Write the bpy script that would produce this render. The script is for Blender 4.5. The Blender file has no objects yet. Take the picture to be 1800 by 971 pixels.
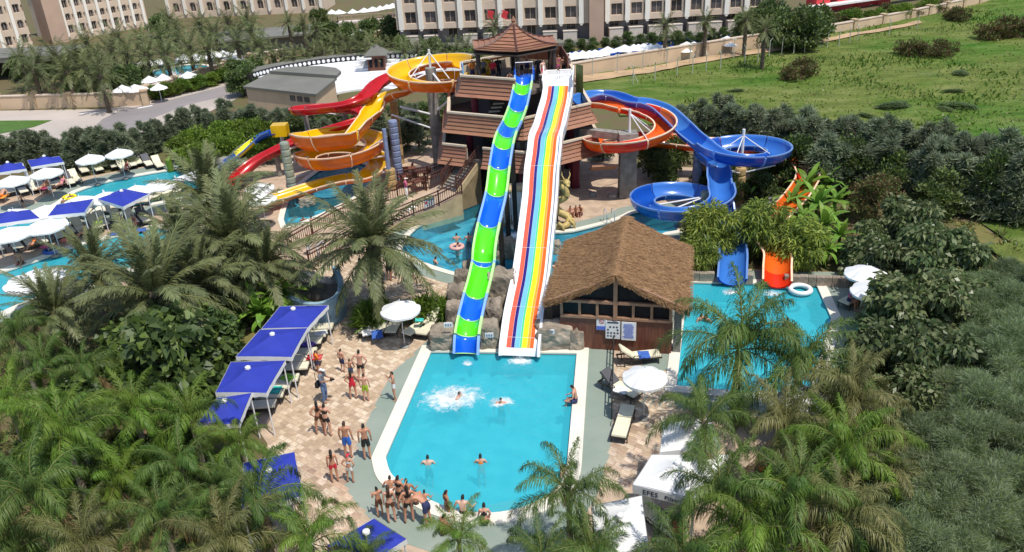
import bpy, bmesh, math, random
import numpy as np
from mathutils import Vector, Matrix
from mathutils.geometry import tessellate_polygon
random.seed(7)
R = math.radians
scene = bpy.context.scene
COL = scene.collection
# ------------------------------------------------------------------ camera, sky, sun, exposure
CAM_H, FOC, PITCH, ROLL = 20.0, 1431.0, R(26.3), R(3.0)      # focal length in pixels of an 1800 px wide picture
_F = Vector((0, math.cos(PITCH), -math.sin(PITCH)))
_R0, _U0 = Vector((1, 0, 0)), Vector((0, math.sin(PITCH), math.cos(PITCH)))
_R = math.cos(ROLL)*_R0 - math.sin(ROLL)*_U0
_U = math.sin(ROLL)*_R0 + math.cos(ROLL)*_U0
cd = bpy.data.cameras.new('camera'); cam = bpy.data.objects.new('camera', cd); COL.objects.link(cam)
mw = Matrix((( _R.x, _U.x, -_F.x, 0), (_R.y, _U.y, -_F.y, 0), (_R.z, _U.z, -_F.z, CAM_H), (0, 0, 0, 1)))
cam.matrix_world = mw
cd.sensor_width = 36.0; cd.lens = 36.0*FOC/1800.0; cd.clip_start = 0.5; cd.clip_end = 2000
scene.camera = cam
SUN_EL, SUN_AZ = R(66), R(138)          # azimuth clockwise from +Y
world = bpy.data.worlds.new('World'); scene.world = world; world.use_nodes = True
wn = world.node_tree; bg = wn.nodes['Background']
sky = wn.nodes.new('ShaderNodeTexSky'); sky.sky_type = 'NISHITA'; sky.sun_disc = False
sky.sun_elevation = SUN_EL; sky.sun_rotation = SUN_AZ; sky.air_density = 1.0; sky.dust_density = 1.0
wn.links.new(sky.outputs[0], bg.inputs[0]); bg.inputs[1].default_value = 0.15
sd = bpy.data.lights.new('sun', 'SUN'); sd.energy = 3.9; sd.angle = R(0.53); sd.color = (1.0, 0.95, 0.86)
sun = bpy.data.objects.new('sun', sd); COL.objects.link(sun)
sdir = Vector((math.sin(SUN_AZ)*math.cos(SUN_EL), math.cos(SUN_AZ)*math.cos(SUN_EL), math.sin(SUN_EL)))
sun.rotation_euler = sdir.to_track_quat('Z', 'Y').to_euler(); sun.location = (30, -30, 60)
vs = scene.view_settings; vs.view_transform = 'Standard'; vs.look = 'None'; vs.gamma = 1.0; vs.exposure = 0.1
scene.render.engine = 'CYCLES'
cy = scene.cycles
cy.max_bounces = 5; cy.diffuse_bounces = 2; cy.glossy_bounces = 2; cy.transmission_bounces = 3; cy.transparent_max_bounces = 8
cy.caustics_reflective = False; cy.caustics_refractive = False
cy.use_denoising = True; cy.use_adaptive_sampling = True

# ------------------------------------------------------------------ survey: where a point of the place lies, from its bearing and height
def ray(px, py):
    return (_F + ((px-900)*_R - (py-485.5)*_U)/FOC)
def G(px, py, z=0.0):
    d = ray(px, py); k = (z-CAM_H)/d.z
    return Vector((k*d.x, k*d.y, z))
def on_plane(px, py, P, D):
    """the point on the vertical plane through P along plan direction D"""
    d = ray(px, py); n = Vector((-D.y, D.x, 0))
    k = (Vector((P.x, P.y, 0))).dot(n)/d.dot(n)
    return Vector((0, 0, CAM_H)) + k*d
# ------------------------------------------------------------------ mesh building
KIDS = {}
def link(o, parent=None):
    COL.objects.link(o)
    if parent is not None:
        o.parent = parent; KIDS.setdefault(parent, []).append(o)
    return o
def tag(o, label=None, cat=None, group=None, kind=None):
    if label: o['label'] = label
    if cat: o['category'] = cat
    if group: o['group'] = group
    if kind: o['kind'] = kind
    return o
def thing(name, label, cat, loc=(0, 0, 0), rz=0.0, group=None, s=1.0):
    o = bpy.data.objects.new(name, None); COL.objects.link(o)
    o.location = loc; o.rotation_euler = (0, 0, rz); o.scale = (s, s, s); o.empty_display_size = 0.2
    return tag(o, label, cat, group)
def piece(name, mesh, parent, loc=(0, 0, 0), rot=(0, 0, 0), s=(1, 1, 1)):
    o = bpy.data.objects.new(name, mesh); o.location = loc; o.rotation_euler = rot
    o.scale = s if hasattr(s, '__len__') else (s, s, s)
    return link(o, parent)
def copy_tree(o, parent=None):
    c = o.copy(); link(c, parent)
    for k in KIDS.get(o, ()): copy_tree(k, c)
    return c
def dup(proto, loc, rz=0.0, label=None, group=None, s=None):
    c = copy_tree(proto); c.location = loc; c.rotation_euler = (0, 0, rz)
    if s is not None: c.scale = (s, s, s)
    if label: c['label'] = label
    if group: c['group'] = group
    return c
class MB:
    def __init__(self): self.v = []; self.f = []; self.m = []
    def add(self, vs, fs, mi=0):
        n = len(self.v); self.v.extend(tuple(x) for x in vs)
        for i, f in enumerate(fs):
            self.f.append(tuple(a+n for a in f)); self.m.append(mi if isinstance(mi, int) else mi[i])
        return self
    def box(self, c, s, rz=0.0, mi=0, taper=1.0, M=None):
        x, y, z = s[0]/2, s[1]/2, s[2]/2; P = []
        for dz in (-1, 1):
            t = 1.0 if dz < 0 else taper
            for dx, dy in ((-1, -1), (1, -1), (1, 1), (-1, 1)):
                P.append(Vector((dx*x*t, dy*y*t, dz*z)))
        if M is None: M = Matrix.Rotation(rz, 3, 'Z')
        c = Vector(c)
        return self.add([c+M@p for p in P], [(3, 2, 1, 0), (4, 5, 6, 7), (0, 1, 5, 4), (1, 2, 6, 5), (2, 3, 7, 6), (3, 0, 4, 7)], mi)
    def beam(self, p, q, w, h, mi=0):
        p, q = Vector(p), Vector(q); d = q-p; L = d.length
        if L < 1e-6: return self
        d.normalize(); a = Vector((0, 0, 1)) if abs(d.z) < .99 else Vector((0, 1, 0))
        s = d.cross(a).normalized(); u = s.cross(d)
        M = Matrix((s, d, u)).transposed()
        return self.box((p+q)/2, (w, L, h), M=M, mi=mi)
    def tube(self, path, r, n=6, mi=0, caps=True):
        path = [Vector(p) for p in path]; k = len(path)
        rr = r if hasattr(r, '__len__') else [r]*k
        V = []; ref = Vector((0, 0, 1))
        for i, p in enumerate(path):
            d = (path[min(i+1, k-1)]-path[max(i-1, 0)])
            d = d.normalized() if d.length > 1e-9 else Vector((0, 0, 1))
            a = ref if abs(d.dot(ref)) < .95 else Vector((1, 0, 0))
            s = d.cross(a).normalized(); u = s.cross(d).normalized()
            for j in range(n):
                t = 2*math.pi*j/n
                V.append(p+rr[i]*(math.cos(t)*s+math.sin(t)*u))
        F = []
        for i in range(k-1):
            for j in range(n):
                F.append((i*n+j, i*n+(j+1) % n, (i+1)*n+(j+1) % n, (i+1)*n+j))
        if caps: F.append(tuple(range(n))[::-1]); F.append(tuple((k-1)*n+j for j in range(n)))
        return self.add(V, F, mi)
    def lathe(self, c, prof, n=12, mi=0, sx=1.0, sy=1.0, rz=0.0):
        V = []; F = []; c = Vector(c)
        for r, z in prof:
            for j in range(n):
                t = 2*math.pi*j/n+rz
                V.append(c+Vector((r*math.cos(t)*sx, r*math.sin(t)*sy, z)))
        k = len(prof)
        for i in range(k-1):
            for j in range(n):
                F.append((i*n+j, i*n+(j+1) % n, (i+1)*n+(j+1) % n, (i+1)*n+j))
        F.append(tuple(range(n))[::-1]); F.append(tuple((k-1)*n+j for j in range(n)))
        return self.add(V, F, mi)
    def prism(self, poly, z0, z1, mi=0, sides=True, bottom=True):
        poly = [Vector((p[0], p[1], 0)) for p in poly]
        if area2(poly) < 0: poly = poly[::-1]
        n = len(poly); T = tessellate_polygon([poly])
        T = [t if area2([poly[i] for i in t]) > 0 else t[::-1] for t in T]
        self.add([(p.x, p.y, z1) for p in poly], T, mi)
        if bottom: self.add([(p.x, p.y, z0) for p in poly], [t[::-1] for t in T], mi)
        if sides:
            self.add([(p.x, p.y, z0) for p in poly]+[(p.x, p.y, z1) for p in poly],
                     [(i, (i+1) % n, n+(i+1) % n, n+i) for i in range(n)], mi)
        return self
    def sphere(self, c, r, n=10, m=7, mi=0, s=(1, 1, 1)):
        prof = [(max(r*math.sin(math.pi*i/m), 0.0005), -r*math.cos(math.pi*i/m)) for i in range(m+1)]
        V = []; F = []; c = Vector(c)
        for rr, z in prof:
            for j in range(n):
                t = 2*math.pi*j/n; V.append(c+Vector((rr*math.cos(t)*s[0], rr*math.sin(t)*s[1], z*s[2])))
        for i in range(m):
            for j in range(n): F.append((i*n+j, i*n+(j+1) % n, (i+1)*n+(j+1) % n, (i+1)*n+j))
        return self.add(V, F, mi)
    def mesh(self, name, mats, smooth=False, off=None):
        me = bpy.data.meshes.new(name)
        v = self.v if off is None else [(a-off[0], b-off[1], c-off[2]) for a, b, c in self.v]
        me.from_pydata(v, [], self.f)
        mats = mats if isinstance(mats, (list, tuple)) else [mats]
        for m in mats: me.materials.append(m)
        if len(mats) > 1: me.polygons.foreach_set('material_index', self.m)
        if smooth: me.polygons.foreach_set('use_smooth', [True]*len(me.polygons))
        me.update()
        return me
    def build(self, name, mats, parent=None, smooth=False, world=True):
        """vertices are in place coordinates unless world=False (then local to the parent)"""
        off = tuple(parent_loc(parent)) if (parent is not None and world) else None
        o = bpy.data.objects.new(name, self.mesh(name, mats, smooth, off))
        return link(o, parent)
def parent_loc(o):
    l = Vector(o.location)
    while o.parent is not None: o = o.parent; l += o.location
    return l
def area2(p):
    return sum(p[i][0]*p[(i+1) % len(p)][1]-p[(i+1) % len(p)][0]*p[i][1] for i in range(len(p)))
def struct(o): o['kind'] = 'structure'; return o
def stuff(o): o['kind'] = 'stuff'; return o
def inside(p, poly):
    x, y = p[0], p[1]; c = False; n = len(poly)
    for i in range(n):
        a, b = poly[i], poly[(i+1) % n]
        if (a[1] > y) != (b[1] > y) and x < (b[0]-a[0])*(y-a[1])/(b[1]-a[1])+a[0]: c = not c
    return c
def crom(pts, n=8, closed=False):
    """Catmull-Rom through the points"""
    P = [Vector(p) for p in pts]; out = []; k = len(P)
    rng = range(k) if closed else range(k-1)
    g = (lambda i: P[i % k]) if closed else (lambda i: P[max(0, min(k-1, i))])
    for i in rng:
        a, b, c, d = g(i-1), g(i), g(i+1), g(i+2)
        for j in range(n):
            t = j/n
            out.append(0.5*((2*b)+(c-a)*t+(2*a-5*b+4*c-d)*t*t+(3*b-a-3*c+d)*t**3))
    if not closed: out.append(P[-1])
    return out
def offset_poly(poly, d):
    """move a closed outline outwards by d (mitred)"""
    P = [Vector((p[0], p[1])) for p in poly]
    if area2(P) < 0: P = P[::-1]
    n = len(P); out = []
    for i in range(n):
        a, b, c = P[i-1], P[i], P[(i+1) % n]
        e1 = (b-a).normalized(); e2 = (c-b).normalized()
        n1 = Vector((e1.y, -e1.x)); n2 = Vector((e2.y, -e2.x))
        m = (n1+n2); m = m.normalized() if m.length > 1e-6 else n1
        out.append(b+m*(d/max(.5, m.dot(n1))))
    return out
def sheet(name, outer, z, mat, holes=(), kind='structure', rag=None):
    loops = [[Vector((p[0], p[1], 0)) for p in outer]]+[[Vector((p[0], p[1], 0)) for p in h] for h in holes]
    flat = [p for l in loops for p in l]
    T = [t if area2([flat[i] for i in t]) > 0 else t[::-1] for t in tessellate_polygon(loops)]
    b = MB(); b.add([(p.x, p.y, z) for p in flat], T)
    o = b.build(name, mat); o['kind'] = kind
    return o
def sweep(b, path, section, mi=0, up=Vector((0, 0, 1)), caps=False, side0=None):
    """section points (sideways, up) carried along a path, frame kept upright; mi may be a list per section edge"""
    k = len(path); V = []
    for i, p in enumerate(path):
        d = (path[min(i+1, k-1)]-path[max(i-1, 0)]).normalized()
        s = d.cross(up); s = s.normalized() if s.length > 1e-6 else Vector((1, 0, 0))
        u = s.cross(d).normalized()
        sec = section(i/(k-1)) if callable(section) else section
        for (a, c) in sec: V.append(p+s*a+u*c)
    n = len(V)//k; F = []; ms = []
    for i in range(k-1):
        for j in range(n-1):
            F.append((i*n+j, i*n+j+1, (i+1)*n+j+1, (i+1)*n+j)); ms.append(mi if isinstance(mi, int) else mi[j])
    if caps:
        F.append(tuple(range(n))[::-1]); ms.append(mi if isinstance(mi, int) else mi[0])
        F.append(tuple((k-1)*n+j for j in range(n))); ms.append(mi if isinstance(mi, int) else mi[0])
    b.add(V, F, ms)
ORD = ['first', 'second', 'third', 'fourth', 'fifth', 'sixth', 'seventh', 'eighth', 'ninth', 'tenth', 'eleventh', 'twelfth',
       'thirteenth', 'fourteenth', 'fifteenth', 'sixteenth', 'seventeenth', 'eighteenth', 'nineteenth', 'twentieth',
       'twenty-first', 'twenty-second', 'twenty-third', 'twenty-fourth', 'twenty-fifth', 'twenty-sixth', 'twenty-seventh', 'twenty-eighth', 'twenty-ninth', 'thirtieth']
# ------------------------------------------------------------------ materials
def mat(name, col, rough=.6, var=.12, scale=3.0, bump=0.0, bscale=30.0, metal=0.0, rnd=0.0, trans=0.0, coat=0.0,
        stretch=(1, 1, 1), col2=None, sheen=0.0, spec=None, world=False, detail=4.0):
    m = bpy.data.materials.new(name); m.use_nodes = True
    nt = m.node_tree; N, L = nt.nodes, nt.links; bs = N['Principled BSDF']
    bs.inputs['Roughness'].default_value = rough; bs.inputs['Metallic'].default_value = metal
    if spec is not None: bs.inputs['Specular IOR Level'].default_value = spec
    if coat: bs.inputs['Coat Weight'].default_value = coat; bs.inputs['Coat Roughness'].default_value = .12
    tc = N.new('ShaderNodeTexCoord'); mp = N.new('ShaderNodeMapping'); mp.inputs['Scale'].default_value = stretch
    if world:
        ge = N.new('ShaderNodeNewGeometry'); L.new(ge.outputs['Position'], mp.inputs[0])
    else: L.new(tc.outputs['Object'], mp.inputs[0])
    nz = N.new('ShaderNodeTexNoise'); nz.inputs['Scale'].default_value = scale; nz.inputs['Detail'].default_value = detail
    L.new(mp.outputs[0], nz.inputs['Vector'])
    rp = N.new('ShaderNodeValToRGB'); e = rp.color_ramp.elements
    c = np.array(col); a = c*(1-var); b = c*(1+var) if col2 is None else np.array(col2)
    e[0].position = .3; e[1].position = .7
    e[0].color = (*np.clip(a if col2 is None else c, 0, 1), 1); e[1].color = (*np.clip(b, 0, 1), 1)
    L.new(nz.outputs['Fac'], rp.inputs[0]); out = rp.outputs[0]
    if rnd:
        oi = N.new('ShaderNodeObjectInfo'); hs = N.new('ShaderNodeHueSaturation')
        mr = N.new('ShaderNodeMapRange'); mr.inputs[3].default_value = 1-rnd; mr.inputs[4].default_value = 1+rnd
        L.new(oi.outputs['Random'], mr.inputs[0]); L.new(mr.outputs[0], hs.inputs['Value'])
        m2 = N.new('ShaderNodeMath'); m2.operation = 'MULTIPLY'; m2.inputs[1].default_value = 37.7
        m3 = N.new('ShaderNodeMath'); m3.operation = 'FRACT'; L.new(oi.outputs['Random'], m2.inputs[0]); L.new(m2.outputs[0], m3.inputs[0])
        mr2 = N.new('ShaderNodeMapRange'); mr2.inputs[3].default_value = .5-rnd*.06; mr2.inputs[4].default_value = .5+rnd*.06
        L.new(m3.outputs[0], mr2.inputs[0]); L.new(mr2.outputs[0], hs.inputs['Hue'])
        L.new(out, hs.inputs['Color']); out = hs.outputs[0]
    L.new(out, bs.inputs['Base Color'])
    if bump:
        n2 = N.new('ShaderNodeTexNoise'); n2.inputs['Scale'].default_value = bscale; n2.inputs['Detail'].default_value = 3
        L.new(mp.outputs[0], n2.inputs['Vector'])
        bp = N.new('ShaderNodeBump'); bp.inputs['Strength'].default_value = bump; bp.inputs['Distance'].default_value = .05
        L.new(n2.outputs['Fac'], bp.inputs['Height']); L.new(bp.outputs[0], bs.inputs['Normal'])
    if trans:
        tr = N.new('ShaderNodeBsdfTranslucent'); L.new(out, tr.inputs[0])
        mx = N.new('ShaderNodeMixShader'); mx.inputs[0].default_value = trans
        L.new(bs.outputs[0], mx.inputs[1]); L.new(tr.outputs[0], mx.inputs[2]); L.new(mx.outputs[0], N['Material Output'].inputs[0])
    return m
M = {}
def defm(k, *a, **kw): M[k] = mat(k, *a, **kw)
defm('white_plastic', (.82, .82, .80), rough=.4, var=.04)
defm('white_fabric', (.84, .84, .83), rough=.8, var=.04, scale=2, trans=.12)
defm('blue_fabric', (.022, .040, .37), rough=.75, var=.12, scale=1.5, trans=.1, bump=.15, bscale=6)
defm('cream_cushion', (.72, .67, .50), rough=.85, var=.08, rnd=.12)
defm('grey_cushion', (.10, .10, .11), rough=.85, var=.15, rnd=.2)
defm('dark_frame', (.025, .022, .02), rough=.5, var=.2)
defm('pale_pink', (.72, .42, .38), rough=.4, var=.05)
defm('towel', (.5, .5, .5), rough=.9)
defm('steel', (.62, .63, .65), rough=.35, metal=.7, var=.05)
defm('white_steel', (.75, .75, .76), rough=.4, var=.05)
defm('brown_rail', (.085, .032, .022), rough=.5, var=.2)
defm('brown_plank', (.29, .135, .078), rough=.6, var=.14, scale=1.5, stretch=(1, 1, 6), rnd=.10)
defm('cream_trim', (.66, .55, .42), rough=.6, var=.06)
defm('maroon', (.16, .012, .03), rough=.5, var=.1)
defm('dark_floor', (.16, .13, .11), rough=.7, var=.2)
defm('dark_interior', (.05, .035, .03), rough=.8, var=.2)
defm('rock', (.29, .24, .185), rough=.9, var=.45, scale=1.3, bump=.9, bscale=5, rnd=.12, detail=8)
defm('grey_stone', (.25, .235, .21), rough=.9, var=.35, scale=2, bump=.6, bscale=9, detail=7)
defm('tan_wall', (.50, .38, .22), rough=.85, var=.2, scale=1.4, bump=.3, bscale=12)
defm('thatch', (.19, .095, .045), rough=.95, var=.4, scale=6, stretch=(1, 1, .4), bump=.8, bscale=30, col2=(.33, .185, .085))
defm('straw', (.28, .155, .07), rough=.9, var=.35, scale=9, col2=(.42, .26, .12))
defm('hut_wood', (.15, .05, .028), rough=.5, var=.25, scale=2, stretch=(6, 6, .6), rnd=.1)
defm('hut_frame', (.32, .18, .11), rough=.55, var=.15)
defm('dark_glass', (.012, .014, .018), rough=.35, var=.3, spec=.15)
defm('paper', (.80, .80, .80), rough=.5, var=.02)
defm('ink_blue', (.10, .16, .55), rough=.5, var=.02)
defm('ink_grey', (.25, .27, .33), rough=.5, var=.02)
defm('ink_red', (.6, .04, .05), rough=.5, var=.02)
defm('ink_dark', (.04, .04, .06), rough=.5, var=.02)
for k, c in dict(slide_blue=(.006, .12, .72), slide_green=(.10, .72, .012), slide_edge_green=(.50, .88, .32), slide_edge_blue=(.25, .45, .85),
                 slide_white=(.86, .86, .86), lane_coral=(.82, .11, .06), lane_navy=(.022, .012, .17), lane_sky=(.16, .48, .85), lane_green=(.07, .58, .24),
                 lane_yellow=(.95, .78, .01), lane_orange=(.92, .38, .015), lane_red=(.85, .13, .01)).items():
    defm(k, c, rough=.22, var=.05, scale=1.2, coat=.4, spec=.4)
for k, c in dict(flume_yellow=(.95, .60, .008), flume_orange=(.88, .19, .010), flume_deep=(.62, .11, .01), flume_lip=(.92, .40, .12),
                 flume_red=(.62, .015, .02), flume_red2=(.42, .012, .02), tube_blue=(.010, .10, .52), tube_light=(.06, .24, .72), tube_lip=(.20, .36, .72),
                 tube_under=(.012, .06, .28), chute_red=(.88, .045, .012), chute_orange=(.95, .17, .02)).items():
    defm(k, c, rough=.25, var=.07, scale=1.0, coat=.35, trans=.30, spec=.4)
defm('flume_joint', (.95, .62, .42), rough=.4)
defm('pillar_blue', (.20, .25, .40), rough=.7, var=.2)
defm('pillar_tan', (.42, .28, .12), rough=.8, var=.25)
defm('pillar_green', (.26, .30, .24), rough=.8, var=.25)
defm('gold', (.48, .36, .13), rough=.55, var=.3, scale=9)
# hotel and walls
defm('hotel_wall', (.66, .52, .40), rough=.85, var=.06, scale=.6)
defm('hotel_pink', (.52, .36, .27), rough=.85, var=.06, scale=.6)
defm('pilaster', (.90, .85, .76), rough=.8, var=.04)
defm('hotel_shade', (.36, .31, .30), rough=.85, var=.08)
defm('window_glass', (.10, .085, .085), rough=.15, var=.5, rnd=.5, scale=.5)
defm('window_frame', (.55, .45, .36), rough=.6)
defm('balcony', (.62, .54, .46), rough=.8, var=.06)
defm('grey_roof', (.17, .165, .14), rough=.8, var=.12, scale=.4)
defm('wall_beige', (.62, .45, .30), rough=.9, var=.10, scale=.5, bump=.1)
defm('wall_pier', (.52, .38, .24), rough=.9, var=.1)
defm('wall_cap', (.62, .50, .40), rough=.85)
defm('fence_post', (.45, .46, .38), rough=.8)
defm('seat_white', (.80, .80, .80), rough=.6, var=.06, rnd=.05)
defm('mural_blue', (.28, .42, .50), rough=.7, var=.25, scale=.7)
# ground
defm('soil', (.14, .085, .05), rough=.95, var=.3, scale=.6, col2=(.10, .115, .03), bump=.5, bscale=5, detail=8)
defm('lawn', (.13, .14, .03), rough=.95, var=.3, scale=1.2, col2=(.20, .16, .06), bump=.5, bscale=40, detail=8)
defm('asphalt', (.27, .24, .235), rough=.9, var=.18, scale=.12, bump=.2, detail=8)
defm('concrete', (.45, .39, .34), rough=.9, var=.14, scale=.15, bump=.2, detail=8)
defm('dirt', (.44, .30, .17), rough=.95, var=.2, scale=.4, bump=.4, bscale=6)
defm('paving', (.47, .35, .25), rough=.85, var=.22, scale=1.5, bump=.2, detail=7)
for i, c in enumerate(((.51, .375, .265), (.44, .315, .215), (.57, .435, .32), (.39, .275, .19), (.61, .485, .365))):
    defm('paver%d' % i, c, rough=.85, var=.18, scale=5, rnd=.16, bump=.2)
defm('deck_green', (.215, .275, .225), rough=.8, var=.14, scale=.5, bump=.15, bscale=40, detail=9, col2=(.30, .335, .285))
defm('coping', (.74, .70, .60), rough=.7, var=.05, scale=1)
defm('tile_line', (.03, .06, .09), rough=.4)
defm('basin', (.06, .48, .60), rough=.6, var=.18, scale=1.5, detail=7, col2=(.22, .78, .86))  # paler noise patches paint caustic-like light onto the pool floor
defm('basin_lagoon', (.015, .20, .36), rough=.6, var=.3, scale=.9, col2=(.12, .56, .72), detail=3, stretch=(1, 1.6, 1))  # mottling painted in for caustic light, together with paler floor patches
defm('basin_teal', (.06, .38, .42), rough=.6, var=.15, scale=.9)
defm('pool_step', (.45, .52, .45), rough=.7, var=.15)
defm('foam', (.86, .90, .92), rough=.7, var=.03)
def water_mat(name, tint, bump=.5, sc=3.2, film=.60):
    m = bpy.data.materials.new(name); m.use_nodes = True; nt = m.node_tree; N, L = nt.nodes, nt.links
    for n in list(N): N.remove(n)
    o = N.new('ShaderNodeOutputMaterial'); t = N.new('ShaderNodeBsdfTransparent'); t.inputs[0].default_value = (*tint, 1)
    d = N.new('ShaderNodeBsdfDiffuse'); d.inputs[0].default_value = (.05, .52, .64, 1)
    m0 = N.new('ShaderNodeMixShader'); m0.inputs[0].default_value = film; L.new(t.outputs[0], m0.inputs[1]); L.new(d.outputs[0], m0.inputs[2])
    g = N.new('ShaderNodeBsdfGlossy'); g.inputs['Roughness'].default_value = .06; g.inputs[0].default_value = (1, 1, 1, 1)
    fr = N.new('ShaderNodeFresnel'); fr.inputs[0].default_value = 1.33
    ge = N.new('ShaderNodeNewGeometry'); nz = N.new('ShaderNodeTexNoise'); nz.inputs['Scale'].default_value = sc; nz.inputs['Detail'].default_value = 4
    nz.inputs['Distortion'].default_value = .6
    L.new(ge.outputs['Position'], nz.inputs['Vector'])
    b = N.new('ShaderNodeBump'); b.inputs['Strength'].default_value = bump; b.inputs['Distance'].default_value = .12
    L.new(nz.outputs['Fac'], b.inputs['Height'])
    for x in (g, fr): L.new(b.outputs[0], x.inputs['Normal'])
    mx = N.new('ShaderNodeMixShader'); L.new(fr.outputs[0], mx.inputs[0]); L.new(m0.outputs[0], mx.inputs[1]); L.new(g.outputs[0], mx.inputs[2])
    L.new(mx.outputs[0], o.inputs[0]); M[name] = m
water_mat('water', (.70, .98, 1.0))
water_mat('water_teal', (.62, .95, .95))
water_mat('water_clear', (.78, .98, 1.0), film=.14)
# foliage
def leafm(k, c, c2, rough=.5, rnd=.22, trans=.28, scale=2.5):
    defm(k, c, rough=rough, scale=scale, col2=c2, rnd=rnd, trans=trans, spec=.35)
leafm('queen', (0.058, 0.118, 0.018), (0.14, 0.215, 0.045))
leafm('queen_bright', (0.085, 0.165, 0.014), (0.19, 0.29, 0.04))
leafm('queen_dry', (0.11, 0.125, 0.035), (0.24, 0.23, 0.085))
leafm('date', (.12, .15, .06), (.25, .27, .125), trans=.3)
leafm('palm_far', (.10, .13, .045), (.22, .24, .10), trans=.3)
leafm('banana', (0.12, 0.25, 0.02), (0.22, 0.37, 0.06), trans=.3)
leafm('broad_dark', (0.045, 0.085, 0.025), (0.11, 0.16, 0.055), rough=.35)
leafm('fig', (0.085, 0.12, 0.04), (0.22, 0.25, 0.12), rough=.4)
leafm('tamarisk', (0.155, 0.21, 0.105), (0.285, 0.345, 0.195))
leafm('conifer_grey', (0.18, 0.22, 0.13), (0.36, 0.4, 0.28), trans=.42)
leafm('conifer_dark', (0.06, 0.09, 0.035), (0.13, 0.165, 0.075))
leafm('bush_bright', (0.11, 0.2, 0.016), (0.21, 0.31, 0.04))
leafm('bush_mid', (0.085, 0.15, 0.026), (0.18, 0.25, 0.06))
leafm('bush_brown', (.10, .085, .03), (.17, .12, .06))
leafm('bush_red', (.12, .05, .03), (.16, .10, .05))
leafm('bamboo', (0.19, 0.27, 0.025), (0.36, 0.43, 0.09))
leafm('grass_a', (0.07, 0.15, 0.014), (0.14, 0.23, 0.035))
leafm('grass_b', (0.15, 0.18, 0.045), (0.24, 0.25, 0.09))
leafm('queen_dead', (.20, .13, .06), (.32, .22, .11))
defm('trunk', (.13, .10, .07), rough=.95, var=.35, scale=6, bump=.6, stretch=(1, 1, 3))
defm('trunk_pale', (.26, .22, .17), rough=.95, var=.3, scale=5, bump=.4, stretch=(1, 1, 4))
defm('rachis', (.16, .17, .05), rough=.6)
# ================================================================== ground, water, roads
def PX(*pts, z=0.0): return [G(x, y, z) for x, y in pts]
def smooth2(pts, n=4): return [Vector((p.x, p.y, 0)) for p in crom(pts, n, True)]
# --- main splash pool
_c = crom(PX((998, 818), (992, 842), (970, 868), (932, 890), (880, 903), (830, 903), (780, 892), (735, 871), (700, 848), (684, 830), (677, 805)), 4)
MAINP = PX((757, 619), (1015, 622))+_c
LAGOON = smooth2(PX((706, 440), (742, 461), (788, 477), (832, 487), (890, 494), (960, 500), (1040, 470), (1110, 440), (1170, 410), (1250, 398), (1242, 372),
                    (1130, 372), (1090, 386), (1040, 400), (985, 410), (905, 404), (880, 385), (850, 352), (815, 362), (770, 385), (732, 402)), 3)
SPLASH = smooth2(PX((502, 398), (508, 352), (528, 326), (580, 291), (636, 288), (655, 305), (640, 335), (570, 374)), 3)
UPPER = smooth2(PX((-60, 388), (0, 379), (48, 376), (100, 362), (135, 338), (200, 318), (300, 300), (372, 288), (400, 300), (372, 330), (300, 352), (200, 369), (110, 392), (0, 412), (-60, 425)), 3)
LOWER = smooth2(PX((-60, 498), (0, 481), (70, 458), (140, 432), (215, 414), (272, 402), (300, 412), (298, 440), (230, 472), (150, 503), (60, 525), (-60, 570)), 3)
RIGHTP = PX((1209, 497), (1436, 502), (1462, 560), (1425, 690), (1330, 693), (1188, 680))
HOTELP = smooth2(PX((268, 132), (275, 124), (330, 115), (362, 116), (366, 124), (330, 134), (290, 140)), 2)
HOTELP2 = smooth2(PX((238, 145), (250, 138), (268, 140), (262, 150), (244, 154)), 2)
POOLS = [MAINP, LAGOON, SPLASH, UPPER, LOWER, RIGHTP, HOTELP, HOTELP2]
struct(sheet('ground', [(-260, -60), (260, -60), (260, 420), (-260, 420)], 0, M['soil'], [offset_poly(p, .0) for p in POOLS]))
def pool(nm, poly, basin, water, depth=1.25, cw=.5, cm='coping', lev=-.07, wz=None):
    poly = [Vector((p.x, p.y, 0)) for p in poly]
    if area2(poly) < 0: poly = poly[::-1]
    n = len(poly); T = tessellate_polygon([poly]); T = [t if area2([poly[i] for i in t]) > 0 else t[::-1] for t in T]
    b = MB(); b.add([(p.x, p.y, -depth) for p in poly], T, 0)
    for z0, z1, mi in ((-depth, -.16, 0), (-.16, .035, 1)):
        b.add([(p.x, p.y, z0) for p in poly]+[(p.x, p.y, z1) for p in poly], [((i+1) % n, i, n+i, n+(i+1) % n) for i in range(n)], mi)
    struct(b.build(nm+'_basin', [M[basin], M['tile_line']]))
    # water surface as a grid-free sheet
    w = MB(); w.add([(p.x, p.y, lev) for p in offset_poly(poly, -.004)], T)
    struct(w.build(nm+'_water', M[water]))
    if cw:
        o1 = offset_poly(poly, cw); q = offset_poly(poly, -.03); c = MB(); V = []
        ring = [(q, -.03), (q, .06), (o1, .06), (o1, -.02)]
        for l, z in ring: V += [(p[0], p[1], z) for p in l]
        F = []
        for k in range(3):
            for i in range(n):
                j = (i+1) % n; F.append((k*n+i, k*n+j, (k+1)*n+j, (k+1)*n+i))
        c.add(V, [f[::-1] for f in F]); struct(c.build(nm+'_coping', M[cm]))
pool('splash_pool', MAINP, 'basin', 'water', 1.2, .52)
pool('lagoon', LAGOON, 'basin_lagoon', 'water_clear', 1.1, .35)
pool('spiral_pool', SPLASH, 'basin_lagoon', 'water_clear', .9, .35)
pool('lazy_river', UPPER, 'basin_teal', 'water_teal', 1.0, .45)
pool('leisure_pool', LOWER, 'basin_teal', 'water_teal', 1.0, .6)
pool('slide_landing_pool', RIGHTP, 'basin', 'water', 1.1, .45)
pool('hotel_pool', HOTELP, 'basin', 'water', 1.0, .5)
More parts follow.
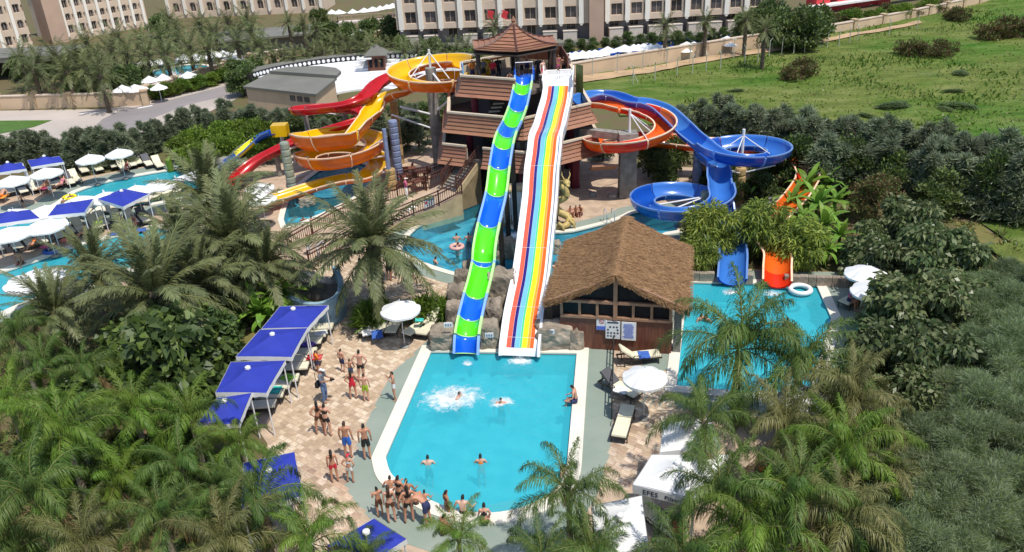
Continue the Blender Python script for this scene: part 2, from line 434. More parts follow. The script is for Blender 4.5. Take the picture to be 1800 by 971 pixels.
pool('hotel_paddling_pool', HOTELP2, 'basin', 'water', .6, .4)
# shallow beach steps at the near end of the splash pool
b = MB()
near = PX((684, 828), (700, 848), (735, 871), (780, 892), (830, 903), (880, 903), (932, 890), (965, 872), (925, 868), (880, 880), (832, 882), (790, 872), (745, 852), (712, 832))
b.prism(near, -1.19, -.30)
near2 = PX((712, 832), (745, 852), (790, 872), (832, 882), (880, 880), (925, 868), (900, 855), (860, 864), (830, 866), (796, 858), (757, 840), (728, 822))
b.prism([(p.x, p.y) for p in near2], -1.19, -.62)
struct(b.build('pool_step', M['pool_step']))

# --- paved resort ground with the planted beds left open
H = lambda *p: PX(*p)
RESORT = H((-80, 300), (60, 340), (110, 318), (300, 285), (330, 300), (430, 290), (470, 250), (560, 235), (700, 230), (1010, 230), (1120, 290), (1320, 300), (1330, 385), (1190, 400), (1200, 470),
           (1455, 478), (1500, 480), (1560, 520), (1560, 600), (1500, 720), (1420, 760), (1330, 800), (1290, 1000), (430, 1010), (470, 860), (470, 780), (430, 720), (380, 650),
           (420, 580), (560, 545), (600, 500), (510, 470), (420, 480), (340, 470), (230, 500), (140, 530), (-80, 590))
struct(sheet('stone_paving', RESORT, .004, M['paving'], [offset_poly(p, .0) for p in (MAINP, LAGOON, SPLASH, UPPER, LOWER)]+[offset_poly(RIGHTP, 0)]))
# --- green-grey pool decks
D1 = H((752, 598), (720, 628), (690, 655), (662, 706), (636, 762), (611, 818), (604, 852), (622, 880), (652, 915), (700, 952), (770, 975), (860, 985), (960, 975), (1012, 935), (1050, 870), (1072, 800), (1080, 700), (1079, 603))
struct(sheet('pool_deck', D1, .012, M['deck_green'], [offset_poly(MAINP, .0)]))
D2 = [Vector((p[0], p[1], 0)) for p in offset_poly(LAGOON, 1.25)]
struct(sheet('lagoon_deck', D2, .010, M['deck_green'], [LAGOON]))
struct(sheet('lazy_river_deck', offset_poly(UPPER, 2.0), .010, M['deck_green'], [UPPER]))
struct(sheet('leisure_deck', offset_poly(LOWER, 1.3), .012, M['deck_green'], [LOWER]))
struct(sheet('landing_deck', offset_poly(RIGHTP, 1.6), .010, M['deck_green'], [RIGHTP]))
struct(sheet('lounging_terrace', H((-60, 440), (0, 440), (60, 425), (130, 400), (200, 382), (290, 370), (300, 392), (215, 408), (140, 425), (60, 452), (0, 475), (-60, 490)), .016, M['paving']))
# --- stone pavers laid on the plaza beside the splash pool: the nearest as pieces, the rest joined
PLAZA = H((752, 600), (720, 628), (690, 655), (662, 706), (636, 762), (611, 818), (604, 852), (622, 880), (652, 915), (700, 952), (560, 1000), (500, 960), (520, 860), (470, 800), (500, 700), (560, 600), (590, 560), (640, 540), (745, 575))
PLAZA2 = H((1082, 640), (1180, 655), (1190, 720), (1180, 800), (1120, 860), (1050, 870), (1072, 800))
PLAZA3 = H((540, 470), (600, 440), (700, 455), (750, 480), (800, 500), (780, 545), (640, 530), (600, 560), (560, 520))
cand = []
rs = random.Random(3)
for poly in (PLAZA, PLAZA2, PLAZA3):
    xs = [p.x for p in poly]; ys = [p.y for p in poly]; ang = R(-38)
    ca, sa = math.cos(ang), math.sin(ang); cx, cy_ = sum(xs)/len(xs), sum(ys)/len(ys)
    for i in range(-62, 63):
        o = rs.random()*.5
        for j in range(-48, 49):
            u, v = (j+o)*.36, i*.235
            x, y = cx+u*ca-v*sa, cy_+u*sa+v*ca
            if inside((x, y), poly) and not any(inside((x, y), q) for q in (D1, D2)):
                cand.append((math.hypot(x, y), x, y, ang, rs.random(), rs.random(), rs.randrange(5)))
cand.sort(key=lambda c: c[0])
pm = []
for k in range(5):
    for w, d in ((.345, .215), (.29, .21), (.35, .225)):
        b = MB(); b.box((0, 0, .0), (w, d, .03), taper=.965); pm.append(b.mesh('paver', M['paver%d' % k]))
plz = struct(sheet('paved_plaza', PLAZA, .008, M['paving']))
bb = MB()
for n, (d, x, y, a, r1, r2, k) in enumerate(cand):
    z = -.002+.004*r1
    if n < 300: piece('paver', pm[k*3+int(r2*2.99)], plz, (x, y, z), (0, 0, a+(r2-.5)*.09))
    else: bb.box((x, y, z), (.29+.06*r2, .205+.02*r1, .03), rz=a+(r2-.5)*.09, mi=k, taper=.965)
stuff(bb.build('paving_bed', [M['paver%d' % k] for k in range(5)], plz))
# --- lawns
struct(sheet('lawn_patch', H((395, 600), (480, 560), (440, 650), (385, 720), (360, 690)), .02, M['lawn']))
struct(sheet('garden_lawn', H((1680, 390), (1760, 395), (1800, 430), (1790, 480), (1720, 490), (1690, 450)), .02, M['lawn']))
struct(sheet('verge_lawn', H((-20, 213), (92, 212), (60, 224), (-20, 240)), .03, M['grass_a']))
# --- road and concrete apron beyond the hedge, top left
struct(sheet('road', H((-60, 196), (190, 192), (262, 178), (440, 136), (520, 118), (560, 120), (470, 152), (420, 172), (330, 215), (250, 260), (100, 260), (-60, 262)), .010, M['concrete']))
struct(sheet('asphalt_lane', H((180, 210), (215, 193), (280, 181), (440, 140), (500, 126), (470, 145), (400, 168), (330, 185), (250, 215), (190, 262), (150, 240)), .018, M['asphalt']))
b = MB()
for a, c, w in (((242, 191), (268, 186), .35), ((140, 201), (175, 198), .25)):
    p, q = G(*a), G(*c); b.beam(p+Vector((0, 0, .022)), q+Vector((0, 0, .022)), w, .008)
struct(b.build('road_marking', M['paper']))
# --- meadow on the right with its dirt track
def field_mat():
    m = bpy.data.materials.new('meadow'); m.use_nodes = True; nt = m.node_tree; N, L = nt.nodes, nt.links; bs = N['Principled BSDF']
    bs.inputs['Roughness'].default_value = .95; bs.inputs['Specular IOR Level'].default_value = .1
    ge = N.new('ShaderNodeNewGeometry')
    def nz(s, d, st=(1, 1, 1)):
        mp = N.new('ShaderNodeMapping'); mp.inputs['Scale'].default_value = st; L.new(ge.outputs['Position'], mp.inputs[0])
        n = N.new('ShaderNodeTexNoise'); n.inputs['Scale'].default_value = s; n.inputs['Detail'].default_value = d; n.inputs['Roughness'].default_value = .65
        L.new(mp.outputs[0], n.inputs[0]); return n.outputs['Fac']
    def ramp(f, *st):
        r = N.new('ShaderNodeValToRGB'); e = r.color_ramp.elements
        for i, (p, c) in enumerate(st):
            x = e[i] if i < 2 else e.new(p)
            x.position = p; x.color = (*c, 1)
        L.new(f, r.inputs[0]); return r.outputs[0]
    a = ramp(nz(.06, 7), (.36, (.036, .150, .009)), (.46, (.095, .155, .024)), (.55, (.19, .20, .055)), (.66, (.080, .125, .03)))
    c = ramp(nz(.35, 10, (.6, 1.5, 1)), (.36, (.040, .075, .016)), (.50, (.105, .165, .03)), (.64, (.22, .25, .09)))
    mx = N.new('ShaderNodeMix'); mx.data_type = 'RGBA'; mx.inputs[0].default_value = .5; L.new(a, mx.inputs[6]); L.new(c, mx.inputs[7])
    L.new(mx.outputs[2], bs.inputs['Base Color'])
    bp = N.new('ShaderNodeBump'); bp.inputs['Strength'].default_value = .9; bp.inputs['Distance'].default_value = .4; L.new(nz(1.6, 6), bp.inputs['Height'])
    L.new(bp.outputs[0], bs.inputs['Normal']); M['meadow'] = m
field_mat()
FIELD = H((970, 148), (1019, 138), (1100, 124), (1203, 108), (1285, 95), (1345, 84), (1400, 70), (1500, 50), (1600, 30), (1700, 10), (1745, -8))+[Vector((110, 190, 0)), Vector((200, 190, 0)), Vector((200, 8, 0)), Vector((22, 8, 0)), Vector((26, 40, 0))]+H((1800, 330), (1600, 300), (1400, 292), (1300, 270), (1210, 250), (1130, 215), (1040, 185))
FIELD = [Vector((p[0], p[1], 0)) for p in FIELD]
# a softly uneven sheet: grid clipped to the outline
b = MB(); st = 1.6; idx = {}
from mathutils import noise as mnoise
def fh(x, y): return .05+.30*max(0, mnoise.noise(Vector((x*.06, y*.06, 0))))+.22*abs(mnoise.noise(Vector((x*.25, y*.25, 3))))
for i in range(0, 130):
    for j in range(0, 118):
        x, y = 4+i*st, 9+j*st
        if inside((x+st/2, y+st/2), FIELD):
            q = []
            for a, c in ((0, 0), (1, 0), (1, 1), (0, 1)):
                k = (i+a, j+c)
                if k not in idx: idx[k] = len(b.v); b.v.append((x+a*st, y+c*st, fh(x+a*st, y+c*st)))
                q.append(idx[k])
            b.f.append(tuple(q)); b.m.append(0)
struct(b.build('field', M['meadow'], smooth=True))
TRACK = H((990, 155), (1060, 145), (1140, 132), (1203, 119), (1285, 105), (1386, 90), (1453, 77), (1520, 64), (1620, 44), (1615, 40), (1515, 59), (1448, 72), (1380, 83), (1280, 97), (1198, 110), (1135, 122), (1055, 134), (985, 144))
tb = MB(); n_ = len(TRACK)//2; ea = crom(TRACK[:n_], 6); eb = crom(TRACK[n_:][::-1], 6); k_ = min(len(ea), len(eb))
V = []
for i in range(k_):
    for j in range(5):
        q = ea[i].lerp(eb[i], j/4); V.append((q.x, q.y, fh(q.x, q.y)+.12))
tb.add(V, [(i*5+j, i*5+j+1, (i+1)*5+j+1, (i+1)*5+j) for i in range(k_-1) for j in range(4)]); struct(tb.build('dirt_track', M['dirt'], smooth=True))
rs = random.Random(11)
gm = MB()
for n in range(60000):
    t = rs.random(); y = 44+100*t**1.3; x = 14+rs.random()*(50+y*.45)
    if not inside((x, y), FIELD) or inside((x, y), TRACK): continue
    c = mnoise.noise(Vector((x*.12, y*.12, 7)))
    if rs.random() > .6+.9*c: continue
    z = fh(x, y); h = (.14+.35*max(0, c))*(.4+rs.random()); a = rs.random()*6.28; w = .05+.09*rs.random()
    d = Vector((math.cos(a)*w, math.sin(a)*w, 0)); p = Vector((x, y, z-.03)); lean = Vector((rs.uniform(-.2, .2), rs.uniform(-.2, .2), h))
    gm.add([p-d, p+d, p+d*.3+lean, p-d*.3+lean], [(0, 1, 2, 3)], 0 if rs.random() < .5+c else 1)
tag(gm.build('meadow_grass', [M['grass_a'], M['grass_b']]), 'rough green and straw coloured grass tufts growing over the meadow', 'grass', kind='stuff')
# ================================================================== hotel, garden walls, amphitheatre
def holed_wall(b, L, z0, z1, holes, y=0.0, dep=.3, mi=0, x0=0.0):
    """a wall panel facing -y with rectangular openings (a,b,za,zb) and their reveals"""
    xs = sorted({x0, L}|{h[0] for h in holes}|{h[1] for h in holes}); zs = sorted({z0, z1}|{h[2] for h in holes}|{h[3] for h in holes})
    for i in range(len(xs)-1):
        for j in range(len(zs)-1):
            cx, cz = (xs[i]+xs[i+1])/2, (zs[j]+zs[j+1])/2
            if any(h[0] < cx < h[1] and h[2] < cz < h[3] for h in holes): continue
            b.add([(xs[i], y, zs[j]), (xs[i+1], y, zs[j]), (xs[i+1], y, zs[j+1]), (xs[i], y, zs[j+1])], [(0, 1, 2, 3)], mi)
    for a, c, za, zb in holes:
        for p, q in (((a, za), (c, za)), ((c, za), (c, zb)), ((c, zb), (a, zb)), ((a, zb), (a, za))):
            b.add([(p[0], y, p[1]), (q[0], y, q[1]), (q[0], y+dep, q[1]), (p[0], y+dep, p[1])], [(3, 2, 1, 0)], mi)
_wm = {}
def window_piece(root, x, z, w, h, y, arch=False):
    k = (round(w, 2), round(h, 2), arch)
    if k not in _wm:
        f = MB(); t = .07
        f.box((-w/2+t/2, 0, h/2), (t, .08, h)).box((w/2-t/2, 0, h/2), (t, .08, h)).box((0, 0, t/2), (w-2*t, .08, t)).box((0, 0, h-t/2), (w-2*t, .08, t)).box((0, 0, h/2), (.05, .07, h-2*t))
        if arch:
            n = 8; r = w/2; cz = h-r*1.05
            for s in (-1, 1):
                for i in range(n):
                    a0, a1 = math.pi/2*i/n, math.pi/2*(i+1)/n
                    p = [(s*r*math.cos(a0), cz+r*1.0*math.sin(a0)), (s*r*math.cos(a1), cz+r*1.0*math.sin(a1)), (s*r, cz+r*1.0*math.sin(a1)), (s*r, cz+r*1.0*math.sin(a0))]
                    f.add([(q[0], -.18, q[1]) for q in p], [(0, 1, 2, 3) if s < 0 else (3, 2, 1, 0)], 1)
        g = MB(); g.add([(-w/2+t, .02, t), (w/2-t, .02, t), (w/2-t, .02, h-t), (-w/2+t, .02, h-t)], [(0, 1, 2, 3)])
        _wm[k] = (f.mesh('window', [M['window_frame'], M['hotel_wall']]), g.mesh('pane', M['window_glass']))
    fm, gmh = _wm[k]
    piece('pane', gmh, piece('window', fm, root, (x, y, z)))
def block_root(name, P0, P1, label):
    d = P1-P0; return thing(name, label, 'hotel', (P0.x, P0.y, 0), math.atan2(d.y, d.x)), math.hypot(d.x, d.y)
def main_wing(P0, P1, label, bays, off, skip=()):
    root, L = block_root('hotel_wing', P0, P1, label); D = 13.0; zt = 9.6
    root.location.z = -1.0; pit = 2.56; b = MB(); hs = []
    for i in range(bays):
        x = off+i*pit
        for z in (4.25, 6.7): hs.append((x-.72, x+.72, z, z+1.45)); hs.append((x+.92, x+1.14, z+.05, z+1.35))
    holed_wall(b, L, 3.55, zt, hs, 0, .3)
    b.box((L/2, D/2+.31, (3.55+zt)/2), (L, D, zt-3.55)); b.build('wall', M['hotel_wall'], root, world=False)
    g = MB(); gh = [(off+i*pit-.62, off+i*pit+.62, 2.0, 3.4) for i in range(bays)]
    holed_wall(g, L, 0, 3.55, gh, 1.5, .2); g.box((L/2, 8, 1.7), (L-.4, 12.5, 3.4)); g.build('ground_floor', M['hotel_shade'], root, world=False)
    pm_ = MB(); pm_.box((0, -.14, 0), (.58, .3, zt-3.5)); pm_.box((0, -.14, -(zt-3.5)/2-.1), (.3, .26, .22)); pme = pm_.mesh('pilaster', M['pilaster'])
    sm = MB(); sm.box((0, -.05, 0), (.26, .1, zt-3.6)); sme = sm.mesh('rib', M['pilaster'])
    for i in range(bays+1):
        x = off-pit/2+i*pit+.05
        if 0 < x < L+.3: piece('pilaster', pme, root, (x, 0, (3.5+zt)/2+.05))
    bm_ = MB(); bm_.box((0, .35, .62), (1.75, 1.5, 1.15)); bm_.box((0, .35, 1.27), (1.85, 1.6, .08)); bme = bm_.mesh('balcony', M['balcony'])
    for i in range(bays):
        x = off+i*pit
        for z in (4.25, 6.7):
            window_piece(root, x, z, 1.44, 1.45, .22)
            window_piece(root, x+1.03, z+.05, .22, 1.30, .22)
        window_piece(root, x, 2.0, 1.24, 1.4, 1.62)
        if i not in skip: piece('balcony', bme, root, (x-.1, 0, 1.2+.25))
    r = MB(); r.box((L/2, -.6, 1.55), (L+.6, 3.2, .16)); r.box((L/2, -2.2, 1.30), (L+.6, .2, .4)); r.build('canopy_roof', M['grey_roof'], root, world=False)
    r = MB(); r.box((L/2, D/2, zt+.2), (L+.8, D+.9, .35)); r.build('roof', M['pilaster'], root, world=False)
    return root, L
c0, c1 = G(700, 72, 1.2), G(1036, 60, 1.2)
wing, WL = main_wing(c0, c1, 'cream hotel wing with square windows straight behind the slide tower', 9, 1.9, (2, 6))
b = MB(); b.box((WL+.9, 1.2, 4.8), (1.8, 4, 9.6)); b.build('stair_bay', M['hotel_pink'], wing, world=False)
c0, c1 = G(1062, 57.5, 1.2), G(1328, 41, 1.2)
main_wing(c0, c1, 'cream hotel wing with square windows to the right of the pagoda roof', 8, 1.6)
# flags over the wing
for i, px in enumerate((857, 882)):
    p = G(px, 33, 3.6); t = thing('flag', ['small red flag hanging left on the hotel wing', 'small red flag hanging right on the hotel wing'][i], 'flag', (p.x, p.y-.5, 3.9))
    f = MB(); f.tube([(0, .4, -.2), (0, -.5, .9)], .03, 5); f.build('pole', M['white_steel'], t, world=False)
    f = MB(); n = 6
    V = [(-.0+.12*math.sin(k*1.3)+.1*k*.1, -.5+.0*k, .9-k*.2) for k in range(n)]+[(.75+.12*math.sin(k*1.3+.5), -.42, .7-k*.2) for k in range(n)]
    f.add(V, [(k, k+1, n+k+1, n+k) for k in range(n-1)]); f.build('cloth', M['ink_red'], t, world=False)
def arched_wing(name, P0, P1, label, bays, off, pit, rows, ww, zt, D=9.0, arch_row=1, ends=()):
    root, L = block_root(name, P0, P1, label); b = MB(); hs = []
    for i in range(bays):
        x = off+i*pit
        for z, h in rows: hs += [(x-ww/2, x+ww/2, z, z+h), (x+ww/2+.22, x+ww/2+.42, z+.1, z+h-.15)]
    holed_wall(b, L, 0, zt, hs, 0, .3); b.box((L/2, D/2+.31, zt/2), (L, D, zt-.01)); b.build('wall', M['hotel_wall'], root, world=False)
    pm_ = MB(); pm_.box((0, -.16, 0), (.42, .34, zt-.7)); pm_.box((0, -.2, -(zt-.7)/2-.1), (.22, .3, .25)); pme = pm_.mesh('pilaster', M['pilaster'])
    for i in range(bays+1):
        x = off-pit/2+i*pit+.12
        if -.2 < x < L+.3: piece('pilaster', pme, root, (x, 0, zt/2+.4))
    for i in range(bays):
        for k, (z, h) in enumerate(rows):
            window_piece(root, off+i*pit, z, ww, h, .22, k == arch_row)
            window_piece(root, off+i*pit+ww/2+.32, z+.1, .2, h-.25, .22)
    r = MB(); r.box((L/2, D/2, zt+.15), (L+.6, D+.8, .3)); r.build('roof', M['pilaster'], root, world=False)
    return root, L
c0, c1 = G(118, 72), G(262, 46)
w2, L2 = arched_wing('hotel_wing', c0, c1, 'cream hotel wing with pointed arch windows behind the date palms', 7, 1.15, 1.86, ((.95, 1.25), (2.85, 1.05), (4.7, 1.2)), .78, 8.5)
b = MB(); b.box((-1.3, .6, 4.2), (2.6, 3, 8.4)); b.build('end_tower', M['hotel_pink'], w2, world=False)
c0, c1 = G(-14, 99), G(60, 87)
w1, L1 = arched_wing('hotel_wing', c0, c1, 'cream hotel corner block at the far left edge with two window bays', 3, .6, 2.15, ((1.0, 1.3), (3.1, 1.2), (5.3, 1.2)), .85, 8.5, D=6)
b = MB(); b.box((L1+.02, 3.1, 4.2), (.05, 5.9, 8.2)); b.build('side_wall', M['hotel_pink'], w1, world=False)
for z in (1.6, 3.5, 5.4):
    g_ = MB(); g_.box((L1+.08, 2.2, z), (.1, .5, .8)); g_.build('window', M['window_glass'], w1, world=False)
c0, c1 = G(298, 33), G(566, 22)
w3, L3 = arched_wing('hotel_wing', c0, c1, 'low cream hotel wing with a single row of arches beside the footbridge', 9, 1.6, 3.0, ((1.0, 1.5), (3.6, 1.4)), 1.05, 6.4, arch_row=0)
# grey pool restaurant roofs under the palms at far left
t = thing('restaurant_pavilion', 'low green-grey restaurant roof behind the wall at the left edge', 'building', (*G(40, 140)[:2], 0), R(-2))
b = MB(); b.box((-3.5, 3, 2.7), (19, 7, .22)); b.box((-3.5, -.4, 2.45), (19, .2, .5)); b.build('roof', M['grey_roof'], t, world=False)
b = MB(); [b.box((x, 0, 1.3), (.25, .25, 2.6)) for x in (-12, -9, -6, -3, 0, 3, 5.6)]; stuff(b.build('post', M['dark_frame'], t, world=False))
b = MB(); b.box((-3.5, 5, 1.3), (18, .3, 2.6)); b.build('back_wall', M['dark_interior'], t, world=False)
t = thing('terrace_roof', 'wide low grey roof beyond the wall below the footbridge', 'building', (*G(470, 92)[:2], 0), R(12))
b = MB(); b.box((0, 3, 2.0), (13, 8, .25)); b.build('roof', M['grey_roof'], t, world=False)
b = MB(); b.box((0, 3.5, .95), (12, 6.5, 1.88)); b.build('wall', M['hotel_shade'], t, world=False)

# ---- garden walls: piers and panels
def garden_wall(name, pts, h, label, n, capm='wall_cap', posts=True):
    t = thing(name, label, 'wall', (pts[0].x, pts[0].y, 0)); b = MB(); c = MB(); pr = MB(); pr.box((0, 0, h/2+.08), (.62, .62, h+.16)); pr.box((0, 0, h+.22), (.78, .78, .14)); pme = pr.mesh('pier', M['wall_pier'])
    o = Vector((pts[0].x, pts[0].y, 0))
    for p, q in zip(pts[:-1], pts[1:]):
        p = Vector((p.x, p.y, 0)); q = Vector((q.x, q.y, 0)); d = (q-p)
        b.beam(p+Vector((0, 0, h/2)), q+Vector((0, 0, h/2)), .34, h); c.beam(p+Vector((0, 0, h+.05)), q+Vector((0, 0, h+.05)), .46, .12)
        if posts:
            k = max(1, int(d.length/n))
            for i in range(k): piece('pier', pme, t, p+d*(i/k)-o, (0, 0, math.atan2(d.y, d.x)))
    b.build('panel', M['wall_beige'], t); c.build('coping', M[capm], t)
    return t
wl = [G(-60, 194), G(0, 192.5), G(258, 185), G(262, 176), G(440, 117), G(500, 106)]
garden_wall('garden_wall', wl, 1.35, 'peach rendered wall with square piers along the road', 3.9)
wr = [G(985, 143), G(1019, 137), G(1100, 123), G(1203, 106), G(1345, 83)]
garden_wall('garden_wall', wr, 1.6, 'long plain peach wall between hotel umbrellas and the meadow', 5, posts=False)
garden_wall('garden_wall', [G(1395, 72), G(1500, 53), G(1600, 34), G(1720, 8), G(1800, -12)], 1.1, 'low pale wall running to the top right corner', 4)
garden_wall('garden_wall', [G(640, 80), G(702, 62)], 1.3, 'short beige wall rising beside the footbridge', 3, posts=False)
# fence posts
def post_mesh(tripod=False):
    b = MB(); b.tube([(0, 0, -.1), (0, 0, 1.6)], .05, 5); b.tube([(0, 0, 1.55), (-.22, -.1, 1.85)], .045, 5)
    if tripod: b.tube([(0, 0, 1.0), (.5, 0, 0)], .04, 4); b.tube([(0, 0, 1.0), (-.4, .3, 0)], .04, 4)
    return b.mesh('fence_post', M['fence_post'])
pm1, pm2 = post_mesh(), post_mesh(True)
fp = [(1113, 146), (1151, 140), (1190, 131), (1217, 127), (1241, 123), (1266, 119), (1309, 110), (1332, 108), (1352, 97), (1374, 95), (1395, 93), (1414, 90), (1435, 86), (1454, 82), (1474, 80), (1493, 74), (1507, 71), (1563, 60), (1612, 50)]
for i, (x, y) in enumerate(fp):
    o = bpy.data.objects.new('fence_post', pm2 if i == 0 else pm1); p = G(x, y, .35); o.location = p; o.rotation_euler = (0, 0, i*1.1); link(o)
    tag(o, ('propped concrete fence post nearest the slide tower, at the meadow edge' if i == 0 else ORD[i]+' bent concrete fence post along the meadow, counted from the slide tower'), 'fence post', 'concrete posts along the meadow edge')
for i, (x, y) in enumerate([(1041, 109), (1085, 103), (1130, 96), (1172, 92), (1213, 86), (1290, 76)]):
    p = G(x, y, 1.75); o = bpy.data.objects.new('wall_lamp', None); 
    t = thing('wall_lamp', ORD[i]+' short T-shaped post on the long peach wall, counted from the slide tower', 'lamp post', (p.x, p.y, 1.2), 0, 'posts standing along the peach wall')
    b = MB(); b.tube([(0, -.25, -1.2), (0, -.25, 1.0)], .05, 5); b.build('post', M['fence_post'], t, world=False)
    b = MB(); b.tube([(-.25, -.25, 1.0), (.25, -.25, 1.0)], .06, 5); b.build('head', M['fence_post'], t, world=False)
# ---- footbridge
t = thing('footbridge', 'cream steel footbridge with railing beside the hotel terrace', 'bridge', (*G(597, 62)[:2], 0))
a, c, d = G(596, 40, 2.2), G(704, 33, 2.2), G(566, 62, .5); e = G(505, 55, .5)
b = MB(); b.beam(a, c, 1.8, .22); b.beam(a, d, 1.5, .2); b.beam(d, e, 1.6, .2); b.build('deck', M['balcony'], t)
b = MB()
for p, q in ((a, c), (a, d), (d, e)):
    for zz in (.5, 1.0): b.beam(p+Vector((0, -.8, zz)), q+Vector((0, -.8, zz)), .07, .07)
    n = int((q-p).length/.9)
    for i in range(n+1): s = p.lerp(q, i/n); b.box(s+Vector((0, -.8, .5)), (.07, .07, 1.0))
stuff(b.build('railing', M['hotel_pink'], t))
for p in (a, a.lerp(c, .5), d):
    b = MB(); b.beam(p-Vector((0, .6, .1)), Vector((p.x, p.y-.6, 0)), .25, .25); b.build('column', M['pilaster'], t)
# ---- amphitheatre with white tiers
amc = G(640, 172); am = thing('amphitheatre', 'white curved amphitheatre seating with a scalloped rim behind the grey roof', 'amphitheatre', (amc.x, amc.y, 0))
def arc_tier(b, r0, r1, z0, z1, a0, a1, n=28):
    V = []
    for i in range(n+1):
        a = a0+(a1-a0)*i/n; c, s = math.cos(a), math.sin(a)
        for r, z in ((r0, z0), (r0, z1), (r1, z1), (r1, z0)): V.append((r*c*1.25, r*s, z))
    F = []
    for i in range(n):
        for k in range(4): F.append((i*4+k, i*4+(k+1) % 4, (i+1)*4+(k+1) % 4, (i+1)*4+k))
    F += [(0, 3, 2, 1), (n*4, n*4+1, n*4+2, n*4+3)]
    b.add(V, F)
A0, A1 = R(38), R(158)
for k in range(8):
    b = MB(); arc_tier(b, 3.2+k*.85, 3.2+(k+1)*.85-.03, 0, .2+k*.24, A0, A1); b.build('seat_tier', M['seat_white'], am, world=False)
b = MB(); arc_tier(b, 10.2, 10.5, 0, 2.36, A0, A1+.08); b.build('rim_wall', M['dark_frame'], am, world=False)
b = MB(); arc_tier(b, 10.6, 12.0, 2.2, 2.36, A0, A1+.08); b.build('rim_roof', M['grey_roof'], am, world=False)
sc = MB(); sc.lathe((0, 0, 0), [(.02, 0), (.19, 0), (.19, .09), (.02, .1)], 10); sme = sc.mesh('scallop', M['seat_white'])
for i in range(48):
    a = A0+(A1+.05-A0)*(i+.5)/48; piece('scallop', sme, am, (10.12*math.cos(a)*1.25, 10.12*math.sin(a), 2.14), (math.pi/2, 0, a-math.pi/2))
# ---- grey roofed service building
P = [G(428, 156, 2.2), G(556, 170, 2.2), G(592, 139, 2.3), G(480, 127, 2.3)]
t = thing('service_building', 'beige building with a flat olive-grey roof in front of the amphitheatre', 'building', (P[0].x, P[0].y, 0))
b = MB(); b.prism(P, 2.2, 2.42); b.build('roof', M['grey_roof'], t)
cp = [G(475, 130, 2.45), G(505, 123, 2.45), G(560, 121, 2.45), G(590, 124, 2.45), G(600, 130, 2.45), G(592, 138, 2.45)]
b = MB(); b.prism(cp, 2.44, 2.75); b.build('upper_roof', M['grey_roof'], t)
cen = sum(P, Vector())/4; Q = [cen+(p-cen)*.95 for p in P]
b = MB(); b.prism(Q, 0, 2.19); b.build('wall', M['wall_beige'], t)
for k in range(3):
    p = Q[0].lerp(Q[1], .68+.1*k); d = (Q[1]-Q[0]).normalized(); n_ = Vector((d.y, -d.x, 0))
    b = MB(); b.box((p.x+n_.x*.02, p.y+n_.y*.02, 1.75), (.6, .12, .5), rz=math.atan2(d.y, d.x)); b.build('window', M['window_glass'], t)
# ---- brown kiosk
p = G(665, 124, 1.0); t = thing('kiosk', 'dark brown kiosk with grey pitched roof on the amphitheatre rim', 'kiosk', (p.x, p.y, 0))
b = MB(); b.box((0, 0, 1.4), (1.9, 1.9, 2.8)); b.build('wall', M['hut_wood'], t, world=False)
b = MB(); b.lathe((0, 0, 2.8), [(1.75, 0), (1.7, .1), (.2, 1.0)], 4, rz=math.pi/4); b.build('roof', M['grey_roof'], t, world=False)
b = MB(); b.box((-1.2, -1.15, 2.6), (1.6, .9, .12)); b.build('awning', M['white_plastic'], t, world=False)
b = MB(); [b.box((x, -.96, 2.0), (.35, .06, .9)) for x in (-.6, 0, .6)]; b.build('window', M['dark_glass'], t, world=False)
# ---- far red-framed stall and pale terrace roofs at the top right
t = thing('market_stall', 'row of red fronted stalls with white canopy at top right', 'stall', (*G(1500, 12)[:2], 0), R(24))
for k in range(4):
    b = MB(); b.box((-7+k*4, 0, 1.5), (2.6, 2.0, 3.0)); b.build('stall_front', M['ink_red'], t, world=False)
b = MB(); b.box((2, -1.6, 1.1), (26, 1.6, .25)); b.build('canopy', M['white_plastic'], t, world=False)

# ================================================================== slide tower
HEXC = G(905, 142, 8.2); HEXC = Vector((HEXC.x+.15, HEXC.y+4.25, 0))
tower = thing('slide_tower', 'three storey brown slide tower with flared plank skirts and pagoda roof', 'slide tower', (HEXC.x, HEXC.y, 0))
def hexp(Rr, k, z=0): a = R(-90+60*k+2); return Vector((Rr*math.cos(a), Rr*math.sin(a), z))
def plank_mesh(a0, a1, b0, b1, th=.05):
    """a plank between top edge a0-a1 and bottom edge b0-b1"""
    n = (a1-a0).cross(b0-a0).normalized()
    if n.dot((a0+a1)/2*Vector((1, 1, 0))) < 0: n = -n
    m = MB(); V = [a0, a1, b1+n*.07, b0+n*.07]; W = [v-n*th for v in V]
    m.add(V+W, [(0, 1, 2, 3), (4, 7, 6, 5), (0, 4, 5, 1), (1, 5, 6, 2), (2, 6, 7, 3), (3, 7, 4, 0)])
    me = m.mesh('plank', M['brown_plank']); 
    bm = bmesh.new(); bm.from_mesh(me); bmesh.ops.recalc_face_normals(bm, faces=bm.faces); bm.to_mesh(me); bm.free()
    return me
TIERS = [(4.25, 8.2), (5.45, 6.0), (6.0, 3.95)]
GAPS = {1: (), 2: (), 0: ()}
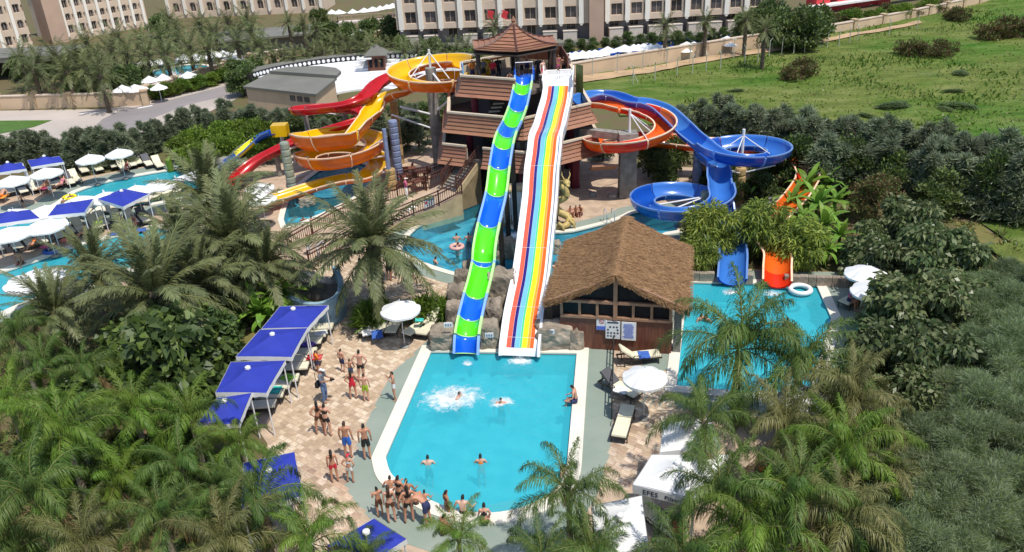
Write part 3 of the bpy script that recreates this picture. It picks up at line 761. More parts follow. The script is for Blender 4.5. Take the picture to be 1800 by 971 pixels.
for ti, (Rr, zc) in enumerate(TIERS):
    # floor slab and parapet back
    b = MB(); b.prism([hexp(Rr-.12, k) for k in range(6)], zc-1.1, zc-.86); b.build('floor_slab', M['dark_floor'], tower, world=False)
    prof = [(0, 0), (.02, -.26), (.07, -.52), (.17, -.78), (.32, -1.02), (.55, -1.25)]
    for k in range(6):
        cut = [(0, 1)]
        if ti == 0 and k == 5: cut = [(0, .93)]
        if ti == 0 and k == 0: cut = [(.37, .53)]
        if ti == 2 and k == 5: cut = [(0, .29), (.50, 1)]           # gap where the stairs land
        sk = None
        for (u0, u1) in cut:
            A = lambda i, u: hexp(Rr+prof[i][0], k, zc+prof[i][1]).lerp(hexp(Rr+prof[i][0], k+1, zc+prof[i][1]), u)
            cb = MB(); p, q = hexp(Rr, k, zc+.05).lerp(hexp(Rr, k+1, zc+.05), u0), hexp(Rr, k, zc+.05).lerp(hexp(Rr, k+1, zc+.05), u1)
            cb.beam(p, q, .2, .12)
            mid = (p+q)/2; 
            for i_, (pz, hh) in enumerate(((-.45, .8),)):
                cb.beam(p*.985+Vector((0, 0, pz-.05+0*p.z)), q*.985+Vector((0, 0, pz-.05)), .06, hh)
            s = cb.build('parapet', M['cream_trim'], tower, world=False)
            for i in range(5):
                piece('plank', plank_mesh(A(i, u0), A(i, u1), A(i+1, u0), A(i+1, u1)), s)
# columns between storeys
for (Rr, z0, z1) in ((2.9, 7.0, 9.5), (3.4, 5.0, 7.2), (4.0, 2.9, 5.0), (4.3, 0, 2.9)):
    for k in range(6):
        b = MB(); p = hexp(Rr, k+.0); b.tube([(p.x, p.y, z0), (p.x, p.y, z1)], .24 if z0 > 0 and z1 < 9 else (.15 if z1 > 9 else .34), 10); b.build('column', M['maroon' if z1 < 9 else 'dark_interior'], tower, world=False)
# added core blocks, coloured dark as the shade inside; inner stairs
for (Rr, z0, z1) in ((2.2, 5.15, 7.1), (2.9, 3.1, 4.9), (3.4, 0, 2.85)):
    b = MB(); b.prism([hexp(Rr, k) for k in range(6)], z0, z1); b.build('shade_core', M['dark_interior'], tower, world=False)
for i in range(5):
    b = MB(); b.box((-1.9+.16*i, -2.6-.0*i, 5.35+i*.26), (.75, .34, .06)); b.build('inner_step', M['cream_trim'], tower, world=False)
# pagoda roof: concave, in courses
RP = [(3.2, 9.62), (2.75, 9.70), (2.28, 9.80), (1.84, 9.92), (1.42, 10.07), (1.04, 10.25), (.70, 10.46), (.40, 10.68), (.14, 10.92)]
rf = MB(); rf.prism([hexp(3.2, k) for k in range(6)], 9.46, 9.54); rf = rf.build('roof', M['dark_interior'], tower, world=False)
for k in range(6):
    for i in range(len(RP)-1):
        lift = lambda r: .12*max(0, (r-2.2))
        def E(i, kk): return hexp(RP[i][0], kk, RP[i][1]+lift(RP[i][0]))
        def Mid(i): m_ = (E(i, k)+E(i, k+1))/2; m_.z -= .03*max(0, RP[i][0]-1.8); return m_
        for s0, s1 in ((0, .5), (.5, 1)):
            top = [E(i+1, k), Mid(i+1), E(i+1, k+1)]; bot = [E(i, k), Mid(i), E(i, k+1)]
            j = 0 if s0 == 0 else 1
            piece('plank', plank_mesh(top[j], top[j+1], bot[j], bot[j+1]), rf)
for k in range(6):
    b = MB(); pts = [hexp(r, k, z+.06+.12*max(0, r-2.2)) for r, z in RP]+[Vector((0, 0, 10.98))]; b.tube(pts, .07, 5); b.build('hip', M['brown_rail'], rf, world=False)
b = MB(); b.lathe((0, 0, 10.9), [(.22, 0), (.12, .2), (.16, .32), (.03, .6)], 8); b.build('finial', M['brown_plank'], rf, world=False)
# top deck gear: panels, back railing, sign panels, green side cloth
b = MB(); p, q = hexp(3.9, 2, 8.5), hexp(3.9, 3, 8.5); b.beam(p, q, .06, 1.0); p, q = hexp(3.9, 1, 8.6), hexp(3.9, 2, 8.6); b.beam(p, q, .06, .9); b.build('back_panel', M['hut_wood'], tower, world=False)
b = MB(); b.box((-3.55, -1.5, 8.15), (.06, 1.0, 1.5), rz=R(8)); b.build('sign_panel', M['lane_sky'], tower, world=False)
b = MB(); q = [G(1012, 118, 8.6), G(1022, 132, 8.2), G(1024, 154, 7.0), G(1010, 152, 6.9)]; b.prism([(q[0].x, q[0].y), (q[1].x+.1, q[1].y), (q[1].x+.1, q[1].y-.08), (q[0].x, q[0].y-.08)], 7.0, 8.8); b.build('side_cloth', M['grass_b'], tower)
# far inner slide parts behind the parapet (small play platform, buoys)
b = MB(); b.lathe((-2.8, -.4, 7.35), [(.5, 0), (.75, .3), (.75, .6), (.6, .6), (.4, .2)], 12); b.lathe((-2.0, .6, 7.6), [(.35, 0), (.5, .5), (.35, 1.0), (.1, 1.1)], 10); b.build('flume_entry', M['flume_yellow'], tower, world=False)
# grey stone blocks where the slides pass
for (x, y, z, s) in ((922, 268, 3.4, (1.1, .9, 1.7)), (1000, 262, 3.2, (.6, .6, 1.2))):
    p = G(x, y, z); b = MB(); b.box(p, s, taper=.9); b.build('stone_pier', M['grey_stone'], tower)
# flared roof over the ground floor, right
p = G(1062, 300, 2.2); b = MB(); b.box((p.x, p.y+.2, 2.35), (1.7, 1.4, .12), M=Matrix.Rotation(R(-28), 3, 'X')); b.build('porch_roof', M['brown_plank'], tower)
# stair from the walkway up to the first floor
WZ = 1.40
st = thing('staircase', 'grey stepped staircase with brown railings leading up into the tower', 'staircase', (*G(800, 320, WZ)[:2], 0))
top = G(829, 279, 2.95); bot = G(790, 333, WZ); d = Vector((bot.x-top.x, bot.y-top.y, 0)); Ls = d.length; d.normalize(); sd_ = Vector((-d.y, d.x, 0)); n = 11
for i in range(n):
    f = (i+.5)/n; p = top.lerp(bot, f); b = MB(); b.box((p.x, p.y, p.z-.10), (Ls/n*.98, 1.45, .17), rz=math.atan2(d.y, d.x)); b.build('step', M['grey_stone'], st)
for s in (-1, 1): b = MB(); b.beam(top+sd_*s*.8-Vector((0, 0, .15)), bot+sd_*s*.8-Vector((0, 0, .15)), .1, .4); b.build('stringer', M['tan_wall'], st)
b = MB(); q = bot+sd_*.82; tt = top+sd_*.82
b.add([(q.x, q.y, 0), (tt.x, tt.y, 0), (tt.x, tt.y, tt.z-.3), (q.x, q.y, q.z-.2)], [(0, 1, 2, 3), (3, 2, 1, 0)]); b.build('side_wall', M['tan_wall'], st)
def railing(name, pts, label, h=.95, group=None, gap=.16, matk='brown_rail', pg=1.6, cat='railing'):
    t = thing(name, label, cat, (pts[0].x, pts[0].y, pts[0].z), 0, group); b = MB(); bb = MB()
    pm_ = MB(); pm_.box((0, 0, h/2+.03), (.09, .09, h+.1)); pme = pm_.mesh('post', M[matk])
    for p, q in zip(pts[:-1], pts[1:]):
        L = (q-p).length
        for zz in (.12, h-.22, h): b.beam(p+Vector((0, 0, zz)), q+Vector((0, 0, zz)), .06, .06)
        n = max(1, int(L/pg))
        for i in range(n+1):
            s = p.lerp(q, i/n); piece('post', pme, t, s-Vector(t.location))
        m = int(L/gap)
        for i in range(1, m):
            s = p.lerp(q, i/m); bb.box(s+Vector((0, 0, (h-.1)/2+.06)), (.035, .035, h-.3))
    b.build('rail', M[matk], t); stuff(bb.build('baluster', M[matk], t)); return t
up = Vector((0, 0, .05))
railing('railing', [top+sd_*.72+up, bot+sd_*.72+up], 'brown stair railing on the lagoon side of the tower steps')
railing('railing', [top-sd_*.72+up, bot-sd_*.72+up], 'brown stair railing on the left side of the tower steps')
# raised walkway with tan retaining wall down to the left
wk_near = [G(812, 341, WZ), G(772, 362, 1.0), G(728, 380, .75), G(690, 396, .5), G(640, 420, .3), G(545, 470, .1)]
wk_far = [G(780, 322, WZ), G(750, 336, 1.0), G(700, 352, .85), G(650, 366, .6), G(590, 392, .35), G(508, 440, .1)]
b = MB(); k = len(wk_near)
b.add([(p.x, p.y, p.z) for p in wk_near+wk_far], [(i, i+1, k+i+1, k+i) for i in range(k-1)])
b.add([(p.x, p.y, p.z) for p in wk_near]+[(p.x, p.y, -.4) for p in wk_near], [(k+i, k+i+1, i+1, i) for i in range(k-1)], 1)
b.add([(p.x, p.y, p.z) for p in wk_far]+[(p.x, p.y, -.4) for p in wk_far], [(i, i+1, k+i+1, k+i) for i in range(k-1)], 1)
struct(b.build('walkway', [M['paving'], M['tan_wall']]))
railing('railing', [p+up for p in wk_near[:4]], 'brown railing on the tan wall above the lagoon, carrying the white sign')
railing('railing', [p+up for p in wk_near[3:]], 'brown railing with pale gaps descending behind the date palm')
railing('railing', [p+up for p in wk_far], 'brown railing along the spiral pool side of the ramp')
# terrace rails with planters left of the stairs
railing('railing', [G(700, 320, .3), G(752, 312, .3), G(790, 300, .3)], 'low brown railing round the cafe terrace left of the stairs', h=.8)
# waterfall
t = thing('waterfall', 'dark rock waterfall pouring between the green slide and the white slide', 'waterfall', (*G(902, 402)[:2], 0))
a = G(903, 402, 0); b = MB()
b.box((a.x+.05, a.y+1.3, 1.1), (2.0, 1.6, 2.4), taper=.85); b.build('rock_face', M['rock'], t)
b = MB(); b.box((a.x+.1, a.y+.75, 2.38), (1.5, .9, .14)); b.build('ledge', M['tan_wall'], t)
rs = random.Random(5); b = MB()
for i in range(46):
    x = a.x-.75+1.55*rs.random(); y = a.y+.35-.12*rs.random(); w = .02+.03*rs.random(); z1 = 2.3; z0 = -.05+rs.random()*.9
    b.add([(x-w, y+.12, z1), (x+w, y+.12, z1), (x+w, y-.1, (z0+z1)/2), (x-w, y-.1, (z0+z1)/2), (x+w, y-.14, z0), (x-w, y-.14, z0)], [(0, 1, 2, 3), (3, 2, 4, 5)])
stuff(b.build('falling_water', M['foam'], t))
# ================================================================== water slides
def ring(c, r, z0, z1, a0, a1, n):
    return [Vector((c[0]+r*math.cos(R(a0+(a1-a0)*i/n)), c[1]+r*math.sin(R(a0+(a1-a0)*i/n)), z0+(z1-z0)*i/n)) for i in range(n+1)]
def resample(path, step):
    out = [path[0]]; acc = 0
    for a, b in zip(path[:-1], path[1:]):
        L = (b-a).length; t = 0
        while acc+L-t >= step:
            t += step-acc; out.append(a.lerp(b, min(1, t/L))); acc = 0
        acc += L-t
    if (out[-1]-path[-1]).length > step*.3: out.append(path[-1])
    return out
def flume(root, path, r, hl, hr, cols, seglen, lip, lipw=.10, th=.06, name='flume_section', step=.3):
    """cols: list of (inner, outer) material keys, cycled per section; hl/hr heights (number or f(t))"""
    P = resample(path, step); N = len(P); per = max(2, int(seglen/step)); s = 0; ci = 0
    H = lambda h, t: h(t) if callable(h) else h
    while s < N-1:
        e = min(N-1, s+per)
        if N-1-e < per*.4: e = N-1
        inn, out = cols[ci % len(cols)]; ci += 1
        b = MB()
        def sec(f):
            t = (s+f*(e-s))/(N-1); L, Rr = H(hl, t), H(hr, t); q = []
            K = 10
            q.append((-r-lipw, L)); 
            for k in range(K+1):
                u = -1+2*k/K; h = (L if u < 0 else Rr); q.append((r*math.sin(u*math.pi/2), h*(1-math.cos(u*math.pi/2))**.9))
            q.append((r+lipw, Rr)); q.append((r+lipw, Rr-.05))
            for k in range(K, -1, -1):
                u = -1+2*k/K; h = (L if u < 0 else Rr)-.06; q.append(((r+th)*math.sin(u*math.pi/2), h*(1-math.cos(u*math.pi/2))**.9-th))
            q.append((-r-lipw, L-.05)); q.append((-r-lipw, L))
            return q
        K = 10; m = [2]+[0]*K+[2, 2, 2]+[1]*K+[2, 2]
        sweep(b, P[s:e+1], sec, m)
        # flange at the joint
        rr = r+th
        o = b.build(name, [M[inn], M[out], M[lip]], root, smooth=False)
        for p_ in o.data.polygons: p_.use_smooth = p_.material_index != 2
        if s > 0:
            j = MB(); q0 = P[max(0, s-1)]; q1 = P[min(N-1, s+1)]; d = (q1-q0).normalized()
            t = s/(N-1); L, Rr = H(hl, t), H(hr, t)
            def js(f): 
                q = []
                for k in range(K+1):
                    u = -1+2*k/K; h = (L if u < 0 else Rr); q.append(((r+th+.012)*math.sin(u*math.pi/2), h*(1-math.cos(u*math.pi/2))**.9-th-.012))
                for k in range(K, -1, -1):
                    u = -1+2*k/K; h = (L if u < 0 else Rr); q.append(((r+th+.06)*math.sin(u*math.pi/2), h*(1-math.cos(u*math.pi/2))**.9-th-.06))
                q.append(q[0]); return q
            sweep(j, [P[s]-d*.035, P[s]+d*.035], js, 0, caps=False); j.build('joint', M[lip], o)
        s = e
# ---- straight slides: body slide (blue and green) and the white six lane racer
def slide_root(name, label, loc): return thing(name, label, 'water slide', loc)
A, B = G(922, 150, 7.7), G(823, 620, .12); D = Vector((B.x-A.x, B.y-A.y, 0)).normalized()
cpx = [(922, 137), (921, 151), (918, 168), (911, 198), (901, 225), (892, 242), (886, 264), (880, 300), (874, 347), (861, 402), (854, 440), (852, 466), (845, 500), (838, 527), (830, 560), (824, 592), (822.5, 622)]
bp = []
for x, y in cpx: bp.append(on_plane(x, y, A, D))
for i in range(1, len(bp)):       # never climbs
    bp[i].z = min(bp[i].z, bp[i-1].z-.05); bp[i].z = max(bp[i].z, .02+.02*(len(bp)-i))
bodyp = crom(bp, 8)
bs_ = slide_root('body_slide', 'steep blue and green banded body slide dropping from the tower to the pool', bp[-1])
# colour bands by image survey: y ranges
bands = [(137, 'slide_blue'), (151, 'slide_green'), (168, 'slide_blue'), (198, 'slide_green'), (225, 'slide_blue'), (242, 'slide_green'), (264, 'slide_blue'), (300, 'slide_green'), (347, 'slide_blue'),
         (402, 'slide_green'), (463, 'slide_blue'), (472, 'slide_green'), (527, 'slide_blue'), (566, 'slide_green'), (593, 'slide_blue'), (622, None)]
ctrl = [q[1] for q in cpx]
def at_y(y):
    for i in range(len(ctrl)-1):
        if ctrl[i] <= y <= ctrl[i+1]: return i+(y-ctrl[i])/(ctrl[i+1]-ctrl[i])
    return len(ctrl)-1
def sub(path, u0, u1, per=8):
    a, b = u0*per, u1*per; n = max(3, int(round((b-a)/1.2)))
    out = []
    for k in range(n+1):
        t = min(a+(b-a)*k/n, len(path)-1.001); i = int(t); out.append(path[i].lerp(path[i+1], t-i))
    return out
for (y0, m), (y1, _) in zip(bands[:-1], bands[1:]):
    seg = sub(bodyp, at_y(y0), at_y(y1)); edge = 'slide_edge_green' if m == 'slide_green' else 'slide_edge_blue'
    b = MB(); r, h, th, K = .50, .46, .07, 10
    def sec(f):
        q = [(-r-.12, h)]
        for k in range(K+1): u = -1+2*k/K; q.append((r*math.sin(u*math.pi/2), h*(1-math.cos(u*math.pi/2))))
        q += [(r+.12, h), (r+.12, h-.16)]
        for k in range(K, -1, -1): u = -1+2*k/K; q.append(((r+th)*math.sin(u*math.pi/2), (h-.16)*(1-math.cos(u*math.pi/2))-th))
        q += [(-r-.12, h-.16), (-r-.12, h)]; return q
    sweep(b, seg, sec, [1]+[0]*K+[1, 1, 1]+[0]*K+[1, 1], caps=True)
    o = b.build('slide_section', [M[m], M[edge]], bs_)
    for p_ in o.data.polygons: p_.use_smooth = p_.material_index == 0
    j = MB(); sweep(j, [seg[-1]-(seg[-1]-seg[-2]).normalized()*.04, seg[-1]], lambda f: [(r*math.sin((-1+2*k/K)*math.pi/2), h*(1-math.cos((-1+2*k/K)*math.pi/2))+.012) for k in range(K+1)], 0)
    j.build('joint', M['slide_edge_green'], o)
# entry tub and grab rail
b = MB(); p = bp[0]; b.box((p.x-.0, p.y+.75, p.z-.12), (1.25, 1.5, .12)); [b.box((p.x+s*.6, p.y+.75, p.z+.2), (.1, 1.5, .55)) for s in (-1, 1)]; b.build('entry_tub', M['slide_blue'], bs_)
b = MB(); b.tube([p+Vector((-.55, .2, .2)), p+Vector((-.55, .2, .95)), p+Vector((.55, .2, .95)), p+Vector((.55, .2, .2))], .03, 6); b.build('grab_bar', M['steel'], bs_)
# hidden steel trestle under the slides
def trestle(root, path, w, idx):
    for i in idx:
        p = path[i]
        if p.z > .9:
            b = MB(); b.beam((p.x, p.y, p.z-.15), (p.x, p.y, 0), .3, .3); b.beam((p.x-w, p.y, p.z-.18), (p.x+w, p.y, p.z-.18), .16, .16); b.build('support', M['dark_frame'], root)
trestle(bs_, bodyp, .5, range(20, 110, 14))
A, B = G(984, 150, 7.6), G(914, 627, .10); D = Vector((B.x-A.x, B.y-A.y, 0)).normalized()
rpx = [(984, 131), (983, 143), (982, 152), (979, 175), (973, 199), (967, 223), (960, 242), (957, 270), (953, 301), (950, 347), (945, 393), (935, 480), (927.5, 522), (921, 558), (916.5, 594), (914.5, 612), (914, 626)]
rp = [on_plane(x, y, A, D) for x, y in rpx]
for i in range(1, len(rp)):
    rp[i].z = min(rp[i].z, rp[i-1].z-.03); rp[i].z = max(rp[i].z, .02+.015*(len(rp)-i))
racep = crom(rp, 8)
rs_ = slide_root('racer_slide', 'wide white racing slide with six rainbow lanes dropping from the tower', rp[-1])
W = .95
b = MB(); sweep(b, racep, [(-W, .30), (-W+.12, .30), (-W+.16, .02), (W-.16, .02), (W-.12, .30), (W, .30), (W, -.22), (-W, -.22), (-W, .30)], 0, caps=True); b.build('slide_bed', M['slide_white'], rs_)
lanes = [('lane_coral', .46), ('lane_navy', .32), ('lane_sky', .46), ('lane_green', .20), ('lane_yellow', .50), ('lane_orange', .26), ('lane_red', .36)]
tot = sum(l[1] for l in lanes); x = -.66; scl = 1.28/tot
rc = [q[1] for q in rpx]; seg = sub(racep, 2, 15.0); ctrl = rc
for k, (m, w) in enumerate(lanes):
    w *= scl; b = MB(); sweep(b, seg, [(-x-.004, .024), (-x-.012, .034), (-x-w/2, .030), (-x-w+.012, .034), (-x-w+.004, .024)], 0, caps=True); b.build('lane', M[m], rs_); x += w
for q in (40, 62, 84, 100, 112):
    j = MB(); pa, pb = racep[q], racep[q+1]; d = (pb-pa).normalized(); sweep(j, [pa, pa+d*.012], [(-.62, .040), (.66, .040)], 0); j.build('seam', M['slide_white'], rs_)
for s in (-1, 1):
    b = MB(); sweep(b, racep[:20], [(s*(W-.03), .3), (s*(W-.03), .85), (s*(W+.03), .85), (s*(W+.03), .3)], 0, caps=True); b.build('side_guard', M['slide_white'], rs_)
p = racep[8]; b = MB()
for s in (-.48, .40):
    b.tube([p+Vector((s-.36, .1, .05)), p+Vector((s-.36, .1, .7)), p+Vector((s+.36, .1, .7)), p+Vector((s+.36, .1, .05))], .025, 6)
b.build('grab_bar', M['steel'], rs_)
b = MB(); p = racep[0]; b.box((p.x, p.y+.7, p.z-.12), (1.9, 1.4, .14)); b.build('start_deck', M['slide_white'], rs_)
trestle(rs_, racep, .7, range(20, 112, 13))
# ---- yellow spiral, left
y1, y2 = (-5.1, 59.5), (-11.9, 57.2)
path = ring(y1, 2.35, 7.45, 5.6, 10, 520, 40)+[G(676, 182, 5.05), G(655, 207, 4.4)]+ring(y2, 2.6, 3.6, .85, 300, -410, 48)+[Vector((-11.5, 55.2, .80)), G(560, 333, .65), G(500, 352, .45), G(458, 364, .3)]
path = crom(path, 3)
ys = slide_root('spiral_slide', 'big yellow-orange spiral slide winding down left of the tower', (-11.9, 57.2, 0))
def yh(side):
    def f(t):
        if t < .31: return .85 if side > 0 else .55
        if t < .36: return .60
        if t < .88:
            if side > 0: return .48
            pts = ((.36, .7), (.40, 1.25), (.48, 1.2), (.52, .62), (.59, .62), (.63, 1.05), (.72, 1.05), (.76, .6), (.88, .5))
            for (a, u), (c, v) in zip(pts[:-1], pts[1:]):
                if t <= c: return u+(v-u)*(t-a)/(c-a)
        return .45
    return f
flume(ys, path, .72, yh(-1), yh(1), [('flume_yellow', 'flume_orange'), ('flume_yellow', 'flume_orange'), ('flume_yellow', 'flume_orange')], 2.6, 'flume_joint')  # yellow inside, orange outside paint the lit and shaded faces of one fibreglass
def column(root, x, y, z1, r, m, seg=0, name='column', z0=0):
    b = MB()
    if seg:
        n = int((z1-z0)/seg); prof = []
        for i in range(n): prof += [(r*.88, z0+i*seg), (r, z0+i*seg+seg*.15), (r, z0+i*seg+seg*.8), (r*.88, z0+(i+1)*seg-.01)]
        b.lathe((x, y, 0), prof, 12)
    else: b.lathe((x, y, 0), [(r*1.1, z0), (r, z0+.3), (r*.95, z1)], 12)
    b.build(name, M[m], root)
def strut(root, p, q, r=.05, m='white_steel'):
    b = MB(); b.tube([p, q], r, 6); b.build('strut', M[m], root)
column(ys, -5.1, 59.5, 7.7, .42, 'grey_stone')
column(ys, -5.1, 59.5, 9.0, .09, 'white_steel', z0=7.7)
for a, z, zz in ((200, 6.8, 7.4), (300, 6.6, 7.5), (60, 7.2, 7.4)):
    strut(ys, Vector((-5.1, 59.5, zz)), Vector((-5.1+2.0*math.cos(R(a)), 59.5+2.0*math.sin(R(a)), z)), .07)
    strut(ys, Vector((-5.1, 59.5, 8.8)), Vector((-5.1+1.8*math.cos(R(a+20)), 59.5+1.8*math.sin(R(a+20)), z+.5)), .04)
strut(ys, Vector((-5.1, 59.5, 4.2)), Vector((-7.4, 58.2, 5.3)), .09); strut(ys, Vector((-5.1, 59.5, 4.4)), Vector((-3.4, 57.9, 6.0)), .09); strut(ys, Vector((-5.1, 59.5, 3.1)), Vector((-8.2, 58.8, 4.6)), .07)
column(ys, -8.3, 61.5, 4.9, .32, 'pillar_tan')
q = G(516, 345, 0); column(ys, q.x, q.y, 4.0, .34, 'pillar_green', .5)
for z in (1.3, 2.4, 3.4): strut(ys, Vector((q.x, q.y, z)), Vector((-14.3, 57.0, z-.1)), .07)
q = G(690, 334, 0); column(ys, q.x, q.y, 1.6, .36, 'pillar_tan', .4); column(ys, q.x-.1, q.y, 4.5, .16, 'pillar_blue', z0=1.6)
for z, zz in ((3.9, 3.0), (2.6, 2.2), (1.5, .9)): strut(ys, Vector((q.x, q.y, z)), Vector((-9.6, 56.2, zz)), .07)
q = G(697, 316, 0); column(ys, q.x+.2, q.y, 4.6, .34, 'pillar_blue', .45)
# ---- red slide, left
path = crom([G(712, 137, 6.2), G(690, 142, 6.0), G(665, 157, 5.7), G(645, 178, 5.3), G(612, 192, 5.0), G(575, 198, 4.75), Vector((-15.3, 60.9, 4.4)), Vector((-15.6, 62.4, 4.15)), Vector((-13.6, 63.4, 3.9)), Vector((-11.2, 62.9, 3.6)),
             Vector((-10.6, 61.8, 3.3)), Vector((-12.2, 61.0, 3.0)), Vector((-14.6, 60.6, 2.5)), G(497, 268, 1.9), G(455, 290, 1.2), G(428, 312, .6), G(412, 330, .25)], 8)
rd = slide_root('red_slide', 'red winding slide snaking behind the yellow spiral to the left pool', (-17, 60, 0))
flume(rd, path, .55, .50, .55, [('flume_red', 'flume_red2')], 2.4, 'flume_red')
for x, y, z in ((-12.6, 63.4, 3.8), (-15.2, 61.4, 4.3), (-17.4, 59.4, 1.6)): column(rd, x, y+.5, z, .2, 'grey_stone')
for a, c in (((-12.6, 63.9, 3.4), (-14.2, 60.8, 4.6)), ((-15.2, 61.9, 4.0), (-13.8, 61.4, 4.6))): strut(rd, Vector(a), Vector(c), .06)
# ---- little blue and yellow slide
path = crom([G(482, 236, 2.6), G(462, 244, 2.2), G(440, 260, 1.6), G(418, 278, 1.0), G(398, 292, .5)], 8)
ks = slide_root('kids_slide', 'small slide in blue and yellow bands beside the bright green bush', path[-1])
flume(ks, path, .45, .4, .4, [('tube_blue', 'tube_blue'), ('lane_yellow', 'flume_yellow'), ('tube_blue', 'tube_blue'), ('flume_yellow', 'flume_orange')], 2.0, 'tube_lip')
p = G(484, 232, 2.6); b = MB(); b.box((p.x+.4, p.y, 2.75), (1.2, 1.0, .9)); b.build('tub', M['flume_yellow'], ks)
column(ks, p.x+.4, p.y, 2.3, .16, 'steel')
# ---- blue spiral, right
rA, rB = (14.95, 49.3), (10.45, 45.7)
path = [G(1018, 184, 5.45), G(1046, 176, 5.4), G(1078, 178, 5.25), G(1108, 188, 4.95), G(1135, 191, 4.85), G(1165, 203, 4.6), G(1195, 230, 4.2), G(1215, 250, 3.9)]+ring(rA, 2.25, 3.55, 2.75, 195, 520, 32)+\
    [Vector((13.15, 48.6, 2.65)), Vector((13.1, 47.6, 2.4)), Vector((12.95, 46.9, 2.15))]+ring(rB, 2.35, 1.85, .95, -5, -350, 30)+[Vector((12.75, 44.9, .9)), Vector((12.55, 43, .85)), Vector((12.2, 41, .8)), G(1288, 455, .62), G(1287, 482, .3), G(1286, 503, .08)]
path = crom(path, 3)
bl = slide_root('spiral_slide', 'blue spiral slide with two big loops right of the tower', (15.4, 49.2, 0))
hb = lambda s: (lambda t: .55 if t < .24 else (.80 if (t < .56) == (s > 0) and t < .86 else .50))
flume(bl, path, .68, hb(-1), hb(1), [('tube_light', 'tube_blue'), ('tube_blue', 'tube_blue'), ('tube_light', 'tube_light')], 2.5, 'tube_lip')
column(bl, *rA, 2.7, .36, 'pillar_tan', .5); column(bl, *rA, 5.0, .10, 'white_steel', z0=2.7)
for a in (190, 240, 330): strut(bl, Vector((*rA, 4.6)), Vector((rA[0]+1.7*math.cos(R(a)), rA[1]+1.7*math.sin(R(a)), 3.6)), .03); strut(bl, Vector((*rA, 2.1)), Vector((rA[0]+2.1*math.cos(R(a)), rA[1]+2.1*math.sin(R(a)), 2.9)), .05)
q = G(1224, 331, 0); column(bl, q.x, q.y, 3.0, .34, 'pillar_blue', .5)
q = G(1238, 388, 0); column(bl, q.x, q.y, 1.9, .34, 'pillar_green')
for a in (170, 215, 20): strut(bl, Vector((q.x, q.y, 1.6)), Vector((rB[0]+1.9*math.cos(R(a)), rB[1]+1.9*math.sin(R(a)), 1.5)), .05)
# ---- orange spiral, right
oc = (8.3, 52.8)
path = [G(1034, 188, 5.15), G(1062, 190, 5.05), G(1090, 197, 4.9)]+ring(oc, 2.4, 4.55, 2.65, 62, -262, 32)+[Vector((9.4, 55.0, 2.5)), Vector((11.4, 55.2, 2.2)), Vector((14, 54.6, 1.95)), Vector((17.2, 54.2, 1.75)), Vector((19.3, 52.4, 1.55)), Vector((19.4, 49.5, 1.4)), Vector((17.6, 46.2, 1.25)), Vector((15.6, 43.6, 1.1)), Vector((14.2, 41.6, .95)), G(1364, 455, .65), G(1365, 482, .32), G(1365, 506, .08)]
path = crom(path, 3)
og = slide_root('spiral_slide', 'orange-red spiral slide looping round the stone column right of the tower', (8.3, 52.8, 0))
flume(og, path, .66, lambda t: .80 if .08 < t < .55 else .5, .5, [('chute_orange', 'chute_orange'), ('chute_red', 'chute_red'), ('chute_orange', 'flume_orange')], 2.4, 'flume_joint')
b = MB(); q = G(1102, 345, 0); b.box((q.x, q.y, 1.55), (1.15, 1.0, 3.1), taper=.92); b.box((q.x, q.y, 3.75), (1.3, 1.1, 1.4), taper=.95); b.beam((q.x, q.y, 4.15), (5.2, 53.6, 4.15), .6, .5); b.build('stone_column', M['grey_stone'], og)
column(og, q.x+.1, q.y, 6.0, .09, 'white_steel', z0=4.4)
for a in (30, -60, 330): strut(og, Vector((q.x+.1, q.y, 5.7)), Vector((oc[0]+2*math.cos(R(a)), oc[1]+2*math.sin(R(a)), 4.0)), .04)
for x, y, z in ((14, 54.9, 1.7), (19.8, 51, 1.3), (16.6, 44.9, 1.0)): column(og, x, y, z, .18, 'grey_stone')
# ================================================================== thatched hut
HO = Vector((4.55, 32.0, 0)); HR = R(-13)
hut = thing('thatched_hut', 'brown wooden hut with thatched roof and gable windows beside the splash pool', 'hut', HO, HR)
def HW(x, y, z=0): return HO+Matrix.Rotation(HR, 3, 'Z')@Vector((x, y, z))
bdm = MB(); bdm.box((0, 0, .83), (.298, .06, 1.66)); bdm = bdm.mesh('board', M['hut_wood'])
wall = MB(); wall.box((0, .25, .83), (5.0, .08, 1.66)); wall.box((-2.45, 3.3, 1.25), (.1, 6.0, 2.5)); wall.box((2.45, 3.3, 1.25), (.1, 6.0, 2.5)); wall.box((0, 6.3, 1.25), (5, .1, 2.5))
wall = wall.build('wall', M['hut_wood'], hut, world=False)
for i in range(17):
    piece('board', bdm, wall, (-2.4+i*.30, .16-.012*(i % 2), 0))
b = MB(); b.box((-2.75, .8, 1.2), (.5, .1, 2.4)); b.build('side_panel', M['dark_interior'], hut, world=False); b = MB(); b.box((2.78, .5, 1.25), (.34, .5, 2.5)); b.build('side_pier', M['grey_stone'], hut, world=False)
def hb_(name, p, q, w, h, m='hut_frame'):
    b = MB(); b.beam(p, q, w, h); return b.build(name, M[m], hut, world=False)
hb_('sill_beam', (-2.5, .12, 1.72), (2.5, .12, 1.72), .16, .12); hb_('tie_beam', (-2.75, .11, 2.52), (2.65, .11, 2.52), .16, .13)
hb_('king_post', (0, .09, 1.66), (0, .09, 3.72), .18, .16)
XS = [-2.45, -1.62, -.82, 0, .80, 1.62, 2.45]
for x in XS:
    if x: hb_('mullion', (x, .12, 1.78), (x, .12, 2.46), .12, .12)
for a, c in zip(XS[:-1], XS[1:]):
    b = MB(); b.add([(a+.07, .20, 1.78), (c-.07, .20, 1.78), (c-.07, .20, 2.46), (a+.07, .20, 2.46)], [(0, 1, 2, 3)]); b.build('pane', M['dark_glass'], hut, world=False)
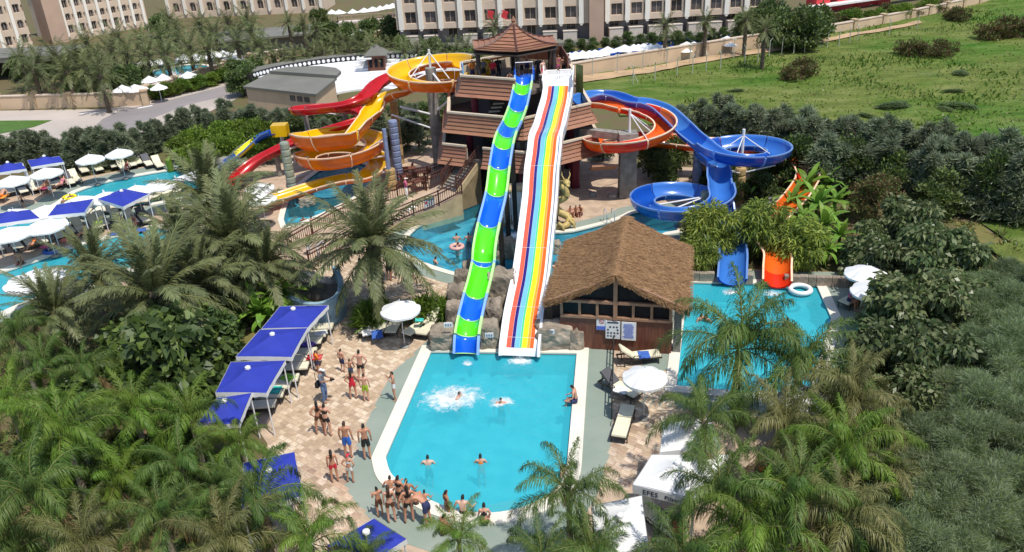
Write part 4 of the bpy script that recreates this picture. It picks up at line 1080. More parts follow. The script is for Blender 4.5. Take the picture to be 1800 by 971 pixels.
for s in (-1, 1):
    b = MB(); V = [(s*.1, .2, 2.6), (s*2.3, .2, 2.6), (s*.1, .2, 3.6)]; b.add(V, [(0, 1, 2) if s > 0 else (2, 1, 0)]); b.build('pane', M['dark_glass'], hut, world=False)
    hb_('barge_board', (s*3.15, -.02, 2.42), (0, -.02, 3.80), .1, .16)
# thatched roof: two thick slopes with a sagging, ragged surface
rs = random.Random(2)
def thatch_pt(u, v, s, up=0.0):
    """u 0..1 ridge->eave, v 0..1 front->back"""
    x = s*(3.22*u+.02); z = 3.98-1.52*u+.10*math.sin(u*math.pi)*-1+.05*mnoise.noise(Vector((u*5, v*9, s)))
    y = -.12+6.95*v+(.10*mnoise.noise(Vector((u*7, v*3, 9))))
    return Vector((x, y, z+up))
roofm = MB()
for s in (-1, 1):
    nu, nv = 14, 26
    for top in (0, 1):
        V = [thatch_pt(i/nu, j/nv, s, 0 if top else -.24) for j in range(nv+1) for i in range(nu+1)]
        F = [(j*(nu+1)+i, j*(nu+1)+i+1, (j+1)*(nu+1)+i+1, (j+1)*(nu+1)+i) for j in range(nv) for i in range(nu)]
        flip = (s > 0) == bool(top)
        roofm.add(V, [f if flip else f[::-1] for f in F])
    e = [(thatch_pt(i/nu, j, s), thatch_pt(i/nu, j, s, -.24)) for j in (0, 1) for i in range(nu+1)]
    for j in (0, 1):
        for i in range(nu):
            a, c = e[j*(nu+1)+i], e[j*(nu+1)+i+1]; roofm.add([a[0], c[0], c[1], a[1]], [(0, 1, 2, 3)])
    for j in range(nv): roofm.add([thatch_pt(1, j/nv, s), thatch_pt(1, (j+1)/nv, s), thatch_pt(1, (j+1)/nv, s, -.24), thatch_pt(1, j/nv, s, -.24)], [(0, 1, 2, 3)])
roof = roofm.build('roof', M['thatch'], hut, smooth=True, world=False)
st_ = MB()
for n in range(15000):
    s = rs.choice((-1, 1)); u = rs.random()**.8; v = rs.random(); p = thatch_pt(u, v, s); L = .16+.22*rs.random(); du = L/3.5
    q = thatch_pt(min(1.06, u+du), v+rs.uniform(-.012, .012), s); w = .012+.014*rs.random(); lift = Vector((0, 0, .015+.05*rs.random()))
    if u+du > 1: q.z -= .12*rs.random()
    d = Vector((0, w, 0)); st_.add([p-d+Vector((0, 0, .005)), p+d+Vector((0, 0, .005)), q+d*.4+lift, q-d*.4+lift], [(0, 1, 2, 3)], 0 if rs.random() < .55 else 1)
for n in range(2200):      # ragged ends on the gable edges and ridge
    s = rs.choice((-1, 1)); u = rs.random(); v = rs.choice((0, 0, 1)); p = thatch_pt(u, v, s, -.24*rs.random()); q = p+Vector((s*.08, (-1 if v == 0 else 1)*(.03+.07*rs.random()), -.12*rs.random()))
    d = Vector((.014, 0, .006)); st_.add([p-d, p+d, q+d*.5, q-d*.5], [(0, 1, 2, 3)], rs.randrange(2))
for n in range(2200):
    v = rs.random(); s = rs.choice((-1, 1)); p = Vector((rs.uniform(-.1, .1), -.1+6.95*v, 4.0)); q = p+Vector((s*(.15+.2*rs.random()), rs.uniform(-.1, .1), -.10+.05*rs.random()))
    d = Vector((0, .016, 0)); st_.add([p-d, p+d, q+d*.5, q-d*.5], [(0, 1, 2, 3)], rs.randrange(2))
stuff(st_.build('straw', [M['thatch'], M['straw']], roof, world=False))
# notices on the hut wall
def notice(x, z, w, h, label, y=.075):
    t = thing('notice_board', label, 'sign', HW(x, y, z), HR); b = MB(); b.box((0, 0, 0), (w, .03, h)); b.build('panel', M['paper'], t, world=False); return t
t = notice(-.62, 1.40, .46, .62, 'small notice with a red prohibition mark and blue lower half on the hut')
b = MB(); b.box((0, -.02, -.2), (.44, .012, .2)); b.build('print', M['ink_blue'], t, world=False)
b = MB(); n = 16
b.add([(.12*math.cos(a)*k, -.022, .14+.12*math.sin(a)*k) for k in (1, .8) for a in [2*math.pi*i/n for i in range(n)]], [(i, (i+1) % n, n+(i+1) % n, n+i) for i in range(n)]+[(n+i, n+(i+1) % n, (i+1) % n, i) for i in range(n)]); b.beam((-.08, -.022, .22), (.08, -.022, .06), .012, .025); b.build('prohibition_mark', M['ink_red'], t, world=False)
t = notice(-.10, 1.15, .66, .92, 'big white rules notice with rows of small pictograms on the hut', y=.045)
b = MB(); b.box((0, -.02, .39), (.5, .012, .07)); b.build('heading', M['ink_dark'], t, world=False)
b = MB()
for r_, cols in ((.15, (-.12, .04, .18)), (.0, (-.22, .22)), (-.16, (-.22, -.08, .07, .22)), (-.32, (-.22, -.08, .07))):
    for c in cols: b.box((c, -.02, r_), (.09, .012, .05)); b.box((c, -.021, r_+.045), (.035, .012, .03))
stuff(b.build('pictogram', M['ink_dark'], t, world=False))
t = notice(.62, 1.13, .66, .94, 'white notice covered in fine blue text, right hand sheet on the hut', y=.04)
b = MB()
for i in range(13): b.box((rs.uniform(-.03, .03), -.02, .36-i*.058), (.44+rs.uniform(-.08, .08), .012, .018))
stuff(b.build('text_line', M['ink_blue'], t, world=False))

# ================================================================== rocks and planters
def rock(label, c, s, seed, rz=0, m='rock', name='rock', sq=.55):
    bm = bmesh.new(); bmesh.ops.create_icosphere(bm, subdivisions=4, radius=1)
    for v in bm.verts:
        n = v.co.normalized(); k = 1/max(abs(n.x), abs(n.y), abs(n.z)); f = (1-sq)+sq*k
        d = 1+.22*mnoise.noise(n*1.6+Vector((seed*7.1, 0, 0)))+.09*mnoise.noise(n*4.5+Vector((0, seed*3.3, 0)))+.04*mnoise.noise(n*11+Vector((0, 0, seed)))
        p = n*f*d*.62; v.co = Vector((p.x*s[0], p.y*s[1], p.z*s[2]))
    me = bpy.data.meshes.new(name); bm.to_mesh(me); bm.free(); me.materials.append(M[m])
    o = bpy.data.objects.new(name, me); o.location = c; o.rotation_euler = (0, 0, rz); link(o)
    return tag(o, label, 'rock')
def at(px, py, z): return G(px, py, z)
def rk(label, px, py, s, seed, rz=0, m='rock', sq=.72):
    s = (s[0]*.76, s[1]*.76, s[2]*.82); p = G(px, py, 0); return rock(label, (p.x, p.y+s[1]*.35, s[2]*.42), s, seed, rz, m, sq=sq)
rk('brown boulder with white plate at the far left corner of the splash pool', 781, 614, (1.35, 1.2, 1.15), 1)
rk('tall stepped rock close to the left edge of the green slide end', 803, 585, (1.0, 1.1, 1.75), 2)
rk('stepped rock second up beside the body slide', 806, 562, (1.0, 1.2, 2.1), 3)
rk('stepped rock third up beside the body slide', 818, 540, (1.0, 1.2, 2.3), 4)
rk('stepped rock under the long blue band of the slide', 830, 522, (.9, 1.2, 2.2), 5)
rk('upright brown rock with plate between the two slide ends', 861, 612, (1.05, 1.1, 1.5), 6, sq=.75)
rk('taller rock behind the one between the slide ends', 868, 585, (1.0, 1.2, 1.9), 7, sq=.7)
rk('dark wide rock wall between the slides above the pool', 884, 552, (1.5, 1.2, 2.6), 8, sq=.8)
rk('broad grey boulder with plate right of the white slide', 976, 614, (1.85, 1.2, 1.5), 9, sq=.75)
rk('slim pointed boulder beside the hut ramp', 1014, 614, (.75, .9, 1.25), 10)
rk('low rock by the foot of the white slide', 956, 609, (.6, .6, .5), 11)
rk('pale rock rising from the lagoon beside the green slide', 888, 452, (1.1, 1.3, 1.2), 12)
rk('low pink rock below the lagoon waterfall', 900, 440, (.9, .9, .6), 13)
rk('flat rock in the lagoon against the white slide', 977, 444, (.7, .9, .7), 14)
rk('rock ledge on the left edge of the slide landing garden', 1215, 400, (1.6, 1.0, .9), 15, m='grey_stone')
rk('grey boulder under the second blue loop', 1345, 395, (1.8, 1.3, 1.4), 16, m='grey_stone')
rk('grey boulder beside the banana plants', 1372, 385, (1.4, 1.2, 1.5), 17, m='grey_stone')
rk('brown rock by the end of the yellow slide', 540, 362, (1.1, .9, .7), 18)
rk('grey rock at the head of the lazy river', 395, 297, (1.7, 1.2, .9), 19, m='grey_stone')
rk('flat stone slab beside the lazy river head', 372, 288, (1.6, 1.0, .7), 20, m='grey_stone')
rk('tan boulder on the terrace by the date palms', 318, 392, (2.2, 1.2, .9), 21)
rk('white stone under the dark red column', 1042, 346, (.5, .4, .35), 22, m='grey_stone')
rk('pale stone right of the dark red column', 1076, 350, (.6, .4, .4), 23, m='grey_stone')
# number plates on the boulders (print too small to read: three grey dabs each)
for px, py, z, lab in ((788, 571, .95, 'white number plate on the left boulder of the pool'), (860, 589, .85, 'pale number plate on the rock between the slides'), (967, 583, .85, 'pale number plate on the boulder right of the white slide')):
    P = {788: 614, 860: 612, 967: 614}[px]; base = G(px, P, 0); y = base.y-.22; p = on_plane(px, py, Vector((base.x, y, 0)), Vector((1, 0, 0)))
    t = thing('number_plate', lab, 'sign', p, R(-4)); b = MB(); b.box((0, -.02, 0), (.40, .04, .24)); b.build('plate', M['paper'], t, world=False)
    b = MB(); [b.box((-.11+.11*i, -.045, 0), (.07, .012, .11)) for i in range(3)]; stuff(b.build('digit', M['ink_grey'], t, world=False))
# retaining wall behind the landing pool, of stone blocks
t = thing('retaining_wall', 'low grey stone wall behind the slide landing pool', 'wall', G(1209, 497))
p0, p1 = G(1202, 493), G(1560, 506); d = (p1-p0); n = 26; bmx = MB(); bmx.box((0, 0, .26), (d.length/n*.985, .34, .52), taper=.97); bmx = bmx.mesh('block', M['rock'])
openx = lambda i: any(abs(p0.x+d.x*(i+.5)/n-c) < .80 for c in (11.45, 13.5))
for i in range(n):
    if openx(i): continue
    piece('block', bmx, t, p0+d*((i+.5)/n)-Vector(t.location)+Vector((0, -.02*(i % 3), .01*(i % 2))), (0, 0, math.atan2(d.y, d.x)))
# ================================================================== umbrellas
def octo_umbrella(rad=1.45, zt=2.45, drop=.42):
    t = thing('white_parasol', None, 'parasol'); n = 8; c = MB(); rings = 5; V = [(0, 0, zt)]
    for k in range(1, rings+1):
        f = k/rings; r_ = rad*f; z = zt-drop*(f**1.15)
        for j in range(n*4):
            a = 2*math.pi*j/(n*4); sc = 1-.045*abs(math.sin(a*n/2+math.pi/2*0))*f if False else 1-.05*(1-abs(math.cos(a*n/2)))*f
            V.append((r_*sc*math.cos(a), r_*sc*math.sin(a), z-.06*f*(1-abs(math.cos(a*n/2)))))
    m_ = n*4; F = [(0, 1+j, 1+(j+1) % m_) for j in range(m_)]
    for k in range(rings-1):
        for j in range(m_): F.append((1+k*m_+j, 1+(k+1)*m_+j, 1+(k+1)*m_+(j+1) % m_, 1+k*m_+(j+1) % m_))
    c.add(V, F); b0 = 1+(rings-1)*m_
    hem = [(v[0]*1.0, v[1]*1.0, v[2]-.10) for v in V[b0:]]
    c.add(V[b0:]+hem, [(j, m_+j, m_+(j+1) % m_, (j+1) % m_) for j in range(m_)])
    c.build('canopy', M['white_fabric'], t, world=False)
    b = MB(); b.tube([(0, 0, .05), (0, 0, zt+.12)], .028, 8); b.build('pole', M['white_steel'], t, world=False)
    b = MB(); b.lathe((0, 0, 0), [(.34, 0), (.34, .06), (.10, .10), (.06, .2)], 14); b.build('base', M['grey_stone'], t, world=False)
    rb = MB(); [rb.tube([(0, 0, zt-.12), (rad*.93*math.cos(R(45*k)), rad*.93*math.sin(R(45*k)), zt-drop-.02)], .014, 4) for k in range(8)]; stuff(rb.build('rib', M['steel'], t, world=False))
    return t
PAR = [(703, 537, 'large white parasol over the loungers in front of the lone date palm', 0.95), (1134, 655, 'white parasol beside the hut ramp, half under a palm frond', 0.90), (1523, 474, 'shaded white parasol nearer the stone wall beside the fig tree', 1.00), (1540, 505, 'dappled white parasol in front of another beside the fig tree', 1.10), (1590, 612, 'white parasol glimpsed through the fig tree leaves', 0.95), (1412, 690, 'white parasol at the near right corner of the landing pool', 0.90), (157, 276, 'white parasol of a pair by the hedge, the one nearer the blue canopies', 1.06), (208, 266, 'white parasol of a pair by the hedge, farther along the terrace', 1.03), (80, 300, 'white parasol standing in front of the far blue canopies, right one', 1.14), (20, 314, 'white parasol standing in front of the far blue canopies, left one', 1.14), (279, 321, 'white parasol beside the lazy river with coral towel below', 1.10), (239, 331, 'white parasol just behind the big blue canopy at the river', 1.06), (185, 343, 'white parasol between two blue canopies on the river terrace', 1.14), (140, 350, 'white parasol behind the middle blue canopy, on the river bank', 1.14), (80, 367, 'tall white parasol between the middle and left blue canopies', 1.22), (79, 392, 'white parasol in front of the gap between blue canopies', 1.29), (16, 406, 'white parasol at the left edge above the lower pool', 1.29), (24, 373, 'white parasol behind the leftmost terrace canopy', 1.06), (62, 486, 'big white parasol at the near edge of the lower pool', 1.60), (110, 500, 'white parasol half covered by date palm fronds near the lower pool', 1.20), (455, 326, 'white parasol left of the green pillar by the spiral pool', 0.99), (458, 345, 'white parasol at the foot of the green pillar', 0.99)]
proto = None
for px, py, lab, rad in PAR:
    p = G(px, py, 2.25)
    if proto is None: o = proto = octo_umbrella()
    else: o = copy_tree(proto)
    o['label'] = lab; o['group'] = 'white parasols round the pools'; k = rad/1.45
    o.location = (p.x, p.y, 0); o.rotation_euler = (0, 0, R(px*7 % 45)); o.scale = (k, k, 1)
# rocks used as a lounging sail: white awning at the lazy river head
t = thing('shade_sail', 'white stretched shade sail over the head of the lazy river', 'awning', G(345, 318))
q = [G(308, 314, 1.9), G(357, 290, 2.1), G(348, 305, 2.0), G(345, 320, 1.9), G(305, 322, 1.7)]
b = MB(); b.prism([(v.x, v.y) for v in q], 1.9, 1.93); b.build('cloth', M['white_fabric'], t)
for v in (q[0], q[1], q[3]): b = MB(); b.tube([(v.x, v.y, 0), (v.x, v.y, 2.1)], .04, 6); b.build('pole', M['white_steel'], t)
# closed parasols
def closed():
    t = thing('folded_parasol', None, 'parasol'); b = MB(); b.lathe((0, 0, 0), [(.04, .75), (.17, .8), (.15, 1.3), (.09, 1.9), (.02, 2.35)], 10); b.build('canopy', M['white_fabric'], t, world=False)
    b = MB(); b.tube([(0, 0, 0), (0, 0, .8)], .03, 6); b.build('pole', M['white_steel'], t, world=False); b = MB(); b.lathe((0, 0, 0), [(.3, 0), (.3, .07), (.06, .12)], 10); b.build('base', M['grey_stone'], t, world=False); return t
pc = None
for px, py, lab in ((154, 398, 'folded white parasol in front of the middle blue canopy'), (196, 388, 'folded white parasol left of the big blue canopy'), (56, 337, 'folded white parasol among the far terrace loungers'),
                    (263, 63, 'folded white parasol under the hotel palms'), (378, 118, 'folded white parasol by the hotel pool')):
    p = G(px, py, .1); o = pc if pc and False else (closed() if pc is None else copy_tree(pc)); pc = pc or o; o.location = (p.x, p.y, 0); o['label'] = lab; o['group'] = 'folded parasols'
# ---- square blue canopies
def blue_canopy(label, corners, z=2.15, rise=.42, posts=True):
    """corners: four image bearings of the canopy edge"""
    C = [G(x, y, z) for x, y in corners]; cen = sum(C, Vector())/4
    t = thing('blue_canopy', label, 'canopy', (cen.x, cen.y, 0), 0, 'blue square canopies')
    n = 6; b = MB(); apex = cen+Vector((0, 0, rise))
    for i in range(4):
        a, c = C[i], C[(i+1) % 4]; V = []
        for k in range(n+1):
            f = k/n
            for j in range(n+1):
                e = a.lerp(c, j/n); p = apex.lerp(e, f); p.z -= .10*math.sin(math.pi*f)*.8; e_in = .025*math.sin(math.pi*j/n)*f; p += (apex-e)*e_in*.6; V.append(p)
        b.add(V, [(k*(n+1)+j, (k+1)*(n+1)+j, (k+1)*(n+1)+j+1, k*(n+1)+j+1) for k in range(n) for j in range(n)])
    b.build('canopy_cloth', M['blue_fabric'], t, smooth=True)
    v = MB()
    for i in range(4):
        a, c = C[i], C[(i+1) % 4]; m_ = 8; T = []
        for j in range(m_+1):
            e = a.lerp(c, j/m_); e += (apex-e)*.025*math.sin(math.pi*j/m_)*.6; e += (e-cen).normalized()*.02; T.append(e)
        v.add([(p.x, p.y, p.z+.01) for p in T]+[(p.x, p.y, p.z-.20+.03*math.sin(j*2.1)) for j, p in enumerate(T)], [(j, m_+1+j, m_+2+j, j+1) for j in range(m_)])
    v.build('valance', M['white_fabric'], t)
    b = MB(); b.lathe(apex, [(.12, -.03), (.11, .05), (.03, .10)], 10); b.build('cap', M['white_plastic'], t)
    for c in C:
        q = c.lerp(Vector((cen.x, cen.y, c.z)), .06); b = MB(); b.tube([(q.x, q.y, 0), (q.x, q.y, z-.02)], .03, 6); b.build('post', M['white_steel'], t)
    for i in range(4):
        b = MB(); b.tube([apex-Vector((0, 0, .30)), apex.lerp(C[i], .5)-Vector((0, 0, .26)), C[i]-Vector((0, 0, .10))], .022, 5); b.build('rafter', M['white_steel'], t)
    return t
blue_canopy('farthest blue canopy of the plaza row, against the pale blue curved wall', [(492, 539), (577, 537), (541, 576), (460, 578)])
blue_canopy('blue canopy second from the curved wall in the plaza row', [(457, 580), (540, 577), (512, 628), (415, 627)])
blue_canopy('blue canopy third from the curved wall in the plaza row', [(406, 637), (501, 634), (468, 691), (379, 690)])
blue_canopy('blue canopy at the near end of the plaza row, partly behind palm fronds', [(382, 700), (442, 691), (420, 745), (345, 748)])
blue_canopy('creased blue canopy among the palms at lower left', [(428, 814), (517, 795), (534, 871), (424, 903)], z=2.3)
blue_canopy('blue canopy at the bottom edge below the bathers', [(657, 912), (714, 948), (640, 1000), (575, 960)], z=2.3)
blue_canopy('far blue canopy under the grey hedge, right of the pair', [(48, 282), (105, 275), (112, 285), (55, 294)])
blue_canopy('far blue canopy under the grey hedge, cut by the left edge', [(-12, 293), (38, 286), (46, 297), (-8, 305)])
blue_canopy('blue canopy at the right end of the river terrace row', [(215, 332), (262, 341), (216, 364), (172, 350)], z=2.3)
blue_canopy('blue canopy in the middle of the river terrace row', [(100, 360), (164, 350), (148, 374), (84, 380)], z=2.3)
blue_canopy('blue canopy at the left end of the river terrace row', [(-25, 378), (52, 369), (70, 384), (-15, 396)], z=2.3)
# ---- white square canopies at the bottom
def white_canopy(label, corners, z=2.3, text=False):
    t = blue_canopy(label, corners, z); t.name = 'white_canopy'; t['group'] = 'white square canopies'
    for k in KIDS[t]:
        if k.name.startswith('canopy_cloth'): k.data.materials[0] = M['white_fabric']
    return t
def lettering(body, size, m, parent, loc, rot, name='lettering', ext=.004):
    cu = bpy.data.curves.new('txt', 'FONT'); cu.body = body; cu.size = size; cu.extrude = ext; cu.resolution_u = 2
    o = bpy.data.objects.new('txt', cu); COL.objects.link(o); dg = bpy.context.evaluated_depsgraph_get()
    me = bpy.data.meshes.new_from_object(o.evaluated_get(dg)); bpy.data.objects.remove(o); me.materials.clear(); me.materials.append(M[m])
    q = bpy.data.objects.new(name, me); q.location = loc; q.rotation_euler = rot; return link(q, parent)
cs = [(1146, 800), (1280, 800), (1222, 878), (1113, 851)]
t = white_canopy('white square canopy with printed lettering along its near edge', cs)
for k in KIDS[t]:
    if k.name.startswith('valance'): pass
a, c = G(1113, 851, 2.3), G(1222, 878, 2.3); d = (c-a); ang = math.atan2(d.y, d.x); nrm = Vector((d.y, -d.x, 0)).normalized()
b = MB(); b.beam(a+nrm*.035+Vector((0, 0, -.16)), c+nrm*.035+Vector((0, 0, -.16)), .02, .34); b.build('print_band', M['white_fabric'], t)
p = a.lerp(c, .16)+nrm*.05+Vector((0, 0, -.27)); L1_ = lettering('EFES', .27, 'ink_dark', t, p-Vector(t.location), (R(90), 0, ang))
p = a.lerp(c, .52)+nrm*.05+Vector((0, 0, -.27)); lettering('Pilsen', .23, 'ink_dark', t, p-Vector(t.location), (R(90), 0, ang))
white_canopy('white square canopy under palms at the bottom edge, beside the lettered one', [(1040, 890), (1128, 872), (1140, 960), (1050, 985)])
white_canopy('white square canopy in dappled shade behind the lettered one', [(1165, 745), (1250, 735), (1265, 785), (1160, 795)])
# ================================================================== loungers
def make_lounger(cm, back=38, name='sun_lounger'):
    t = thing(name, None, 'sun lounger'); b = MB()
    for s in (-1, 1): b.beam((s*.31, 0, .30), (s*.31, 1.95, .30), .05, .06)
    b.beam((-.31, .02, .30), (.31, .02, .30), .05, .06); b.beam((-.31, 1.93, .30), (.31, 1.93, .30), .05, .06); b.box((0, .62, .31), (.58, 1.2, .03)); b.build('frame', M['dark_frame'], t, world=False)
    for s in (-1, 1):
        for y in (.15, 1.7): b = MB(); b.tube([(s*.31, y, 0), (s*.31, y, .3)], .025, 6); b.build('leg', M['dark_frame'], t, world=False)
        b = MB(); b.tube([(s*.33, .95, .3), (s*.34, 1.0, .5), (s*.34, 1.25, .54), (s*.33, 1.45, .33)], .02, 5); b.build('armrest', M['dark_frame'], t, world=False)
    b = MB(); b.box((0, .63, .365), (.58, 1.22, .07), taper=.97); b.build('seat_cushion', M['cream_cushion'], t, world=False)
    a = R(back); Mx = Matrix.Rotation(a, 3, 'X'); c = Vector((0, 1.26, .36))+Mx@Vector((0, .38, .02))
    b = MB(); b.box(c, (.58, .76, .07), M=Mx, taper=.97); b.build('back_cushion', M[cm], t, world=False)
    b = MB(); c2 = Vector((0, 1.26, .32))+Mx@Vector((0, .38, .0)); b.box(c2, (.60, .78, .025), M=Mx); b.build('back_frame', M['dark_frame'], t, world=False)
    b = MB(); b.beam((-.28, 1.75, .3), (-.28, 1.26+.6*math.cos(a), .34+.6*math.sin(a)), .03, .03); b.beam((.28, 1.75, .3), (.28, 1.26+.6*math.cos(a), .34+.6*math.sin(a)), .03, .03); stuff(b.build('prop', M['dark_frame'], t, world=False))
    return t
LP = {}
def lounger(foot, head, cm, label, group, back=38):
    f, h = G(*foot), G(*head, .5); d = h-f; rz = math.atan2(d.y, d.x)-math.pi/2; k = (cm, back)
    if k not in LP: o = LP[k] = make_lounger(cm, back)
    else: o = copy_tree(LP[k])
    o.location = (f.x, f.y, .025); o.rotation_euler = (0, 0, rz); o['label'] = label; o['group'] = group; return o
g_ = 'loungers under the white parasol'
lounger((641, 598), (648, 566), 'cream_cushion', 'cream lounger with folded towel, farthest left under the big white parasol', g_)
lounger((664, 596), (672, 564), 'cream_cushion', 'cream lounger spread with a blue towel under the big white parasol', g_)
lounger((687, 597), (693, 565), 'grey_cushion', 'dark backed lounger in the middle under the big white parasol', g_)
lounger((714, 600), (736, 568), 'cream_cushion', 'cream lounger with turquoise cloth at its head by the parasol', g_, 30)
lounger((741, 600), (754, 566), 'cream_cushion', 'pale lounger against the boulder right of the parasol', g_, 45)
def towel(px, py, z, s, col, label, rz=0, var=None):
    k = 'towel_'+col
    if k not in M: defm(k, {'blue': (.05, .13, .45), 'turq': (.05, .5, .42), 'red': (.55, .03, .05), 'pink': (.62, .10, .22), 'coral': (.75, .20, .15), 'white': (.75, .75, .75), 'orange': (.75, .30, .04), 'green': (.25, .55, .05), 'violet': (.10, .06, .35)}[col], rough=.95, var=.3, scale=5)
    p = G(px, py, z); b = MB(); n = 8; V = []
    for i in range(n+1):
        for j in range(n+1): x, y = (i/n-.5)*s[0], (j/n-.5)*s[1]; V.append((x, y, .03*mnoise.noise(Vector((x*6+px, y*6, 1)))+.02))
    q = list(V); F = [(i*(n+1)+j, (i+1)*(n+1)+j, (i+1)*(n+1)+j+1, i*(n+1)+j+1) for i in range(n) for j in range(n)]
    b.add(V, F); b.add([(a, c, d-.035) for a, c, d in V], [f[::-1] for f in F])
    o = b.build('towel', M[k]); o.location = p; o.rotation_euler = (0, 0, rz); return tag(o, label, 'towel')
towel(663, 588, .42, (.52, .8), 'blue', 'blue and white towel on the second lounger under the big parasol', R(10))
towel(645, 585, .42, (.45, .6), 'white', 'crumpled pale towel on the leftmost lounger by the parasol', R(12)); towel(737, 563, .82, (.4, .3), 'turq', 'turquoise cloth draped over a lounger head by the boulder')
g_ = 'loungers shaded by the blue canopies'  # grey backs carry the canopy shade in their colour; seats stay cream
for i, (x, y, cm) in enumerate([(588, 585, 'grey_cushion'), (577, 598, 'grey_cushion'), (568, 610, 'grey_cushion'), (559, 629, 'grey_cushion'), (549, 642, 'grey_cushion'), (545, 655, 'grey_cushion'), (528, 676, 'cream_cushion'), (514, 689, 'grey_cushion'), (502, 704, 'grey_cushion'), (488, 722, 'grey_cushion')]):
    lounger((x, y), (x-66, y-12), cm, (ORD[i]+' dark lounger under the blue canopies, counted from the curved wall' if cm[0] == 'g' else 'only cream lounger sticking out beneath the blue canopies'), g_, 20)
    b_ = G(x-4, y, .40)
towel(553, 628, .45, (.7, .5), 'red', 'red towel on a dark lounger under the blue canopies')
g_ = 'loungers on the small patio by the hut'
lounger((1160, 633), (1107, 622), 'cream_cushion', 'cream lounger lying across the foot of the hut wall', g_, 40)
lounger((1087, 782), (1096, 736), 'cream_cushion', 'cream lounger beside the black handrail', g_, 5)
lounger((1122, 708), (1084, 672), 'grey_cushion', 'dark lounger with white towel beside the handrail', g_, 40)
g_ = 'loungers on the far terrace under the hedge'
far = [(153, 310, 'g'), (178, 307, 'g'), (205, 301, 'g'), (222, 305, 'c'), (236, 299, 'g'), (248, 295, 'g'), (266, 298, 'g'), (285, 301, 'c'), (139, 326, 'c'), (128, 331, 'g'), (108, 333, 'g'), (94, 334, 'c'), (80, 337, 'c'), (66, 342, 'c'), (46, 346, 'g'), (22, 347, 'g'), (3, 354, 'c')]
for i, (x, y, c) in enumerate(far):
    lounger((x, y), (x-9, y-17), 'cream_cushion' if c == 'c' else 'grey_cushion', '%s %s lounger on the far terrace, counted from %s' % (ORD[i if i < 8 else i-8], 'cream' if c == 'c' else 'dark', 'the lone pair of parasols' if i < 8 else 'the yellow one leftwards'), g_)
g_ = 'loungers on the river terrace'
near_ = [(37, 446, 'g'), (60, 440, 'c'), (80, 436, 'g'), (112, 427, 'g'), (129, 419, 'c'), (149, 416, 'c'), (176, 411, 'c'), (188, 405, 'c'), (217, 402, 'c'), (240, 401, 'c'), (3, 450, 'g'), (262, 398, 'g')]
for i, (x, y, c) in enumerate(near_):
    lounger((x, y), (x-11, y-20), 'cream_cushion' if c == 'c' else 'grey_cushion', '%s %s lounger in the row along the lower pool' % (ORD[i], 'cream' if c == 'c' else 'dark'), g_)
for i, (x, y) in enumerate([(128, 392), (146, 388), (168, 384), (186, 380), (205, 374), (222, 372), (240, 366), (255, 364), (275, 356), (290, 354), (306, 350)]):
    lounger((x, y), (x+6, y-20), 'grey_cushion', ORD[i]+' dark lounger in the back row beside the lazy river', g_)
towel(80, 433, .42, (.55, .7), 'pink', 'bright pink towel on a dark lounger by the lower pool'); towel(113, 423, .42, (.5, .5), 'coral', 'coral towel on a lounger by the lower pool'); towel(279, 334, .5, (1.1, .7), 'coral', 'coral towel hanging under the river parasol')
towel(80, 331, .42, (.5, .9), 'pink', 'pink towel on a cream lounger of the far terrace'); towel(4, 346, .42, (.6, .9), 'orange', 'orange towel on a lounger at the left edge'); towel(173, 392, .85, (.4, .4), 'green', 'lime towel on a cream lounger head'); towel(225, 408, .1, (2.2, .6), 'blue', 'blue and white air mattress lying beside the lower pool', R(15))
for x, y, c, l in ((578, 590, 'white', 'white towel on the second lounger under the blue canopies'), (556, 610, 'violet', 'violet towel on a dark lounger beneath the second blue canopy'), (520, 668, 'green', 'lime towel on the cream lounger under the third blue canopy'), (498, 690, 'turq', 'turquoise towel on a lounger under the third blue canopy'), (1105, 690, 'white', 'white towel on the dark lounger by the handrail'), (1146, 628, 'blue', 'blue towel on the lounger across the hut foot')): towel(x-14, y-4, .43, (.5, .6), c, l, x % 3)
# inflatables
def swim_ring(px, py, z, label, m='paper', r=.34, rr=.10, flat=True, rot=None):
    p = G(px, py, z); b = MB(); n, k = 18, 8; V = []; F = []
    for i in range(n):
        a = 2*math.pi*i/n
        for j in range(k): c = 2*math.pi*j/k; V.append(((r+rr*math.cos(c))*math.cos(a), (r+rr*math.cos(c))*math.sin(a), rr*math.sin(c)))
    for i in range(n):
        for j in range(k): F.append((i*k+j, ((i+1) % n)*k+j, ((i+1) % n)*k+(j+1) % k, i*k+(j+1) % k))
    b.add(V, F); o = b.build('swim_ring', M[m], smooth=True); o.location = p; o.rotation_euler = rot or (0, 0, 0); return tag(o, label, 'swim ring')
swim_ring(726, 374, .6, 'white lifebuoy hanging on the tan wall above the lagoon', 'paper', .34, .09, rot=(R(80), 0, R(40)))
swim_ring(1407, 509, .12, 'white and red swim ring on the coping of the landing pool', 'paper', .5, .13)
swim_ring(803, 434, .02, 'pale pink swim ring floating in the lagoon with a bather', 'pale_pink', .36, .12)
swim_ring(122, 347, .02, 'yellow swim ring at the bank of the lazy river', 'lane_yellow', .4, .13)
swim_ring(92, 441, .1, 'violet swim ring on the bank of the lower pool', 'towel_blue', .45, .13)
# crocodile-green inflatable arch at the lazy river head
t = thing('play_arch', 'green play arch at the head of the lazy river', 'play arch', G(312, 300)); b = MB(); p = G(312, 300)
b.tube([p+Vector((-.5, 0, 0)), p+Vector((-.55, 0, .9)), p+Vector((-.1, .2, 1.4)), p+Vector((.6, .3, 1.5)), p+Vector((1.1, .4, 1.1))], .26, 10); b.build('tube', M['bush_bright'], t)
b = MB(); b.tube([p+Vector((.5, .2, 0)), p+Vector((.5, .2, 1.4))], .12, 8); b.build('post', M['ink_red'], t)
